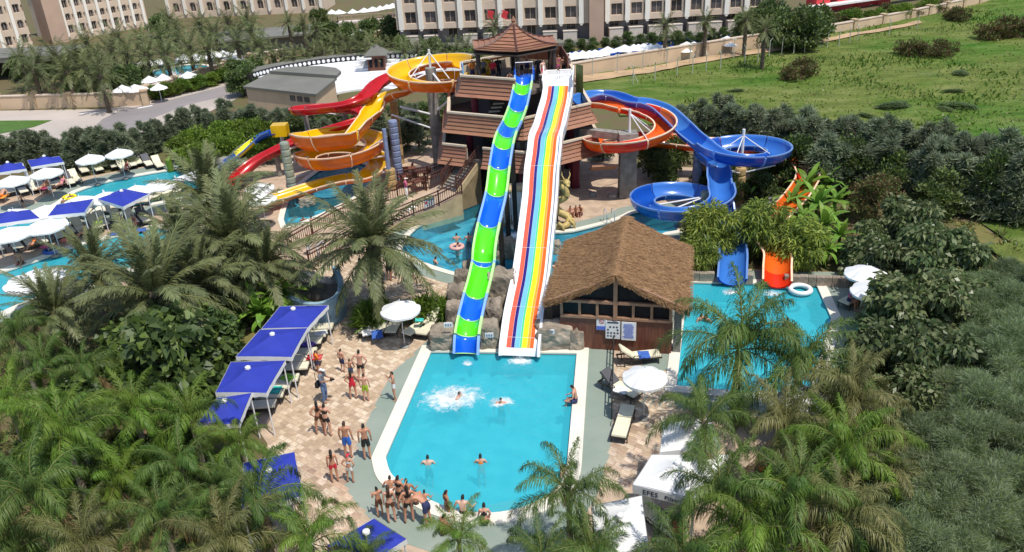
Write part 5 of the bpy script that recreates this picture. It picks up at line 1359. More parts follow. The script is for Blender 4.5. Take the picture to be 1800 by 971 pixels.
# ================================================================== small fittings
t = thing('rail_sign', 'white sign fixed on the brown railing over the lagoon', 'sign', on_plane(754, 357, G(754, 368, .9), Vector((.8, .6, 0))), R(38))
b = MB(); b.box((0, -.06, 0), (.8, .03, .62)); b.build('panel', M['paper'], t, world=False)
b = MB(); [b.box((-.02, -.082, .2-.1*i), (.5, .012, .03)) for i in range(4)]; stuff(b.build('text_line', M['ink_grey'], t, world=False))
b = MB(); b.box((-.27, -.082, .1), (.16, .012, .14)); b.build('mark', M['ink_red'], t, world=False)
# handrail by the hut ramp
hp = [G(1079, 604), G(1077, 668), G(1075, 738)]
t = thing('handrail', 'black handrail between the green pool deck and the hut patio', 'handrail', hp[0]); b = MB()
for z in (.45, .85): b.tube([p+Vector((0, 0, z)) for p in hp], .028, 6)
b.build('rail', M['dark_frame'], t)
for i in range(7): p = hp[0].lerp(hp[2], i/6); b = MB(); b.tube([p, p+Vector((0, 0, .85))], .03, 6); b.build('post', M['dark_frame'], t)
def ladder(p, rz, label):
    t = thing('pool_ladder', label, 'pool ladder', p, rz)
    for s in (-.25, .25): b = MB(); b.tube([(s, .5, 0), (s, .45, .75), (s, .1, .95), (s, -.15, .6), (s, -.2, -.6)], .028, 6); b.build('rail', M['steel'], t, world=False)
    for z in (-.15, -.45): b = MB(); b.box((0, -.2, z), (.5, .1, .03)); b.build('rung', M['steel'], t, world=False)
ladder(G(1072, 392), R(10), 'steel pool ladder at the far edge of the lagoon'); 
# lamp post in the palm shade
p = G(652, 528); t = thing('lamp_post', 'slim black lamp post standing left of the lone date palm', 'lamp post', p); b = MB(); b.tube([(0, 0, 0), (0, 0, 2.6)], .05, 8); b.build('pole', M['dark_frame'], t, world=False)
b = MB(); b.tube([(-.3, 0, 2.5), (-.28, 0, 2.75), (0, 0, 2.8), (.28, 0, 2.75), (.3, 0, 2.5)], .03, 6); b.lathe((-.3, 0, 2.32), [(.1, 0), (.06, .18)], 8); b.lathe((.3, 0, 2.32), [(.1, 0), (.06, .18)], 8); b.build('arm', M['dark_frame'], t, world=False)
# pale blue curved wall
t = thing('curved_wall', 'pale blue wave shaped wall behind the farthest blue canopy', 'wall', G(565, 572)); b = MB()
pts = crom([G(512, 556), G(540, 570), G(572, 573), G(600, 562), G(606, 540), G(596, 520)], 5); hs = [1.25+.55*(i/(len(pts)-1))**2 for i in range(len(pts))]
V = []
for i, p in enumerate(pts):
    d = (pts[min(i+1, len(pts)-1)]-pts[max(i-1, 0)]).normalized(); n_ = Vector((-d.y, d.x, 0))*.13
    V += [p-n_, p-n_+Vector((0, 0, hs[i])), p+n_+Vector((0, 0, hs[i])), p+n_]
k = len(pts); b.add(V, [(i*4+j, (i+1)*4+j, (i+1)*4+j+1, i*4+j+1) for i in range(k-1) for j in range(3)]+[(3, 2, 1, 0), (k*4-4, k*4-3, k*4-2, k*4-1)]); b.build('wall', M['mural_blue'], t)
p = G(560, 522, 0); t = thing('kiosk_counter', 'grey open counter with a white box behind the blue curved wall', 'counter', p, R(-10)); b = MB(); b.box((0, 0, .5), (2.6, .7, 1.0)); b.box((0, -.05, 1.03), (2.8, .85, .08)); b.build('counter', M['grey_stone'], t, world=False)
b = MB(); b.box((-.5, 0, 1.25), (.9, .5, .35)); b.build('cool_box', M['white_plastic'], t, world=False)
# golden dragon statue beside the white slide
p = G(992, 400); t = thing('dragon_statue', 'golden scaly dragon statue coiling up beside the white slide', 'statue', p)
body = crom([p+Vector((-.5, -.3, .15)), p+Vector((.15, -.2, .25)), p+Vector((.3, .4, .5)), p+Vector((-.35, .6, .9)), p+Vector((-.45, .5, 1.5)), p+Vector((.15, .45, 1.9)), p+Vector((.1, .4, 2.35)), p+Vector((-.25, .3, 2.7)), p+Vector((-.1, .0, 3.0)), p+Vector((.15, -.35, 3.05))], 6)
b = MB(); n = len(body); b.tube(body, [.10+.16*math.sin(math.pi*min(1, (i+6)/n)) for i in range(n)], 10); b.build('body', M['gold'], t, smooth=True)
b = MB(); h = body[-1]; b.sphere(h+Vector((0, -.1, .05)), .26, 10, 7, s=(.9, 1.3, .8)); b.sphere(h+Vector((.05, -.42, -.02)), .15, 8, 6, s=(.9, 1.3, .7)); b.build('head', M['gold'], t, smooth=True)
for s in (-1, 1): b = MB(); b.tube([h+Vector((s*.12, .05, .2)), h+Vector((s*.25, .2, .45)), h+Vector((s*.22, .4, .6))], [.05, .035, .01], 6); b.build('horn', M['gold'], t)
b = MB(); b.add([v for i in range(4, n, 3) for v in (body[i]+Vector((0, .05, .15)), body[i]+Vector((.05, .0, .36)), body[min(n-1, i+2)]+Vector((0, .05, .15)))], [(3*i, 3*i+1, 3*i+2) for i in range(len(range(4, n, 3)))]); b.build('spines', M['gold'], t)
for q, r_ in ((Vector((.5, -.2, 0)), 0), (Vector((-.2, -.55, 0)), 1), (Vector((.55, .35, 0)), 2)): b = MB(); b.tube([p+q+Vector((-.2, .1, .5)), p+q+Vector((.05, -.05, .35)), p+q+Vector((.12, -.15, .05))], [.13, .1, .07], 7); b.build('leg', M['gold'], t, smooth=True)
# bins and tables on the cafe terrace
def cafe(px, py, label):
    p = G(px, py); t = thing('cafe_table', label, 'table', p, R(px % 40), 'brown tables on the terrace left of the tower'); b = MB(); b.box((0, 0, .72), (.8, .8, .05)); b.build('tabletop', M['hut_wood'], t, world=False)
    for x in (-.33, .33):
        for y in (-.33, .33): b = MB(); b.box((x, y, .35), (.06, .06, .7)); b.build('leg', M['brown_rail'], t, world=False)
def chair(px, py, rz, label, k=[None]):
    p = G(px, py)
    if k[0] is None:
        t = k[0] = thing('cafe_chair', None, 'chair'); b = MB(); b.box((0, 0, .44), (.44, .44, .04)); b.build('seat', M['brown_rail'], t, world=False); b = MB(); b.box((0, .2, .72), (.42, .04, .42)); b.build('backrest', M['brown_rail'], t, world=False)
        for x in (-.19, .19):
            for y in (-.19, .19): b = MB(); b.box((x, y, .22), (.04, .04, .44)); b.build('leg', M['brown_rail'], t, world=False)
    else: t = copy_tree(k[0])
    t.location = p; t.rotation_euler = (0, 0, rz); t['label'] = label; t['group'] = 'brown cafe chairs by the stairs'
for i, (x, y) in enumerate([(722, 312), (742, 318), (712, 327), (738, 334)]): cafe(x, y, ORD[i]+' brown cafe table on the terrace left of the tower stairs, counted from the back')
for i, (x, y) in enumerate([(714, 316), (731, 308), (734, 322), (752, 315), (703, 331), (722, 330), (729, 340), (748, 332)]): chair(x, y, i*1.3, ORD[i]+' brown cafe chair beside the terrace tables, counted from the back')
# rows of hotel parasols and beds beyond the peach wall
proto2 = None
hu = [(990, 98), (1002, 97), (1012, 95), (1024, 93), (1036, 93), (1046, 92), (1058, 91), (1068, 86), (1098, 83), (1114, 82), (1122, 82), (1131, 81), (1144, 81), (1155, 81), (1207, 76), (1220, 76), (1241, 75), (1254, 75), (1278, 66), (1284, 77), (893, 104), (905, 102), (916, 104), (1205, 87),
      (323, 99), (335, 98), (345, 98), (364, 96), (378, 94), (392, 93), (236, 115), (248, 112), (262, 109), (279, 107), (215, 154), (237, 153), (278, 151), (198, 124), (204, 129), (286, 134), (330, 130), (415, 105), (428, 108), (262, 138), (408, 100),
      (620, 19), (640, 17), (655, 15), (668, 13), (680, 11), (690, 9), (583, 20), (596, 20), (634, 56)]
def far_umbrella():
    t = thing('hotel_parasol', None, 'parasol'); b = MB(); b.lathe((0, 0, 1.75), [(1.35, 0), (1.3, .06), (.66, .36), (.02, .72)], 8); b.build('canopy', M['white_fabric'], t, world=False)
    b = MB(); b.tube([(0, 0, 0), (0, 0, 1.9)], .04, 5); b.build('pole', M['white_steel'], t, world=False); return t
for i, (x, y) in enumerate(hu):
    o = far_umbrella() if proto2 is None else copy_tree(proto2); proto2 = proto2 or o; p = G(x, y, 1.2 if 14 <= i < 24 else 1.75); o.location = (p.x, p.y, 0); o.rotation_euler = (0, 0, i*.7); k = .62 if 14 <= i < 24 else .70+.15*(i % 3); o.scale = (k, k, .56 if 14 <= i < 24 else .82)
    o['label'] = (ORD[i]+' white hotel parasol in the row behind the long peach wall, counted from the tower') if i < 24 else ((ORD[i-24]+' white hotel parasol round the small blue hotel pool, counted from its far right') if i < 45 else ORD[i-45]+' white hotel parasol on the raised terrace, counted from the footbridge'); o['group'] = 'hotel parasols behind the peach wall' if i < 24 else ('hotel parasols round the far pool' if i < 45 else 'hotel parasols on the raised terrace')
rs = random.Random(9); fb = MB(); fb.box((0, 0, .3), (.6, 1.8, .12)); fb.box((0, .85, .5), (.6, .12, .5)); 
bm1 = fb.mesh('hotel_sunbed', M['tube_blue']); bm2 = fb.mesh('hotel_sunbed', M['white_plastic'])
for i in range(40):
    if i < 26: x = 1000+i*11.2; y = 108-.125*(x-1000)+rs.uniform(-2, 2)
    else: x = 290+(i-26)*10; y = 127-.13*(x-290)+(14 if i % 2 else -10)
    p = G(x, y); o = bpy.data.objects.new('hotel_sunbed', bm1 if i < 26 and i % 3 else bm2); o.location = p; o.rotation_euler = (0, 0, rs.uniform(-.4, .4)); link(o)
    tag(o, ORD[i]+' sunbed from the tower behind the long peach wall' if i < 26 else ORD[i-26]+' small sunbed from the left beside the far hotel pool', 'sunbed', 'sunbeds behind the peach wall' if i < 26 else 'sunbeds at the far hotel pool')
# big tent-like white umbrella forms in the far row are part of the same rows
# ---- splashes
def foam_mat():
    m = bpy.data.materials.new('foam_film'); m.use_nodes = True; nt = m.node_tree; N, L = nt.nodes, nt.links; bs = N['Principled BSDF']; bs.inputs['Base Color'].default_value = (.90, .94, .95, 1); bs.inputs['Roughness'].default_value = .6
    tc = N.new('ShaderNodeTexCoord'); ge = N.new('ShaderNodeNewGeometry'); gr = N.new('ShaderNodeVectorMath'); gr.operation = 'LENGTH'; L.new(tc.outputs['Object'], gr.inputs[0])
    nz = N.new('ShaderNodeTexNoise'); nz.inputs['Scale'].default_value = 3.2; nz.inputs['Detail'].default_value = 9; nz.inputs['Roughness'].default_value = .68; nz.inputs['Distortion'].default_value = .8; L.new(ge.outputs['Position'], nz.inputs['Vector'])
    a = N.new('ShaderNodeMath'); a.operation = 'MULTIPLY_ADD'; a.inputs[1].default_value = 1.55; a.inputs[2].default_value = -.12; L.new(nz.outputs['Fac'], a.inputs[0])
    b = N.new('ShaderNodeMath'); b.operation = 'SUBTRACT'; L.new(a.outputs[0], b.inputs[0]); L.new(gr.outputs['Value'], b.inputs[1])
    c = N.new('ShaderNodeMapRange'); c.inputs[1].default_value = -.02; c.inputs[2].default_value = .55; c.inputs[3].default_value = 0; c.inputs[4].default_value = .92; L.new(b.outputs[0], c.inputs[0])
    L.new(c.outputs[0], bs.inputs['Alpha']); M['foam_film'] = m
foam_mat()
def splash(name, c, rad, n, label, zmax=.5, seed=0, stretch=1.5):
    """a broken film of froth on the water with droplets thrown above it"""
    rs = random.Random(seed); b = MB(); K = 24
    b.add([(0, 0, -.055)]+[(math.cos(6.2832*j/K), .8*math.sin(6.2832*j/K), -.055) for j in range(K)], [(0, 1+j, 1+(j+1) % K) for j in range(K)], 1)
    for i in range(n):
        a = rs.random()*6.283; r_ = abs(rs.gauss(0, .32)); x, y = r_*math.cos(a), r_*math.sin(a)*.8; zz = max(0, zmax*max(0, 1-r_)*rs.random()**2)-.05; s = (.006+.016*rs.random())/rad
        b.add([(x-s*.5, y, zz), (x+s*.5, y, zz), (x, y+s*.5, zz), (x, y, zz+s*rad*1.1)], [(0, 1, 3), (1, 2, 3), (2, 0, 3)])
    o = b.build(name, [M['foam'], M['foam_film']]); o.location = (c.x, c.y, 0); o.scale = (rad*stretch, rad, 1)
    return tag(o, label, 'splash', kind='stuff')
splash('splash', G(795, 697), 1.45, 2200, 'white foam splash round the swimmer in the pool', seed=1)
splash('splash', G(915, 632), .6, 420, 'white foam where the white slide meets the pool', seed=2, zmax=.25)
splash('splash', G(822, 638), .3, 160, 'foam trail at the foot of the body slide', seed=3, zmax=.3)
splash('splash', G(1284, 512), .5, 200, 'foam at the foot of the blue chute', seed=4, zmax=.25); splash('splash', G(1358, 515), .5, 200, 'foam at the foot of the orange chute', seed=5, zmax=.25)
splash('splash', G(880, 705), .6, 60, 'small foam patch by the middle swimmer', seed=6, zmax=.15); splash('splash', G(905, 412), .9, 300, 'foam under the lagoon waterfall', seed=7, zmax=.3)
# ================================================================== plants
def mesh_np(name, V, Q, mats, mi=None):
    """quads only"""
    me = bpy.data.meshes.new(name); V = np.asarray(V, np.float32).reshape(-1, 3); Q = np.asarray(Q, np.int32).reshape(-1, 4)
    me.vertices.add(len(V)); me.vertices.foreach_set('co', V.ravel()); me.loops.add(Q.size); me.loops.foreach_set('vertex_index', Q.ravel())
    me.polygons.add(len(Q)); me.polygons.foreach_set('loop_start', np.arange(0, Q.size, 4, dtype=np.int32)); me.polygons.foreach_set('loop_total', np.full(len(Q), 4, np.int32))
    for m in mats: me.materials.append(m)
    if mi is not None: me.polygons.foreach_set('material_index', np.asarray(mi, np.int32))
    me.update(calc_edges=True); me.validate(); return me
def unit(a): return a/np.maximum(1e-9, np.linalg.norm(a, axis=-1, keepdims=True))
def frond_mesh(name, L, e0, droop, n, ll, lw, hang, vee, m, seed, spread=.35, simple=False):
    rg = np.random.default_rng(seed); K = 40; s = np.linspace(0, 1, K); e = np.radians(e0-droop*s**1.25); ds = L/(K-1)
    x = np.concatenate([[0], np.cumsum(np.cos(e[:-1])*ds)]); z = np.concatenate([[0], np.cumsum(np.sin(e[:-1])*ds)])
    side = np.cumsum(rg.normal(0, .004, K))*L
    P = np.stack([x, side, z], 1); T = unit(np.gradient(P, axis=0)); S = np.tile(np.array([0, 1., 0]), (K, 1)); N = unit(np.cross(T, S))*-1
    N = np.where(N[:, 2:3] < -5, -N, N)
    V = []; Q = []; mi = []
    # rachis: three sided tapering rod
    r = np.linspace(.035, .008, K)*(L/3); ring = []
    st = list(range(0, K, 4))+[K-1]
    for i in st:
        ring.append(len(V)); V += [P[i]+S[i]*r[i], P[i]-S[i]*r[i], P[i]-N[i]*r[i]*1.2]
    for a, b in zip(ring[:-1], ring[1:]):
        for j in range(3): Q.append((a+j, a+(j+1) % 3, b+(j+1) % 3, b+j)); mi.append(1)
    t = np.linspace(.12, .995, n)
    for sd in (-1, 1):
        for k in range(n):
            u = t[k]+rg.normal(0, .006); u = min(.995, max(.1, u)); f = u*(K-1); i = int(f); w = f-i; i2 = min(i+1, K-1)
            p = P[i]*(1-w)+P[i2]*w; tt = T[i]; nn = N[i]
            l = ll*L*(math.sin(math.pi*min(1, (u-.02)**.75))**.6*.85+.18)*(.8+.35*rg.random())
            el = np.radians(vee+rg.normal(0, spread*40)); fw = np.radians(35+22*u+rg.normal(0, 7))
            d = (S[i]*sd*math.cos(el)+nn*math.sin(el))*math.cos(fw)+tt*math.sin(fw); d = d/np.linalg.norm(d)
            g = np.array([0, 0, -1.]); d2 = d*(1-hang*.55)+g*hang*(.75+.3*rg.random()); d2 = d2/np.linalg.norm(d2)
            d3 = d*(1-hang)+g*hang*1.3+rg.normal(0, .08, 3); d3 = d3/np.linalg.norm(d3)
            wv = np.cross(d, nn); wv = wv/max(1e-6, np.linalg.norm(wv)); wv = wv*lw*(.8+.4*rg.random())
            a = p; b = a+d*l*.35; c = b+d2*l*.35; e_ = c+d3*l*.32; o = len(V)
            if simple:
                V += [a-wv*.6, a+wv*.6, c+wv, c-wv, e_]; Q += [(o, o+1, o+2, o+3), (o+3, o+2, o+4, o+4)]; mi += [0, 0]; V[-1] = e_
                V += [e_]; Q[-1] = (o+3, o+2, o+4, o+5); V[o+5] = e_-wv*.15; V[o+4] = e_+wv*.15
            else:
                V += [a-wv*.5, a+wv*.5, b+wv, b-wv, c+wv*.8, c-wv*.8, e_+wv*.12, e_-wv*.12]
                Q += [(o, o+1, o+2, o+3), (o+3, o+2, o+4, o+5), (o+5, o+4, o+6, o+7)]; mi += [0, 0, 0]
    return mesh_np(name, V, Q, [M[m], M['rachis']], mi)
FR = {}
QE = [(86, 75), (74, 112), (58, 128), (38, 122), (14, 96), (-22, 60)]
DE = [(82, 22), (64, 42), (45, 55), (26, 62), (6, 58), (-22, 45)]
def fronds(kind, m):
    if (kind, m) not in FR:
        if kind == 'queen': FR[kind, m] = [frond_mesh('frond', 3.0*(.85 if i == 0 else 1), a, b, 104, .25, .0105, .80, 10, m, 10+i+len(m), .95) for i, (a, b) in enumerate(QE)]
        elif kind == 'date': FR[kind, m] = [frond_mesh('frond', 3.1*(.85 if i == 0 else 1), a, b, 84, .16, .0155, .12, 24, m, 40+i, .30) for i, (a, b) in enumerate(DE)]
    return FR[kind, m]
TRK = {}
def trunk_mesh(kind, h):
    k = (kind, round(h*2))
    if k not in TRK:
        b = MB()
        if kind == 'queen':
            n = max(6, int(h/.18)); prof = []
            for i in range(n): z = h*i/n; r = .17-.05*i/n+(.05 if i == 0 else 0); prof += [(r, z), (r*.93, z+h/n*.8)]
            prof += [(.13, h), (.14, h+.10), (.05, h+.22)]
        else:
            n = max(6, int(h/.16)); prof = []
            for i in range(n): z = h*i/n; r = .24+.02*math.sin(i*1.7)+(.08 if i == 0 else 0); prof += [(r*.86, z), (r, z+h/n*.75)]
            prof += [(.30, h), (.26, h+.25), (.12, h+.45)]
        b.lathe((0, 0, 0), prof, 10); TRK[k] = b.mesh('trunk', M['trunk_pale' if kind == 'queen' else 'trunk'])
    return TRK[k]
def palm(kind, px, py, zc, s, m, label, group, nf=None, seed=0):
    c = G(px, py, zc); rs = random.Random(int(px*7+py*13)); t = thing('palm_tree', label, 'palm tree', (c.x, c.y, 0), rs.random()*6.28, group)
    h = zc-.35; piece('trunk', trunk_mesh(kind, h), t, (0, 0, 0), (0, 0, 0), (s, s, 1)); F = fronds(kind, m)
    nf = nf or (18 if kind == 'queen' else 50)
    for i in range(nf):
        f = (i+.5)/nf; v = min(5, int(f*6*(.97)+rs.uniform(-.35, .35))) if kind == 'date' else min(5, max(0, int(f*5.6+rs.uniform(-.4, .4))))
        v = max(0, v)
        a = i*2.39996+rs.uniform(-.25, .25); k = s*rs.uniform(.86, 1.12)
        if kind == 'queen' and i >= nf-2 and rs.random() < .6: FF = fronds('queen', 'queen_dead')[5]
        else: FF = F[v]
        piece('frond', FF, t, (.08*math.cos(a), .08*math.sin(a), h+.25+.12*(1-f)), (rs.uniform(-.12, .12), rs.uniform(-.10, .10), a), k)
    return t
g_ = 'feathery palms around the splash pool'
QP = [(1300, 612, 4.3, 1.24, 'queen', 'tall feathery palm with a pale visible trunk over the landing pool'), (1405, 645, 4.0, 1.14, 'queen', 'feathery palm at the near right corner of the landing pool'), (1238, 742, 4.0, .9, 'queen', 'feathery palm shading the hut patio'),
      (1268, 875, 4.0, 1.0, 'queen', 'large feathery palm hanging over the lettered white canopy'), (1000, 868, 4.0, .88, 'queen', 'feathery palm leaning over the near right curve of the splash pool'), (1042, 975, 3.6, .8, 'queen', 'feathery palm at the bottom edge beside a white canopy'),
      (1382, 762, 3.6, 1.0, 'queen_dry', 'yellowish dry palm behind the white canopies'), (1500, 705, 2.9, 1.05, 'queen_dry', 'brown tinged palm in front of the fig trees'), (1485, 795, 3.3, 1.0, 'queen_bright', 'bright drooping palm between the fig and the tamarisks'),
      (1400, 872, 3.9, 1.0, 'queen', 'dark green palm in the lower right thicket'), (1325, 935, 4.1, 1.05, 'queen_bright', 'bright palm at the bottom edge right of the white canopies'), (1482, 905, 3.3, .95, 'queen_dry', 'straw coloured palm next to the tamarisk bank'),
      (1200, 985, 3.5, .85, 'queen', 'palm at the bottom edge beneath the lettered canopy'), (806, 946, 2.6, .62, 'queen_bright', 'small palm rising at the near coping of the splash pool'), (1545, 838, 2.4, .85, 'queen_dry', 'low withered palm beside the tamarisk bank'), (955, 985, 3.2, .8, 'queen', 'palm just below the near end of the pool deck'),
      (28, 590, 3.4, 1.0, 'queen', 'feathery palm at the left edge below the lower pool'), (150, 655, 3.0, .85, 'queen', 'palm with a leaning pale stem left of the big leaved tree'), (20, 722, 3.9, 1.0, 'queen_bright', 'bright palm at the left edge, half way down'),
      (112, 765, 4.1, 1.1, 'queen_bright', 'bright spreading palm in the left thicket'), (235, 722, 3.8, 1.0, 'queen_bright', 'bright round palm in front of the big leaved tree'), (335, 735, 3.5, .9, 'queen_bright', 'bright palm just left of the near blue canopies'), (420, 782, 3.0, .75, 'queen_bright', 'palm drooping over the near end of the blue canopy row'),
      (455, 880, 4.0, 1.0, 'queen', 'palm throwing fronds over the creased blue canopy'),
      (58, 872, 4.1, 1.1, 'queen', 'large dark palm near the lower left corner'), (150, 960, 4.0, 1.0, 'queen_dry', 'yellowing palm at the bottom edge near the left corner'), (398, 958, 4.0, 1.0, 'queen_dry', 'yellow-green palm at the bottom edge left of the plaza'),
      (545, 952, 3.4, .85, 'queen_bright', 'lush bright palm at the bottom edge of the plaza'), (25, 965, 3.8, 1.0, 'queen', 'palm in the very bottom left corner'), (640, 990, 2.8, .7, 'queen', 'palm tip below the blue canopy at the bottom edge'), (318, 822, 3.0, .9, 'queen', 'palm in the middle of the lower left thicket'), (205, 850, 2.6, .9, 'queen_bright', 'palm above the small brown clearing at lower left'), (285, 915, 3.4, .9, 'queen', 'dark palm at the bottom edge in the left thicket'), (78, 645, 2.8, .9, 'queen', 'feathery palm second in at the left edge'), (390, 858, 2.6, .8, 'queen', 'palm left of the creased blue canopy'), (170, 745, 2.4, .8, 'queen', 'low palm between the two bright palms in the left thicket')]
for px, py, zc, s, m, lab in QP: palm('queen', px, py, zc*(.72+.30*((px*7+py*3) % 11)/10), s*(.74 if px < 700 else (1.0 if py < 700 else .82)), m, lab, g_)
g_ = 'grey-green date palms'
for px, py, zc, s, lab in [(655, 432, 3.9, 1.10, 'lone date palm with thick trunk standing on the paved plaza'), (405, 425, 3.6, 1.08, 'full date palm left of the walkway railing'), (372, 350, 3.7, 1.0, 'date palm in front of the red slide end'), (275, 520, 3.2, 1.08, 'large date palm below the end of the lower pool'),
                           (168, 478, 2.8, .80, 'date palm leaning over the edge of the lower pool'), (318, 418, 2.8, .68, 'date palm beside the tan boulder'), (465, 470, 2.6, .8, 'date palm by the banana plants and curved wall'), (95, 548, 2.8, .72, 'date palm in front of the big white parasol at the lower pool'), (345, 500, 2.6, .85, 'low date palm between the big one and the bananas')]:
    palm('date', px, py, zc, s*1.2, 'date', lab, g_)
# ---- far palms: crown and trunk only
def far_crown(seed, nf=26):
    rg = np.random.default_rng(seed); VV = []; QQ = []; off = 0
    base = [frond_mesh('f', 2.6, a, b, 24, .19, .024, .12, 22, 'palm_far', seed+i, .3, True) for i, (a, b) in enumerate(((75, 40), (48, 60), (24, 62), (0, 55), (-30, 40)))]
    for i in range(nf):
        me = base[min(4, int(i/nf*5))]; n = len(me.vertices); co = np.empty(n*3, np.float32); me.vertices.foreach_get('co', co); co = co.reshape(-1, 3)*rg.uniform(.8, 1.1)
        q = np.empty(len(me.loops), np.int32); me.loops.foreach_get('vertex_index', q); a = i*2.4+rg.uniform(-.3, .3); c, s = math.cos(a), math.sin(a)
        co = np.stack([co[:, 0]*c-co[:, 1]*s, co[:, 0]*s+co[:, 1]*c, co[:, 2]], 1); VV.append(co); QQ.append(q.reshape(-1, 4)+off); off += n
    for me in base: bpy.data.meshes.remove(me)
    return mesh_np('crown', np.concatenate(VV), np.concatenate(QQ), [M['palm_far']])
FC = [far_crown(s) for s in (1, 2, 3)]
def far_palm(px, py, zc, s, label, group):
    c = G(px, py, zc); t = thing('palm_tree', label, 'palm tree', (c.x, c.y, 0), px*.37, group); piece('trunk', trunk_mesh('date', zc-.3), t); piece('crown', FC[int(px) % 3], t, (0, 0, zc-.1), (0, 0, 0), s)
hp_ = [(36, 104), (66, 112), (97, 98), (128, 100), (152, 78), (176, 112), (206, 66), (222, 96), (250, 72), (258, 100), (292, 98), (312, 62), (332, 84), (352, 46), (377, 58), (402, 42), (416, 76), (441, 56), (455, 84), (432, 36), (150, 122), (176, 136), (285, 70), (365, 88), (196, 90), (300, 40), (118, 128), (60, 128)]
for i, (x, y) in enumerate(sorted(hp_)): far_palm(x, y, 3.6, 1.12, ORD[i]+' date palm from the left in the hotel garden beyond the road', 'hotel garden date palms')
bp_ = [(507, 40), (533, 45), (556, 52), (604, 74), (586, 80), (570, 95), (552, 92), (536, 100), (516, 104), (497, 100), (480, 98), (628, 78), (648, 82), (668, 88), (690, 84), (710, 94), (735, 92), (640, 92), (660, 100), (612, 92), (757, 96), (780, 90), (820, 84), (868, 46), (800, 88), (1170, 44), (1241, 36), (1312, 34), (1345, 52)]
for i, (x, y) in enumerate(sorted(bp_)): far_palm(x, y, 2.4 if y > 55 else 4.2, .8 if y > 55 else .75, ORD[i]+' palm from the left in the belt in front of the cream hotel wings', 'palms in front of the hotel wings')
# ---- leafy crowns
def leaf_cloud(name, centers, n, ll, lw, m, seed, up=.2, hang=0.0, core=.55, mats=None, shell=True):
    """many small folded leaves spread through overlapping clumps; centers: (x,y,z,r)"""
    rg = np.random.default_rng(seed); C = np.array(centers, float); wgt = C[:, 3]**2; idx = rg.choice(len(C), n, p=wgt/wgt.sum())
    d = unit(rg.normal(0, 1, (n, 3))); d[:, 2] = np.abs(d[:, 2])*.9-.25+.1*rg.normal(0, 1, n) if shell else d[:, 2]; d = unit(d)
    r = C[idx, 3]*(core+(1-core)*rg.random(n)**.6)*(1+.16*rg.normal(0, 1, n)); P = C[idx, :3]+d*r[:, None]*np.array([1, 1, .85])
    ax = unit(d*.75+rg.normal(0, .55, (n, 3))+np.array([0, 0, up-hang])); rnd = rg.normal(0, 1, (n, 3)); sd = unit(np.cross(ax, rnd)); nr = np.cross(sd, ax)
    L = ll*(.65+.7*rg.random(n))[:, None]; W = lw*(.7+.6*rg.random(n))[:, None]
    a = P; b = P+ax*L*.5+sd*W; c = P+ax*L+np.array([0, 0, -1])*L*(hang*.5); e = P+ax*L*.5-sd*W; fold = nr*W*.35; b = b+fold; e = e+fold
    V = np.stack([a, b, c, e], 1).reshape(-1, 3); Q = np.arange(4*n).reshape(-1, 4)
    ms = mats or [m]; mi = rg.integers(0, len(ms), n) if len(ms) > 1 else None
    return mesh_np(name, V, Q, [M[k] for k in ms], mi)
def clumps(n, R_, H_, r, seed, z0=.5):
    rs = random.Random(seed); out = []
    for i in range(n):
        a = rs.random()*6.283; f = rs.random()**.5; z = z0+(H_-z0)*rs.random(); k = math.sqrt(max(.1, 1-((z-H_*.45)/(H_*.62))**2)); out.append((R_*f*k*math.cos(a), R_*f*k*math.sin(a), z, r*(.7+.6*rs.random())))
    return out
def strands(name, centers, n, L, w, m, seed, upb=.6, fan=.7, mats=None):
    """feathery shoots: thin blades leaving clump centres"""
    rg = np.random.default_rng(seed); C = np.array(centers, float); idx = rg.integers(0, len(C), n); q = unit(rg.normal(0, 1, (n, 3))); q[:, 2] = np.abs(q[:, 2])*1.0-.15; d = q*1.1+rg.normal(0, fan*.45, (n, 3)); d[:, 2] = d[:, 2]+upb; d = unit(d)
    P = C[idx, :3]+q*(rg.random((n, 1))**.5)*C[idx, 3:4]*.8; l = L*(.5+.8*rg.random(n))[:, None]; ax = d; sd = unit(np.cross(ax, rg.normal(0, 1, (n, 3))))*w*(.6+.8*rg.random(n))[:, None]
    mid = P+ax*l*.55+rg.normal(0, .03, (n, 3)); tip = P+ax*l+np.array([0, 0, -.12])*l+rg.normal(0, .05, (n, 3))
    V = np.stack([P-sd*.5, P+sd*.5, mid+sd, mid-sd, tip+sd*.15, tip-sd*.15], 1).reshape(-1, 3); b = np.arange(n)*6
    Q = np.concatenate([np.stack([b, b+1, b+2, b+3], 1), np.stack([b+3, b+2, b+4, b+5], 1)]); ms = mats or [m]
    mi = np.tile(rg.integers(0, len(ms), n), 2) if len(ms) > 1 else None
    return mesh_np(name, V, Q, [M[k] for k in ms], mi)
def cone_clumps(n, R_, H_, r, seed):
    rs = random.Random(seed); out = []
    tops = [(rs.uniform(-.5, .5)*R_, rs.uniform(-.5, .5)*R_, H_*rs.uniform(.72, 1.0)) for _ in range(4)]
    for i in range(n):
        tx, ty, th = tops[i % 4]; f = rs.random()**.8; rad = R_*(.75*(1-f)+.05); a = rs.random()*6.283; out.append((tx*(.4+.6*f)+rad*math.cos(a), ty*(.4+.6*f)+rad*math.sin(a), .15+th*f, r*(1.15-.7*f)))
    return out
def stem_mesh(h, r, seed, nb=5, spread=.8):
    rs = random.Random(seed); b = MB(); b.tube([(0, 0, -.1), (.05, .02, h*.4), (0, .05, h*.75)], [r, r*.8, r*.5], 7)
    for i in range(nb): a = 6.283*i/nb+rs.random(); z = h*(.3+.35*rs.random()); b.tube([(0, 0, z), (spread*.5*math.cos(a), spread*.5*math.sin(a), z+h*.2), (spread*math.cos(a), spread*math.sin(a), z+h*.42)], [r*.5, r*.35, r*.12], 5)
    return b.mesh('trunk', M['trunk'])
SPEC = {}
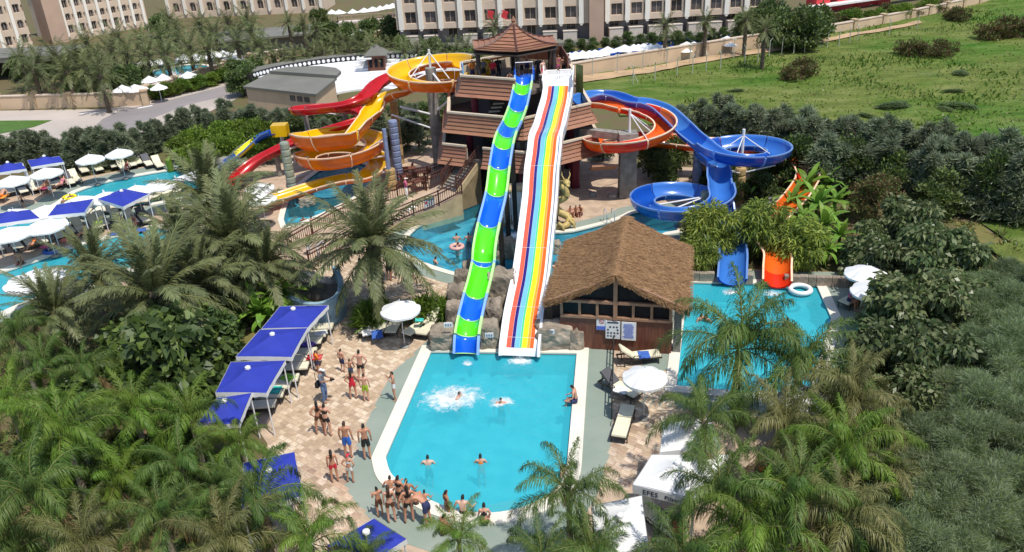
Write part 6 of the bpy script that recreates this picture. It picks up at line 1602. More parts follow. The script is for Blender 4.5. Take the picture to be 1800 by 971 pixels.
def species(key, crowns, stem): SPEC[key] = (crowns, stem)
species('hedge_tree', [strands('crown', cone_clumps(60, 1.0, 2.9, .30, s), 9000, .36, .024, 'conifer_grey', s, .45, .6, ['conifer_grey', 'conifer_grey', 'conifer_grey', 'tamarisk', 'conifer_dark']) for s in (1, 2, 3, 22)], stem_mesh(2.4, .09, 1))
species('dark_shrub', [leaf_cloud('crown', clumps(26, .9, 2.4, .45, s, .3), 4200, .17, .05, 'conifer_dark', s, .5, 0, .4, ['conifer_dark', 'broad_dark', 'bush_mid']) for s in (4, 5)], stem_mesh(1.8, .08, 2))
species('bright_bush', [leaf_cloud('crown', clumps(22, 1.0, 1.7, .42, s, .3), 4200, .16, .055, 'bush_bright', s, .3, 0, .5, ['bush_bright', 'bush_mid', 'bush_bright']) for s in (6, 7)], stem_mesh(1.2, .07, 3))
species('fig_tree', [leaf_cloud('crown', clumps(44, 1.75, 3.3, .55, s, .6), 8200, .30, .085, 'fig', s, -.1, .55, .55, ['fig', 'fig', 'broad_dark']) for s in (8, 9)], stem_mesh(2.6, .16, 4, 7, 1.4))
species('big_leaf_tree', [leaf_cloud('crown', clumps(30, 1.6, 2.9, .55, s, .5), 2600, .38, .15, 'broad_dark', s, -.1, .4, .6, ['broad_dark', 'broad_dark', 'bush_mid']) for s in (10, 11)], stem_mesh(2.2, .13, 5, 6, 1.1))
species('tamarisk', [strands('crown', clumps(64, 1.8, 2.9, .50, s, .2), 62000, .185, .0062, 'tamarisk', s, .45, .8, ['tamarisk', 'tamarisk', 'tamarisk', 'bush_mid']) for s in (12, 13)], stem_mesh(2.2, .12, 6, 7, 1.2))
species('russet_bush', [leaf_cloud('crown', clumps(30, 1.5, 2.3, .42, s, .3), 6000, .13, .035, 'bush_brown', s, .3, 0, .6, ['bush_brown', 'bush_brown', 'bush_mid', 'bush_red']) for s in (14,)], stem_mesh(1.8, .08, 7))
species('bamboo_clump', [leaf_cloud('crown', clumps(34, 1.0, 2.5, .42, s, .4), 5200, .34, .030, 'bamboo', s, .1, .5, .5, ['bamboo', 'bamboo', 'bush_mid']) for s in (15, 16)], stem_mesh(2.1, .05, 8, 9, .7))
species('garden_tree', [leaf_cloud('crown', clumps(34, 1.9, 3.6, .75, s, .7), 3400, .36, .12, 'bush_mid', s, .2, 0, .5, ['bush_mid', 'broad_dark', 'fig']) for s in (17, 18)], stem_mesh(2.8, .15, 9, 6, 1.3))
species('meadow_bush', [leaf_cloud('crown', clumps(22, 1.5, 1.5, .5, s, .2), 2200, .26, .05, 'bush_red', s, .5, 0, .4, ['bush_red', 'bush_brown', 'bush_mid']) for s in (19,)], stem_mesh(1.0, .07, 10))
species('low_shrub', [strands('crown', clumps(14, .45, .6, .2, s, .1), 900, .65, .035, 'bush_bright', s, .5, .8, ['bush_bright', 'bush_mid']) for s in (20, 21)], stem_mesh(.4, .04, 11))
_cnt = {}
def plant(key, px, py, s, label, group, z=1.2, sz=None, cat=None):
    """px,py: bearing of the middle of the crown at height z"""
    c = G(px, py, z); cr, st = SPEC[key]; i = _cnt[key] = _cnt.get(key, 0)+1
    t = thing(key, label, cat or ('tree' if 'tree' in key or key == 'tamarisk' else 'bush'), (c.x, c.y, 0), (px*1.7+py) % 6.28, group); sz = sz or s
    piece('crown', cr[i % len(cr)], t, (0, 0, 0), (0, 0, 0), (s, s, sz)); piece('trunk', st, t, (0, 0, 0), (0, 0, 0), (s, s, sz))
rs = random.Random(21)
row = [(x, 268+rs.uniform(-4, 4), 1.0) for x in range(-12, 225, 23)]
for i, (x, y, s) in enumerate(row): plant('hedge_tree', x, y+2, s*rs.uniform(.95, 1.2), ORD[i]+' grey-green hedge tree from the left behind the far blue canopies', 'hedge trees along the road')
row = [(238, 240), (262, 232), (284, 226), (306, 218), (330, 212), (352, 204), (376, 208), (398, 200), (420, 205), (446, 210), (470, 205), (490, 215), (512, 208), (540, 215)]
for i, (x, y) in enumerate(row): plant('hedge_tree', x, y+14, rs.uniform(.85, 1.1), ORD[i]+' grey-green hedge tree between the road and the spiral slide', 'hedge trees by the spiral slide')
row = [(560, 205), (585, 212), (612, 210), (640, 218), (660, 225), (700, 210), (725, 215), (745, 205), (735, 240), (775, 215), (700, 245), (790, 200), (575, 230), (520, 240), (785, 185)]
for i, (x, y) in enumerate(row): plant('dark_shrub' if i % 2 else 'hedge_tree', x, y, rs.uniform(.9, 1.2), ORD[i]+' dark shrub in the thicket behind the yellow spiral', 'dark shrubs behind the yellow spiral', sz=rs.uniform(.8, 1.1))
row = [(322, 262), (345, 250), (368, 243), (392, 236), (415, 232), (440, 226), (355, 268), (385, 258), (412, 252), (455, 240), (335, 275), (465, 262)]
for i, (x, y) in enumerate(row): plant('bright_bush', x, y, rs.uniform(.95, 1.25), ORD[i]+' bright green bush in the bank behind the little blue slide', 'bright bushes by the kids slide')
row = [(1205, 225), (1228, 218), (1252, 226), (1272, 218), (1296, 228), (1318, 235), (1340, 240)]
for i, (x, y) in enumerate(row): plant('hedge_tree', x, y, rs.uniform(1.0, 1.25), ORD[i]+' tall spiky hedge tree between the blue slide and the meadow', 'spiky hedge trees beside the blue slide')
i = 0
for k in range(21):
    x = 1362+k*22.5; y = 262+(x-1362)*.125+rs.uniform(-5, 5)
    plant('hedge_tree', x, y, rs.uniform(1.15, 1.45), ORD[k]+' dark grey hedge tree along the meadow, counted from the blue slide', 'hedge trees along the meadow'); 
for k in range(16):
    x = 1400+k*28; y = 305+(x-1400)*.13+rs.uniform(-4, 4)
    plant('hedge_tree' if k % 3 else 'dark_shrub', x, y+rs.uniform(-8, 10), rs.uniform(1.1, 1.5), ORD[k]+' shaded tree in the front row of the meadow hedge, counted from the slide', 'front row of the meadow hedge', sz=rs.uniform(1.1, 1.5))
row = [(1140, 290), (1165, 300), (1190, 290), (1250, 305), (1275, 318), (1330, 330), (1165, 275), (1060, 262), (1350, 345), (1290, 335), (1345, 300)]
for i, (x, y) in enumerate(row): plant('dark_shrub', x, y, rs.uniform(.8, 1.1), ORD[i]+' dark shrub under the right hand slides, counted from the tower', 'dark shrubs under the right slides', z=.9)
for i, (x, y, s, lab) in enumerate([(1600, 405, 1.05, 'tallest fig tree beside the russet bush'), (1650, 470, 1.1, 'fig tree reaching towards the garden lawn'), (1575, 465, .9, 'fig tree behind the shaded parasols'), (1610, 560, 1.1, 'broad fig tree right of the dappled parasol'), (1690, 545, 1.0, 'fig tree at the outer edge by the tamarisks'), (1570, 640, 1.0, 'fig tree over the half hidden parasol'), (1650, 640, 1.0, 'fig tree nearest the tamarisk bank'), (1610, 700, .8, 'lowest fig tree above the dry palms'), (1530, 420, .75, 'small fig tree by the brown soil patch')]):
    plant('fig_tree', x, y, s, lab, 'fig trees beside the landing pool', z=2.0)
plant('russet_bush', 1545, 358, 1.1, 'round russet brown bush between bananas and fig tree', None); plant('russet_bush', 1440, 735, .8, 'brown bush among the dry palms near the landing pool', None); plant('russet_bush', 1410, 935, 1.0, 'brownish bush at the bottom edge between palms and tamarisks', None); plant('russet_bush', 1500, 850, .8, 'rusty bush beside the straw coloured palm', None)
for i, (x, y, s) in enumerate([(1765, 575, 1.1), (1725, 640, 1.0), (1790, 665, 1.2), (1690, 715, .95), (1755, 745, 1.15), (1650, 790, .95), (1715, 830, 1.1), (1790, 800, 1.1), (1620, 870, 1.0), (1690, 915, 1.1), (1570, 935, .95), (1640, 965, 1.0), (1760, 905, .9), (1740, 520, .9), (1790, 505, 1.0)]):
    plant('tamarisk', x, y, s, ORD[i]+' soft grey-green tamarisk on the right bank, counted from the lawn', 'tamarisks on the right bank', z=1.9)
plant('bamboo_clump', 1245, 425, 1.25, 'leafy yellow-green clump left of the blue chute', 'clumps around the chutes', z=1.2); plant('bamboo_clump', 1332, 418, 1.25, 'leafy yellow-green clump between the blue and orange chutes', 'clumps around the chutes', z=1.2); plant('bamboo_clump', 1415, 440, 1.0, 'leafy clump right of the orange chute', 'clumps around the chutes', z=1.0)
plant('bamboo_clump', 1225, 455, .8, 'small leafy clump by the hut corner and stone wall', 'clumps around the chutes', z=.8)
for x, y, s, lab in [(312, 640, 1.25, 'dark tree with large glossy leaves left of the blue canopies'), (280, 590, 1.0, 'large leaved tree behind the glossy one'), (345, 582, .85, 'large leaved tree beside the small lawn'), (385, 535, .65, 'dark large leaved shrub under the banana plants'), (230, 600, .9, 'dark large leaved tree farther left'), (62, 790, .7, 'dark broad leaved shrub between palms near the left edge'), (180, 800, .75, 'dark broad leaved shrub in the middle of the left palms'), (300, 768, .7, 'dark broad leaved shrub below the glossy leaved tree'), (120, 700, .75, 'dark broad leaved shrub among the upper left palms'), (375, 905, .65, 'dark broad leaved shrub left of the near blue canopy')]: plant('big_leaf_tree', x, y, s, lab, None, z=1.8)
for i, (x, y) in enumerate([(655, 560), (672, 556), (755, 548), (772, 545), (742, 556), (788, 552), (645, 568)]): plant('low_shrub', x, y, rs.uniform(.9, 1.3), ORD[i]+' spiky low shrub behind the loungers of the big parasol', 'low shrubs behind the parasol loungers', z=.4)
for i, (x, y) in enumerate([(880, 488), (868, 492), (893, 490)]): plant('low_shrub', x, y, .6, ORD[i]+' little tuft on the rock planter between the slides', 'tufts on the rock planter', z=.7)
row = [(x, 47+rs.uniform(-14, 14)) for x in range(1322, 1440, 11)]
for i, (x, y) in enumerate(row): plant('garden_tree', x, y+6, rs.uniform(.8, 1.15), ORD[i]+' leafy tree in the grove right of the hotel wings', 'grove right of the hotel', z=2)
row = [(x, 74-(x-1000)*.06+rs.uniform(-3, 3)) for x in range(1000, 1310, 21)]
for i, (x, y) in enumerate(row): plant('dark_shrub', x, y+5, rs.uniform(.6, .75), ORD[i]+' dark shrub in the hedge behind the white hotel parasols', 'hedge behind hotel parasols', z=1)
row = [(530, 62), (575, 70), (610, 60), (650, 50), (690, 58), (560, 30), (280, 48), (640, 70)]
for i, (x, y) in enumerate(row): plant('garden_tree', x, y, rs.uniform(.6, .9), ORD[i]+' leafy tree around the footbridge and low hotel wing', 'trees round the footbridge', z=1.5)
row = [(x, 98+rs.uniform(-8, 8)) for x in range(700, 860, 18)]+[(705, 70), (745, 62), (760, 75)]
for i, (x, y) in enumerate(row): plant('garden_tree' if i % 2 else 'dark_shrub', x, y+8, rs.uniform(.5, .7), ORD[i]+' shrub in the belt between spiral slide and hotel', 'shrubs between spiral and hotel', z=1.5)
row = [(x, 44-(x-1430)*.16+rs.uniform(-3, 3)) for x in range(1425, 1660, 15)]
for i, (x, y) in enumerate(row): plant('bright_bush' if i % 3 else 'meadow_bush', x, y, rs.uniform(.8, 1.1), ORD[i]+' garden bush along the low pale wall at top right', 'bushes along the low pale wall', z=1)
for i, (x, y, s) in enumerate([(1412, 122, 1.0), (1395, 128, .8), (1598, 86, 1.0), (1622, 88, .9), (1662, 88, 1.0), (1690, 28, 1.0), (1672, 24, .8), (1765, 55, 1.3), (1740, 58, 1.1), (1792, 52, 1.2)]): plant('meadow_bush', x, y, s, ORD[i]+' reddish scrub bush in the green meadow, counted from the track', 'scrub bushes in the meadow', z=.8)
row = [(275, 166), (290, 162), (305, 160), (320, 155), (338, 150), (352, 148), (372, 142), (390, 136), (402, 132)]
for i, (x, y) in enumerate(row): plant('bright_bush', x, y, .8, ORD[i]+' small bush at the foot of the peach wall along the road', 'bushes at the foot of the road wall', z=.6)
row = [(x, 150+rs.uniform(-8, 10)) for x in range(120, 270, 15)]+[(x, 128+rs.uniform(-8, 8)) for x in range(20, 130, 22)]
for i, (x, y) in enumerate(row): plant('garden_tree' if i % 2 else 'dark_shrub', x, y, rs.uniform(.55, .8), ORD[i]+' leafy shrub inside the hotel garden wall, counted along the wall', 'shrubs inside the hotel garden wall', z=1)
row = [(425, 150), (436, 140), (420, 132), (447, 128)]
for i, (x, y) in enumerate(row): plant('garden_tree', x, y, .7, ORD[i]+' palm-like shrub where the road passes the grey roofed building', 'shrubs at the road bend', z=1.2)
rs2 = random.Random(77)
for i in range(8):
    x, y = 1180+rs2.random()*620, 110+rs2.random()*150
    if y > 215+(x-1180)*.06 or y < 165-(x-1180)*.16: y = 190
    c = G(x, y, .3); t = thing('scrub_patch', ORD[i]+' low dark scrub patch of the meadow', 'scrub', (c.x, c.y, 0), i*1.1, 'low scrub patches on the meadow'); k_ = rs2.uniform(.35, .8)
    cr, st = SPEC['dark_shrub']; piece('crown', cr[i % 2], t, (0, 0, .1), (0, 0, 0), (k_*1.9, k_, k_*.22)); piece('trunk', st, t, (0, 0, 0), (0, 0, 0), (k_, k_, k_*.3))
# ---- bananas: every leaf a part
def banana_leaf(L, W, droop, e0, seed):
    rg = np.random.default_rng(seed); K = 9; V = []; Q = []
    for i in range(K):
        s = i/(K-1); e = np.radians(e0-droop*s**1.2); 
        if i == 0: p = np.array([0, 0, 0.])
        else: p = p+np.array([math.cos(e), 0, math.sin(e)])*L/(K-1)
        w = W*(math.sin(math.pi*min(1, .1+.9*s))**.55 if 0 < s < 1 else .08)*(.9+.2*rg.random()); nrm = np.array([-math.sin(e), 0, math.cos(e)])
        V += [p+np.array([0, w, 0])+nrm*w*.35-np.array([0, 0, .06*w*rg.random()*8]), p, p+np.array([0, -w, 0])+nrm*w*.35-np.array([0, 0, .06*w*rg.random()*8])]
    for i in range(K-1):
        a = i*3; Q += [(a, a+1, a+4, a+3), (a+1, a+2, a+5, a+4)]
    return mesh_np('leaf', V, Q, [M['banana']])
BL = [banana_leaf(1.6, .17, d, e, i) for i, (e, d) in enumerate(((80, 45), (66, 80), (52, 100), (38, 110), (20, 95)))]
bst = MB(); bst.lathe((0, 0, 0), [(.13, 0), (.10, .6), (.07, 1.3)], 8); bst = bst.mesh('stem', M['bush_mid'])
def banana(px, py, s, label, z=1.6):
    c = G(px, py, z*s); t = thing('banana_plant', label, 'banana plant', (c.x, c.y, 0), px % 6.28, 'banana plants'); r = random.Random(px); piece('stem', bst, t, (0, 0, 0), (0, 0, 0), s)
    for i in range(14): piece('leaf', BL[min(4, i//3)], t, (0, 0, 1.15*s), (r.uniform(-.1, .1), r.uniform(-.1, .1), i*2.4), s*r.uniform(.8, 1.1))
for i, (x, y, s) in enumerate([(1420, 318, 1.15), (1452, 312, 1.1), (1395, 345, 1.0), (1438, 350, 1.15), (1470, 345, 1.0), (1410, 375, 1.0), (1450, 385, 1.1), (1478, 405, .9), (1425, 408, 1.0), (1395, 410, .9), (1456, 432, .8), (1335, 320, .9)]): banana(x, y, s, ORD[i]+' banana plant right of the orange chute, counted from the back')
for i, (x, y, s) in enumerate([(478, 512, 1.1), (452, 535, 1.0), (505, 508, .9), (430, 520, .9), (470, 548, .8), (285, 435, .8)]): banana(x, y, s, (ORD[i]+' banana plant beside the pale blue curved wall, counted from the right' if i < 5 else 'lone banana plant with orange flowers beside the lower pool'))
# ground cover under the thickets
rg = np.random.default_rng(3); PL = []
def scatter(poly, n):
    xs = [p.x for p in poly]; ys = [p.y for p in poly]; k = 0
    while k < n:
        x, y = rg.uniform(min(xs), max(xs)), rg.uniform(min(ys), max(ys))
        if inside((x, y), poly): PL.append((x, y, .02, .28)); k += 1
scatter(H((-40, 560), (230, 560), (380, 640), (420, 720), (470, 860), (430, 1010), (-40, 1010)), 700); scatter(H((1480, 620), (1800, 480), (1830, 1000), (1290, 1000), (1340, 800)), 600); scatter(H((430, 480), (520, 540), (420, 580), (300, 560), (240, 510)), 200); scatter(H((1200, 400), (1340, 385), (1480, 400), (1500, 470), (1210, 480)), 160); scatter(H((1340, 320), (1480, 330), (1800, 380), (1800, 480), (1560, 480)), 200)
o = bpy.data.objects.new('ground_cover', strands('ground_cover', PL, 26000, .38, .03, 'bush_mid', 5, .35, .9, ['bush_mid', 'broad_dark', 'bush_brown'])); link(o); tag(o, 'low green and brown ground cover under the palms and hedges', 'ground cover', kind='stuff')
# ================================================================== people
for k, c in dict(skin_a=(.60, .32, .22), skin_b=(.50, .24, .145), skin_c=(.37, .165, .09), skin_d=(.66, .41, .31)).items(): defm(k, c, rough=.55, var=.06, scale=4)
for k, c in dict(hair_dark=(.012, .009, .007), hair_brown=(.05, .025, .012), hair_fair=(.22, .13, .06), cap_white=(.8, .8, .78), cap_red=(.6, .03, .06), wear_black=(.012, .012, .015), wear_blue=(.03, .15, .60), wear_red=(.62, .015, .04), wear_lime=(.35, .50, .03), wear_navy=(.02, .03, .10),
                 wear_orange=(.85, .22, .02), wear_grey=(.16, .17, .20), wear_denim=(.10, .17, .32), wear_white=(.72, .72, .72), wear_pink=(.62, .12, .28), wear_brown=(.10, .04, .02), wear_purple=(.14, .04, .16)).items(): defm(k, c, rough=.7, var=.08, scale=5)
def V3(*a): return np.array(a, float)
def rotx(p, c, a):
    p = p-c; return c+np.array([p[0], p[1]*math.cos(a)-p[2]*math.sin(a), p[1]*math.sin(a)+p[2]*math.cos(a)])
def skeleton(pose, fem):
    J = {}; sw, hw = (.155, .10) if fem else (.185, .088)
    J['pelvis'] = V3(0, 0, .94); J['spine'] = V3(0, .012, 1.10); J['chest'] = V3(0, .0, 1.31); J['neck'] = V3(0, .012, 1.47); J['head'] = V3(0, -.012, 1.58); J['top'] = V3(0, .0, 1.675); J['nose'] = V3(0, -.115, 1.575)
    for s, n in ((-1, 'l'), (1, 'r')):
        J['sh'+n] = V3(s*sw, .01, 1.41); J['el'+n] = V3(s*(sw+.04), .03, 1.14); J['wr'+n] = V3(s*(sw+.045), -.05, .90)
        J['hip'+n] = V3(s*hw, 0, .88); J['kn'+n] = V3(s*(hw+.01), -.025, .49); J['an'+n] = V3(s*(hw+.012), .03, .085); J['to'+n] = V3(s*(hw+.03), -.13, .03)
    U = ['spine', 'chest', 'neck', 'head', 'top', 'nose', 'shl', 'shr', 'ell', 'elr', 'wrl', 'wrr']
    def lean(a, c=None):
        c = J['pelvis'].copy() if c is None else c
        for k in U: J[k] = rotx(J[k], c, a)
    def arm(n, e, w): J['el'+n] = J['sh'+n]+V3(*e); J['wr'+n] = J['el'+n]+V3(*w)
    def leg(n, k, a, t=(0, -.16, -.05)): J['kn'+n] = J['hip'+n]+V3(*k); J['an'+n] = J['kn'+n]+V3(*a); J['to'+n] = J['an'+n]+V3(*t)
    if pose == 'hips': arm('l', (-.16, .06, -.23), (.13, -.07, -.20)); arm('r', (.16, .06, -.23), (-.13, -.07, -.20)); leg('r', (.05, -.03, -.38), (.02, .04, -.40))
    if pose == 'walk': leg('l', (0, -.17, -.36), (.0, .06, -.40)); leg('r', (0, .05, -.385), (0, .26, -.30), (0, -.13, -.09)); arm('l', (-.05, .10, -.25), (0, .0, -.24)); arm('r', (.05, -.08, -.25), (-.02, -.16, -.18))
    if pose == 'hold': arm('l', (-.04, -.07, -.26), (.08, -.22, .02)); arm('r', (.04, -.07, -.26), (-.08, -.22, .02)); leg('l', (-.03, -.02, -.39), (0, .05, -.40))
    if pose == 'face': arm('l', (-.03, -.14, -.22), (.10, -.12, .22)); arm('r', (.04, -.12, -.23), (-.10, -.14, .20))
    if pose == 'bend': lean(R(62)); arm('l', (-.03, -.08, -.27), (.05, -.06, -.24)); arm('r', (.03, -.08, -.27), (-.05, -.06, -.24)); leg('l', (-.03, -.06, -.38), (0, .09, -.40)); leg('r', (.03, -.02, -.39), (0, .06, -.40))
    if pose in ('sit', 'squat'):
        for k in J: J[k] = J[k]-V3(0, 0, .82)
        lean(R(14)); 
        if pose == 'sit': leg('l', (-.04, -.40, -.0), (0, -.05, -.41)); leg('r', (.04, -.40, .0), (0, -.03, -.41)); arm('l', (-.06, -.02, -.27), (.02, -.20, -.10)); arm('r', (.06, -.02, -.27), (-.02, -.20, -.10))
        else: leg('l', (-.06, -.30, .26), (.02, -.12, -.39)); leg('r', (.06, -.30, .26), (-.02, -.12, -.39)); arm('l', (-.04, -.16, -.20), (.10, -.18, .05)); arm('r', (.04, -.16, -.20), (-.10, -.18, .05))
    if pose == 'lie':
        for k in J: J[k] = J[k]-V3(0, 0, .82)
        lean(R(-50)); leg('l', (-.03, -.40, .06), (0, -.39, -.05), (-.03, -.07, .13)); leg('r', (.04, -.36, .20), (.0, -.34, -.20), (0, -.12, .05)); arm('l', (-.10, -.10, -.22), (.06, -.22, .02)); arm('r', (.12, .02, -.24), (.02, -.22, -.02))
    if pose == 'swim': arm('l', (-.11, -.05, -.24), (-.04, -.22, -.06)); arm('r', (.12, -.06, -.23), (.02, -.23, -.05)); lean(R(8))
    if pose == 'wave': arm('l', (-.20, -.05, .10), (-.02, -.05, .25)); arm('r', (.20, -.10, -.16), (.02, -.22, .05))
    if pose == 'grab': arm('l', (-.08, -.14, -.20), (.02, -.20, .02)); arm('r', (.08, -.14, -.20), (-.02, -.20, .02)); lean(R(10))
    return J
BONES = [('pelvis', 'spine'), ('spine', 'chest'), ('chest', 'neck'), ('neck', 'head'), ('head', 'top'), ('head', 'nose')]+[b for n in 'lr' for b in (('chest', 'sh'+n), ('sh'+n, 'el'+n), ('el'+n, 'wr'+n), ('pelvis', 'hip'+n), ('hip'+n, 'kn'+n), ('kn'+n, 'an'+n), ('an'+n, 'to'+n))]
HANDS = [('wrl', 'pal'), ('wrr', 'par')]
def body_mesh(pose, fem):
    J = skeleton(pose, fem); Rr = dict(pelvis=(.135, .105), spine=(.105 if fem else .125, .085), chest=(.135 if fem else .155, .10), neck=(.05, .05), head=(.084, .10), top=(.062, .07), nose=(.013, .013))
    for n in 'lr': Rr.update({'sh'+n: (.056,)*2, 'el'+n: (.038,)*2, 'wr'+n: (.026,)*2, 'hip'+n: (.088,)*2, 'kn'+n: (.054,)*2, 'an'+n: (.036,)*2, 'to'+n: (.03, .025)})
    bm = bmesh.new(); sl = bm.verts.layers.skin.verify(); vs = {}
    def addv(k, p, r): v = bm.verts.new(p); v[sl].radius = r; vs[k] = v; return v
    for k in J: addv(k, J[k], Rr[k])
    vs['pelvis'][sl].use_root = True
    for a, b in BONES: bm.edges.new((vs[a], vs[b]))
    for n in 'lr':      # mid-limb bulges are left to the subdivision; palms and five fingers
        w = J['wr'+n]; d = w-J['el'+n]; d /= np.linalg.norm(d); s = np.cross(d, V3(0, -1, .01)); s /= np.linalg.norm(s); f = np.cross(s, d); sgn = 1 if n == 'l' else -1
        pm_ = addv('pa'+n, w+d*.075, (.030, .022)); bm.edges.new((vs['wr'+n], pm_))
        for i, (o, L) in enumerate(((-.026, .060), (-.009, .072), (.009, .068), (.026, .054))):
            a = addv('f%d%s' % (i, n), w+d*.105+s*o, (.010, .010)); b = addv('g%d%s' % (i, n), w+d*(.105+L*.9)+s*o*1.15+f*L*.35, (.008, .008)); bm.edges.new((pm_, a)); bm.edges.new((a, b))
        a = addv('th'+n, w+d*.055-s*.042*sgn+f*.015, (.011, .011)); b = addv('ti'+n, w+d*.095-s*.056*sgn+f*.03, (.009, .009)); bm.edges.new((vs['pa'+n], a)); bm.edges.new((a, b))
    for n in 'lr': J['pa'+n] = np.array(vs['g1'+n].co); Rr['pa'+n] = (.05, .05)
    me = bpy.data.meshes.new('b'); bm.to_mesh(me); bm.free(); o = bpy.data.objects.new('b', me); COL.objects.link(o)
    sk = o.modifiers.new('s', 'SKIN'); sk.use_smooth_shade = True; sk.branch_smoothing = .6; su = o.modifiers.new('u', 'SUBSURF'); su.levels = su.render_levels = 2
    dg = bpy.context.evaluated_depsgraph_get(); out = bpy.data.meshes.new_from_object(o.evaluated_get(dg)); bpy.data.objects.remove(o); bpy.data.meshes.remove(me); out.name = 'body'
    n = len(out.vertices); co = np.empty(n*3); out.vertices.foreach_get('co', co); co = co.reshape(-1, 3); no = np.empty(n*3); out.vertices.foreach_get('normal', no); no = no.reshape(-1, 3)
    bi = np.zeros(n, int); bt = np.zeros(n); bd = np.full(n, 1e9)
    for i, (a, b) in enumerate(BONES+HANDS):
        A, B = J[a], J[b]; d = B-A; t = np.clip(((co-A)@d)/(d@d), 0, 1); q = np.linalg.norm(co-(A+t[:, None]*d), axis=1)/(.5*(Rr[a][0]+Rr[b][0])+.02); m = q < bd; bd[m] = q[m]; bi[m] = i; bt[m] = t[m]
    return out, co, no, bi, bt, J
BI = {b: i for i, b in enumerate(BONES)}
def garment(B, kind):
    me, co, no, bi, bt, J = B; z = np.zeros(len(co), bool)
    def on(a, b, lo=0, hi=1): return (bi == BI[a, b]) & (bt >= lo) & (bt <= hi)
    def both(p, q, lo=0, hi=1): return on(p+'l' if p != 'pelvis' and p != 'chest' else p, q+'l', lo, hi) | on(p+'r' if p != 'pelvis' and p != 'chest' else p, q+'r', lo, hi)
    if kind == 'trunks': z = on('pelvis', 'spine', 0, .55) | both('pelvis', 'hip') | both('hip', 'kn', 0, .55)
    if kind == 'brief': z = on('pelvis', 'spine', 0, .22) | both('pelvis', 'hip') | both('hip', 'kn', 0, .14)
    if kind == 'bikini': z = on('pelvis', 'spine', 0, .12) | both('pelvis', 'hip') | both('hip', 'kn', 0, .08) | on('spine', 'chest', .50, 1.0)
    if kind == 'suit': z = on('pelvis', 'spine') | both('pelvis', 'hip') | both('hip', 'kn', 0, .10) | on('spine', 'chest') | on('chest', 'neck', 0, .35)
    if kind == 'shirt': z = on('pelvis', 'spine', .1, 1) | on('spine', 'chest') | on('chest', 'neck', 0, .75) | both('chest', 'sh') | both('sh', 'el', 0, .85)
    if kind == 'jeans': z = on('pelvis', 'spine', 0, .4) | both('pelvis', 'hip') | both('hip', 'kn') | both('kn', 'an', 0, .92)
    if kind in ('hair', 'long', 'cap'):
        h = (bi == BI['neck', 'head']) | (bi == BI['head', 'top']) | (bi == BI['head', 'nose']); up = J['top']-J['head']; up /= np.linalg.norm(up); fw = J['nose']-J['head']; fw /= np.linalg.norm(fw); q = co-J['head']; u, f = q@up, q@fw
        z = h & ((u-f*1.15 > -.005) if kind != 'cap' else (u-f*.2 > .03))
    off = {'trunks': .016, 'brief': .010, 'bikini': .009, 'suit': .010, 'shirt': .016, 'jeans': .016, 'hair': .016, 'long': .020, 'cap': .022}[kind]
    b = MB(); idx = {}
    for p in me.polygons:
        vs = list(p.vertices)
        if sum(z[v] for v in vs) >= len(vs)*.5:
            f = []
            for v in vs:
                if v not in idx: idx[v] = len(b.v); b.v.append(tuple(co[v]+no[v]*off))
                f.append(idx[v])
            b.f.append(tuple(f)); b.m.append(0)
    if kind == 'long': b.tube([Vector(J['head'])+Vector((0, .07, .03)), Vector(J['neck'])+Vector((0, .10, .02)), Vector(J['chest'])+Vector((0, .13, .0))], [.07, .06, .03], 8)
    if kind == 'cap': c = J['head']+.085*up*.4+fw*.12; b.box(Vector(c), (.15, .14, .015))
    return b
BD = {}; GM = {}
def person(px, py, label, pose='stand', h=1.7, skin='skin_b', wear='trunks', col='wear_black', hair='hair', hcol='hair_dark', rz=180, z=0.0, fem=None, top=None, tcol=None, loc=None, cat='person', group=None):
    fem = (wear in ('bikini', 'suit')) if fem is None else fem; k = (pose, fem)
    if k not in BD: BD[k] = body_mesh(pose, fem)
    B = BD[k]; p = loc if loc is not None else G(px, py, max(z, 0) if z < 3 else z); 
    t = thing('person', label, 'person', (p.x, p.y, z), R(rz), group, h/1.70)
    def get(part, kind, m):
        q = (k, kind, m)
        if q not in GM:
            if kind == 'body': me = B[0].copy(); me.materials.clear(); me.materials.append(M[m]); me.name = 'body'
            else: me = garment(B, kind).mesh(part, M[m], smooth=True)
            GM[q] = me
        return piece(part, GM[q], t)
    get('body', 'body', skin)
    if hair: get('cap' if hair == 'cap' else 'hair', hair, hcol)
    if wear: get({'trunks': 'swim_trunks', 'brief': 'swim_briefs', 'bikini': 'bikini', 'suit': 'swimsuit', 'jeans': 'jeans', 'shirt': 'shirt'}[wear], wear, col)
    if top: get('shirt', top, tcol)
    return t
P_ = person
# plaza beside the pool
P_(604, 655, 'boy in black and white trunks left of the group on the pavers', h=1.28, skin='skin_a', col='wear_navy', rz=150)
P_(619, 669, 'small child between the boy and the man on the pavers', 'hips', 1.15, 'skin_b', 'trunks', 'wear_denim', rz=170)
P_(638, 673, 'man in black briefs standing in the plaza group, back to us', 'hips', 1.74, 'skin_a', 'brief', 'wear_black', rz=172)
P_(623, 702, 'person in bright red swimsuit on the pavers, seen from behind', 'hips', 1.5, 'skin_b', 'suit', 'wear_red', 'long', rz=185)
P_(645, 706, 'boy in yellow-green trunks in front of the black briefs man', 'stand', 1.45, 'skin_a', 'trunks', 'wear_lime', hcol='hair_brown', rz=180)
t = P_(573, 707, 'man in white cap, grey shirt and jeans holding a camera', 'hold', 1.74, 'skin_c', 'jeans', 'wear_denim', 'cap', 'cap_white', rz=75, top='shirt', tcol='wear_grey', fem=False)
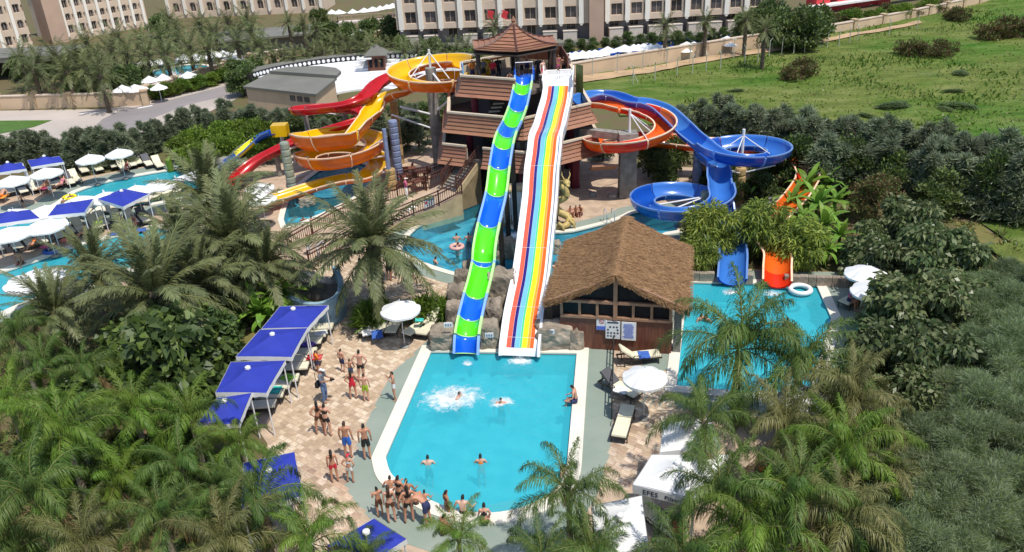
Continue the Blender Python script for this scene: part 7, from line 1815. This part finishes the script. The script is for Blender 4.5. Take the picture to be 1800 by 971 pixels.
cp = Vector(t.location); t2 = thing('camera', 'black camera in the hands of the man with the white cap', 'camera', (cp.x+.40, cp.y+.02, 1.13), R(75)); b = MB(); b.box((0, 0, 0), (.16, .09, .11)); b.build('camera_body', M['wear_black'], t2, world=False); b = MB(); b.lathe((0, 0, 0), [(.04, .0), (.045, .12), (.03, .13)], 10); o = b.build('lens', M['dark_glass'], t2, world=False); o.rotation_euler = (R(90), 0, 0)
t2 = thing('shoulder_bag', 'dark bag hanging at the hip of the man with the camera', 'bag', (cp.x-.20, cp.y-.02, .95), R(75)); b = MB(); b.box((0, 0, 0), (.30, .16, .24), taper=.9); b.build('bag_body', M['wear_black'], t2, world=False); b = MB(); b.tube([(-.1, 0, .12), (-.05, .05, .4), (.05, .1, .5)], .015, 5); b.build('strap', M['wear_black'], t2, world=False)
P_(560, 655, 'child in orange shirt beside the loungers under the canopies', 'hold', 1.2, 'skin_b', 'trunks', 'wear_navy', rz=120, top='shirt', tcol='wear_orange', fem=False)
P_(695, 704, 'lone youngster with hands to the face on the green deck', 'face', 1.5, 'skin_b', 'brief', 'wear_white', rz=-70)
P_(565, 763, 'left person of the embracing pair on the pavers', 'hips', 1.62, 'skin_b', 'bikini', 'wear_brown', 'long', rz=200)
P_(578, 767, 'right person of the embracing pair on the pavers', 'hold', 1.62, 'skin_a', 'bikini', 'wear_black', rz=165)
P_(614, 806, 'broad man in bright blue trunks seen from behind', 'stand', 1.78, 'skin_b', 'trunks', 'wear_blue', hcol='hair_brown', rz=176)
P_(647, 808, 'man in long black trunks on the deck edge, seen from behind', 'stand', 1.72, 'skin_b', 'trunks', 'wear_black', rz=190)
P_(590, 848, 'girl in red bikini bottoms with dark hair, seen from behind', 'stand', 1.52, 'skin_b', 'brief', 'wear_red', 'long', rz=195, fem=True)
P_(618, 849, 'child wearing a red swim cap on the pavers', 'hips', 1.32, 'skin_b', 'bikini', 'wear_white', 'cap', 'cap_red', rz=170)
# crowd at the near coping
P_(669, 908, 'leftmost child of the crowd at the pool end', 'hold', 1.35, 'skin_b', 'trunks', 'wear_brown', rz=215)
P_(690, 919, 'woman in dark bikini second from the left in the pool end crowd', 'stand', 1.66, 'skin_a', 'bikini', 'wear_brown', 'long', hcol='hair_brown', rz=190)
P_(706, 898, 'woman half hidden in the middle of the pool end crowd', 'hold', 1.6, 'skin_b', 'bikini', 'wear_black', rz=150)
P_(722, 919, 'woman in black bikini in front of the pool end crowd', 'hips', 1.66, 'skin_b', 'bikini', 'wear_black', 'long', rz=200)
P_(754, 924, 'man in dark trunks bending over at the pool end', 'bend', 1.72, 'skin_b', 'trunks', 'wear_navy', hcol='hair_brown', rz=-125)
P_(776, 938, 'person crouching behind the small palm at the pool end', 'squat', 1.6, 'skin_c', 'trunks', 'wear_brown', rz=120, z=.06)
P_(852, 921, 'girl sitting on the near coping with her back to us', 'sit', 1.62, 'skin_a', 'bikini', 'wear_black', 'hair', rz=178, z=.12)
P_(1013, 706, 'man sitting on the right coping of the splash pool', 'sit', 1.7, 'skin_a', 'trunks', 'wear_navy', rz=-100, z=.10)
def swim(px, py, label, h=1.65, d=.40, zw=-.07, **k):
    """px,py: bearing of the head; d: how far head centre stands above the water"""
    p = G(px, py, zw+d); z = zw+d-1.58*h/1.70; return person(px, py, label, k.pop('pose', 'swim'), h, k.pop('skin', 'skin_a'), loc=p, z=z, **k)
swim(684, 842, 'bather in the near left curve of the splash pool', 1.5, .55, skin='skin_b'); swim(701, 851, 'bather standing in the shallows behind the crowd', 1.6, .75, skin='skin_b', wear='bikini'); swim(713, 848, 'second bather standing in the shallows behind the crowd', 1.62, .8, skin='skin_c')
swim(729, 868, 'child in the shallows right of the crowd', 1.2, .6, skin='skin_b'); swim(745, 866, 'child beyond the bending man in the shallows', 1.2, .6, skin='skin_b'); swim(783, 865, 'slim girl standing in the shallow pool end, facing left', 1.5, .95, skin='skin_c', wear='bikini', col='wear_brown', rz=120, pose='stand'); swim(812, 877, 'broad pale man wading at the near pool end', 1.72, .75, skin='skin_d', rz=170)
swim(804, 690, 'swimmer in the middle of the white splash', d=.25, rz=60); swim(880, 700, 'swimmer facing us in the middle of the pool', d=.22, rz=0); swim(751, 806, 'bather with pale back at the lower left of the pool', d=.30, skin='skin_d'); swim(844, 804, 'bather in an orange top in the lower middle of the pool', d=.30, wear='suit', col='wear_orange'); swim(988, 818, 'bather with long dark hair at the right pool wall', d=.45, hair='long', wear='bikini', rz=60)
swim(1231, 552, 'left bather of the pair in the landing pool', d=.35, rz=30); swim(1243, 554, 'right bather of the pair in the landing pool', d=.35, skin='skin_b', rz=-40); swim(1386, 563, 'bather at the right wall of the landing pool', d=.5, skin='skin_b')
swim(802, 428, 'bather lying in the pink ring in the lagoon', d=.3, rz=80); swim(802, 413, 'bather behind the pink ring in the lagoon', d=.35); swim(823, 412, 'bather nearest the green slide at the back of the lagoon', d=.45, skin='skin_a'); swim(836, 425, 'bather right of the pink ring beside the green slide', d=.35, skin='skin_b', rz=90)
swim(763, 454, 'bather at the white lagoon coping', d=.3, rz=120); swim(836, 466, 'bather by the coping under the green slide', d=.35, skin='skin_b'); swim(976, 463, 'bather between the white slide and the thatched roof', d=.4, skin='skin_d')
swim(317, 326, 'darker bather standing in the lazy river by the shade sail', d=.6, skin='skin_c'); swim(327, 328, 'bather right beside the darker one in the lazy river', d=.5, skin='skin_c', rz=60); swim(272, 342, 'bather under the coral towel in the lazy river', d=.4, skin='skin_c'); swim(122, 341, 'bather sitting in the yellow ring', 1.4, .45, skin='skin_c', rz=40); swim(110, 350, 'bather next to the yellow ring on the river bank', 1.3, .45, skin='skin_c'); swim(174, 352, 'bather between the canopies in the lazy river', 1.5, .4, skin='skin_b'); swim(532, 381, 'bather in the spiral pool near the railing', d=.3, skin='skin_c', rz=20); swim(546, 382, 'second bather in the spiral pool near the railing', d=.3, skin='skin_c')
# paved terrace round the lone palm, stairs and tower
P_(685, 494, 'left of two people in the palm shade', 'stand', 1.6, 'skin_c', 'trunks', 'wear_black', rz=160); P_(693, 491, 'right of two people in the palm shade', 'hips', 1.62, 'skin_c', 'trunks', 'wear_brown', rz=170)
P_(727, 494, 'slim person in lime shorts at the edge of the palm shade', 'stand', 1.55, 'skin_b', 'trunks', 'wear_lime', rz=100); P_(641, 490, 'small person in deep shade left of the lamp post', 'stand', 1.3, 'skin_c', 'trunks', 'wear_black', rz=200); P_(651, 490, 'small person in deep shade right of the lamp post', 'hips', 1.3, 'skin_c', 'trunks', 'wear_white', rz=170)
P_(561, 458, 'person in white clothes stooping behind the palm fronds', 'bend', 1.65, 'skin_b', 'jeans', 'wear_white', rz=100, top='shirt', tcol='wear_white', fem=True); P_(545, 452, 'person in cream shirt beside the stooping one', 'hold', 1.5, 'skin_b', 'jeans', 'wear_white', rz=60, top='shirt', tcol='wear_lime', fem=True)
P_(716, 352, 'person with white and pink clothes on the ramp', 'hold', 1.6, 'skin_b', 'jeans', 'wear_white', 'cap', 'cap_white', rz=100, z=.8, top='shirt', tcol='wear_pink', fem=True); P_(793, 326, 'shirtless person climbing the tower stairs', 'walk', 1.65, 'skin_b', 'trunks', 'wear_brown', rz=205, z=1.1); P_(803, 310, 'child in red and white on the tower stairs', 'walk', 1.25, 'skin_b', 'trunks', 'wear_white', rz=205, z=1.65, top='shirt', tcol='wear_red', fem=False)
for i, (x, y) in enumerate([(1001, 380), (1012, 379), (1021, 378)]): P_(x, y, ['left', 'middle', 'right'][i]+' person of three sitting beside the dragon statue', 'squat', 1.6, ['skin_a', 'skin_b', 'skin_c'][i], 'trunks', ['wear_pink', 'wear_black', 'wear_purple'][i], rz=[20, 0, -30][i], z=.03)
P_(712, 318, 'person at the cafe terrace table left of the stairs', 'squat', 1.6, 'skin_c', 'trunks', 'wear_red', rz=60, z=.05)
TZ = 7.34
for x, y, lab, k in [(832, 148, 'person in orange life vest at the left of the tower top', dict(col='wear_navy', top='shirt', tcol='wear_orange', fem=False)), (851, 146, 'person in grey shirt beside the yellow tub on the tower top', dict(col='wear_black', top='shirt', tcol='wear_grey', fem=False)), (868, 148, 'person in red shirt on the tower top', dict(col='wear_black', top='shirt', tcol='wear_red', fem=False)), (877, 143, 'dark clothed attendant under the pagoda roof', dict(wear='jeans', col='wear_black', top='shirt', tcol='wear_black', skin='skin_c', fem=False)),
                     (897, 157, 'child leaning on the front rail of the tower top', dict(h=1.15, pose='grab', rz=0)), (917, 140, 'slider waiting at the mouth of the blue-green slide', dict(pose='grab', rz=0, skin='skin_a')), (927, 137, 'second slider behind the mouth of the blue-green slide', dict(rz=-20, skin='skin_b', col='wear_navy')), (947, 144, 'dark clothed attendant between the two slides', dict(wear='jeans', col='wear_black', top='shirt', tcol='wear_black', skin='skin_c', fem=False)), (955, 148, 'pale person between the two slide tops', dict(skin='skin_d', col='wear_red', rz=40)),
                     (973, 140, 'left person of the row at the top of the white slide', dict(pose='grab', rz=0, skin='skin_c')), (982, 138, 'second person of the row at the top of the white slide', dict(rz=0, skin='skin_b', wear='bikini', col='wear_pink')), (991, 138, 'third person of the row at the top of the white slide', dict(rz=10, skin='skin_b', h=1.5)), (1000, 137, 'person in white at the right end of the white slide top', dict(wear='jeans', col='wear_white', top='shirt', tcol='wear_white', fem=False, rz=-60))]:
    k = dict(k); P_(x, y, lab, k.pop('pose', 'stand'), k.pop('h', 1.65), k.pop('skin', 'skin_b'), k.pop('wear', 'trunks'), k.pop('col', 'wear_black'), rz=k.pop('rz', 20), z=TZ, **k)
# sunbathers on the terraces
def sunbath(px, py, rz, label, pose='lie', **k): return P_(px, py, label, pose, 1.65, k.pop('skin', 'skin_b'), k.pop('wear', 'bikini'), k.pop('col', 'wear_red'), rz=rz, z=.40, **k)
sunbath(221, 299, -15, 'sunbather lying near the pair of parasols on the far terrace', skin='skin_a'); sunbath(108, 326, -15, 'sunburnt sunbather on the far terrace right of the parasol', skin='skin_a', col='wear_pink'); sunbath(79, 330, -15, 'sunbather on the pink towel of the far terrace', col='wear_black'); sunbath(3, 346, -15, 'sunbather on the orange towel at the left edge', skin='skin_a', wear='trunks', col='wear_orange')
sunbath(58, 434, -15, 'sunbather with coral towel in the row by the lower pool', skin='skin_a', col='wear_orange'); sunbath(217, 396, -5, 'left of two reddened sunbathers sitting near the air mattress', 'sit', skin='skin_a', wear='trunks', col='wear_black'); sunbath(238, 395, -5, 'right of two reddened sunbathers sitting near the air mattress', 'sit', skin='skin_b', col='wear_red'); sunbath(147, 411, -15, 'sunbather on a white lounger by the lower pool', col='wear_black')
P_(38, 462, 'man sitting on the edge of the lower pool', 'sit', 1.7, 'skin_b', 'trunks', 'wear_brown', rz=0, z=.1); P_(91, 345, 'child standing on the island between the river and pool', 'stand', 1.3, 'skin_c', 'trunks', 'wear_white', rz=30); P_(43, 366, 'small child on the deck by the left river bend', 'walk', 1.1, 'skin_c', 'trunks', 'wear_black', rz=80)
P_(1492, 528, 'person in purple-pink top sitting under the shaded parasol', 'sit', 1.6, 'skin_b', 'trunks', 'wear_navy', rz=40, z=.42, top='shirt', tcol='wear_pink', fem=True); P_(1528, 585, 'sunbather lying beside the fig tree', 'lie', 1.65, 'skin_a', 'bikini', 'wear_pink', rz=70, z=.35)
P_(1188, 945, 'person in a red shirt glimpsed under the palms at the bottom', 'sit', 1.7, 'skin_b', 'trunks', 'wear_black', rz=140, z=.45, top='shirt', tcol='wear_red', fem=False); P_(1338, 826, 'person with orange towel glimpsed through the right palms', 'squat', 1.6, 'skin_a', 'trunks', 'wear_orange', rz=60)
lounger((1520, 592), (1548, 578), 'cream_cushion', 'cream lounger under a sunbather beside the fig tree', 'loungers by the fig tree', 20); lounger((1200, 960), (1180, 925), 'cream_cushion', 'cream lounger under the red shirted person at the bottom', 'loungers under the bottom palms', 40); lounger((1480, 545), (1500, 520), 'grey_cushion', 'dark lounger in the shade of the dappled parasol', 'loungers by the fig tree', 40)
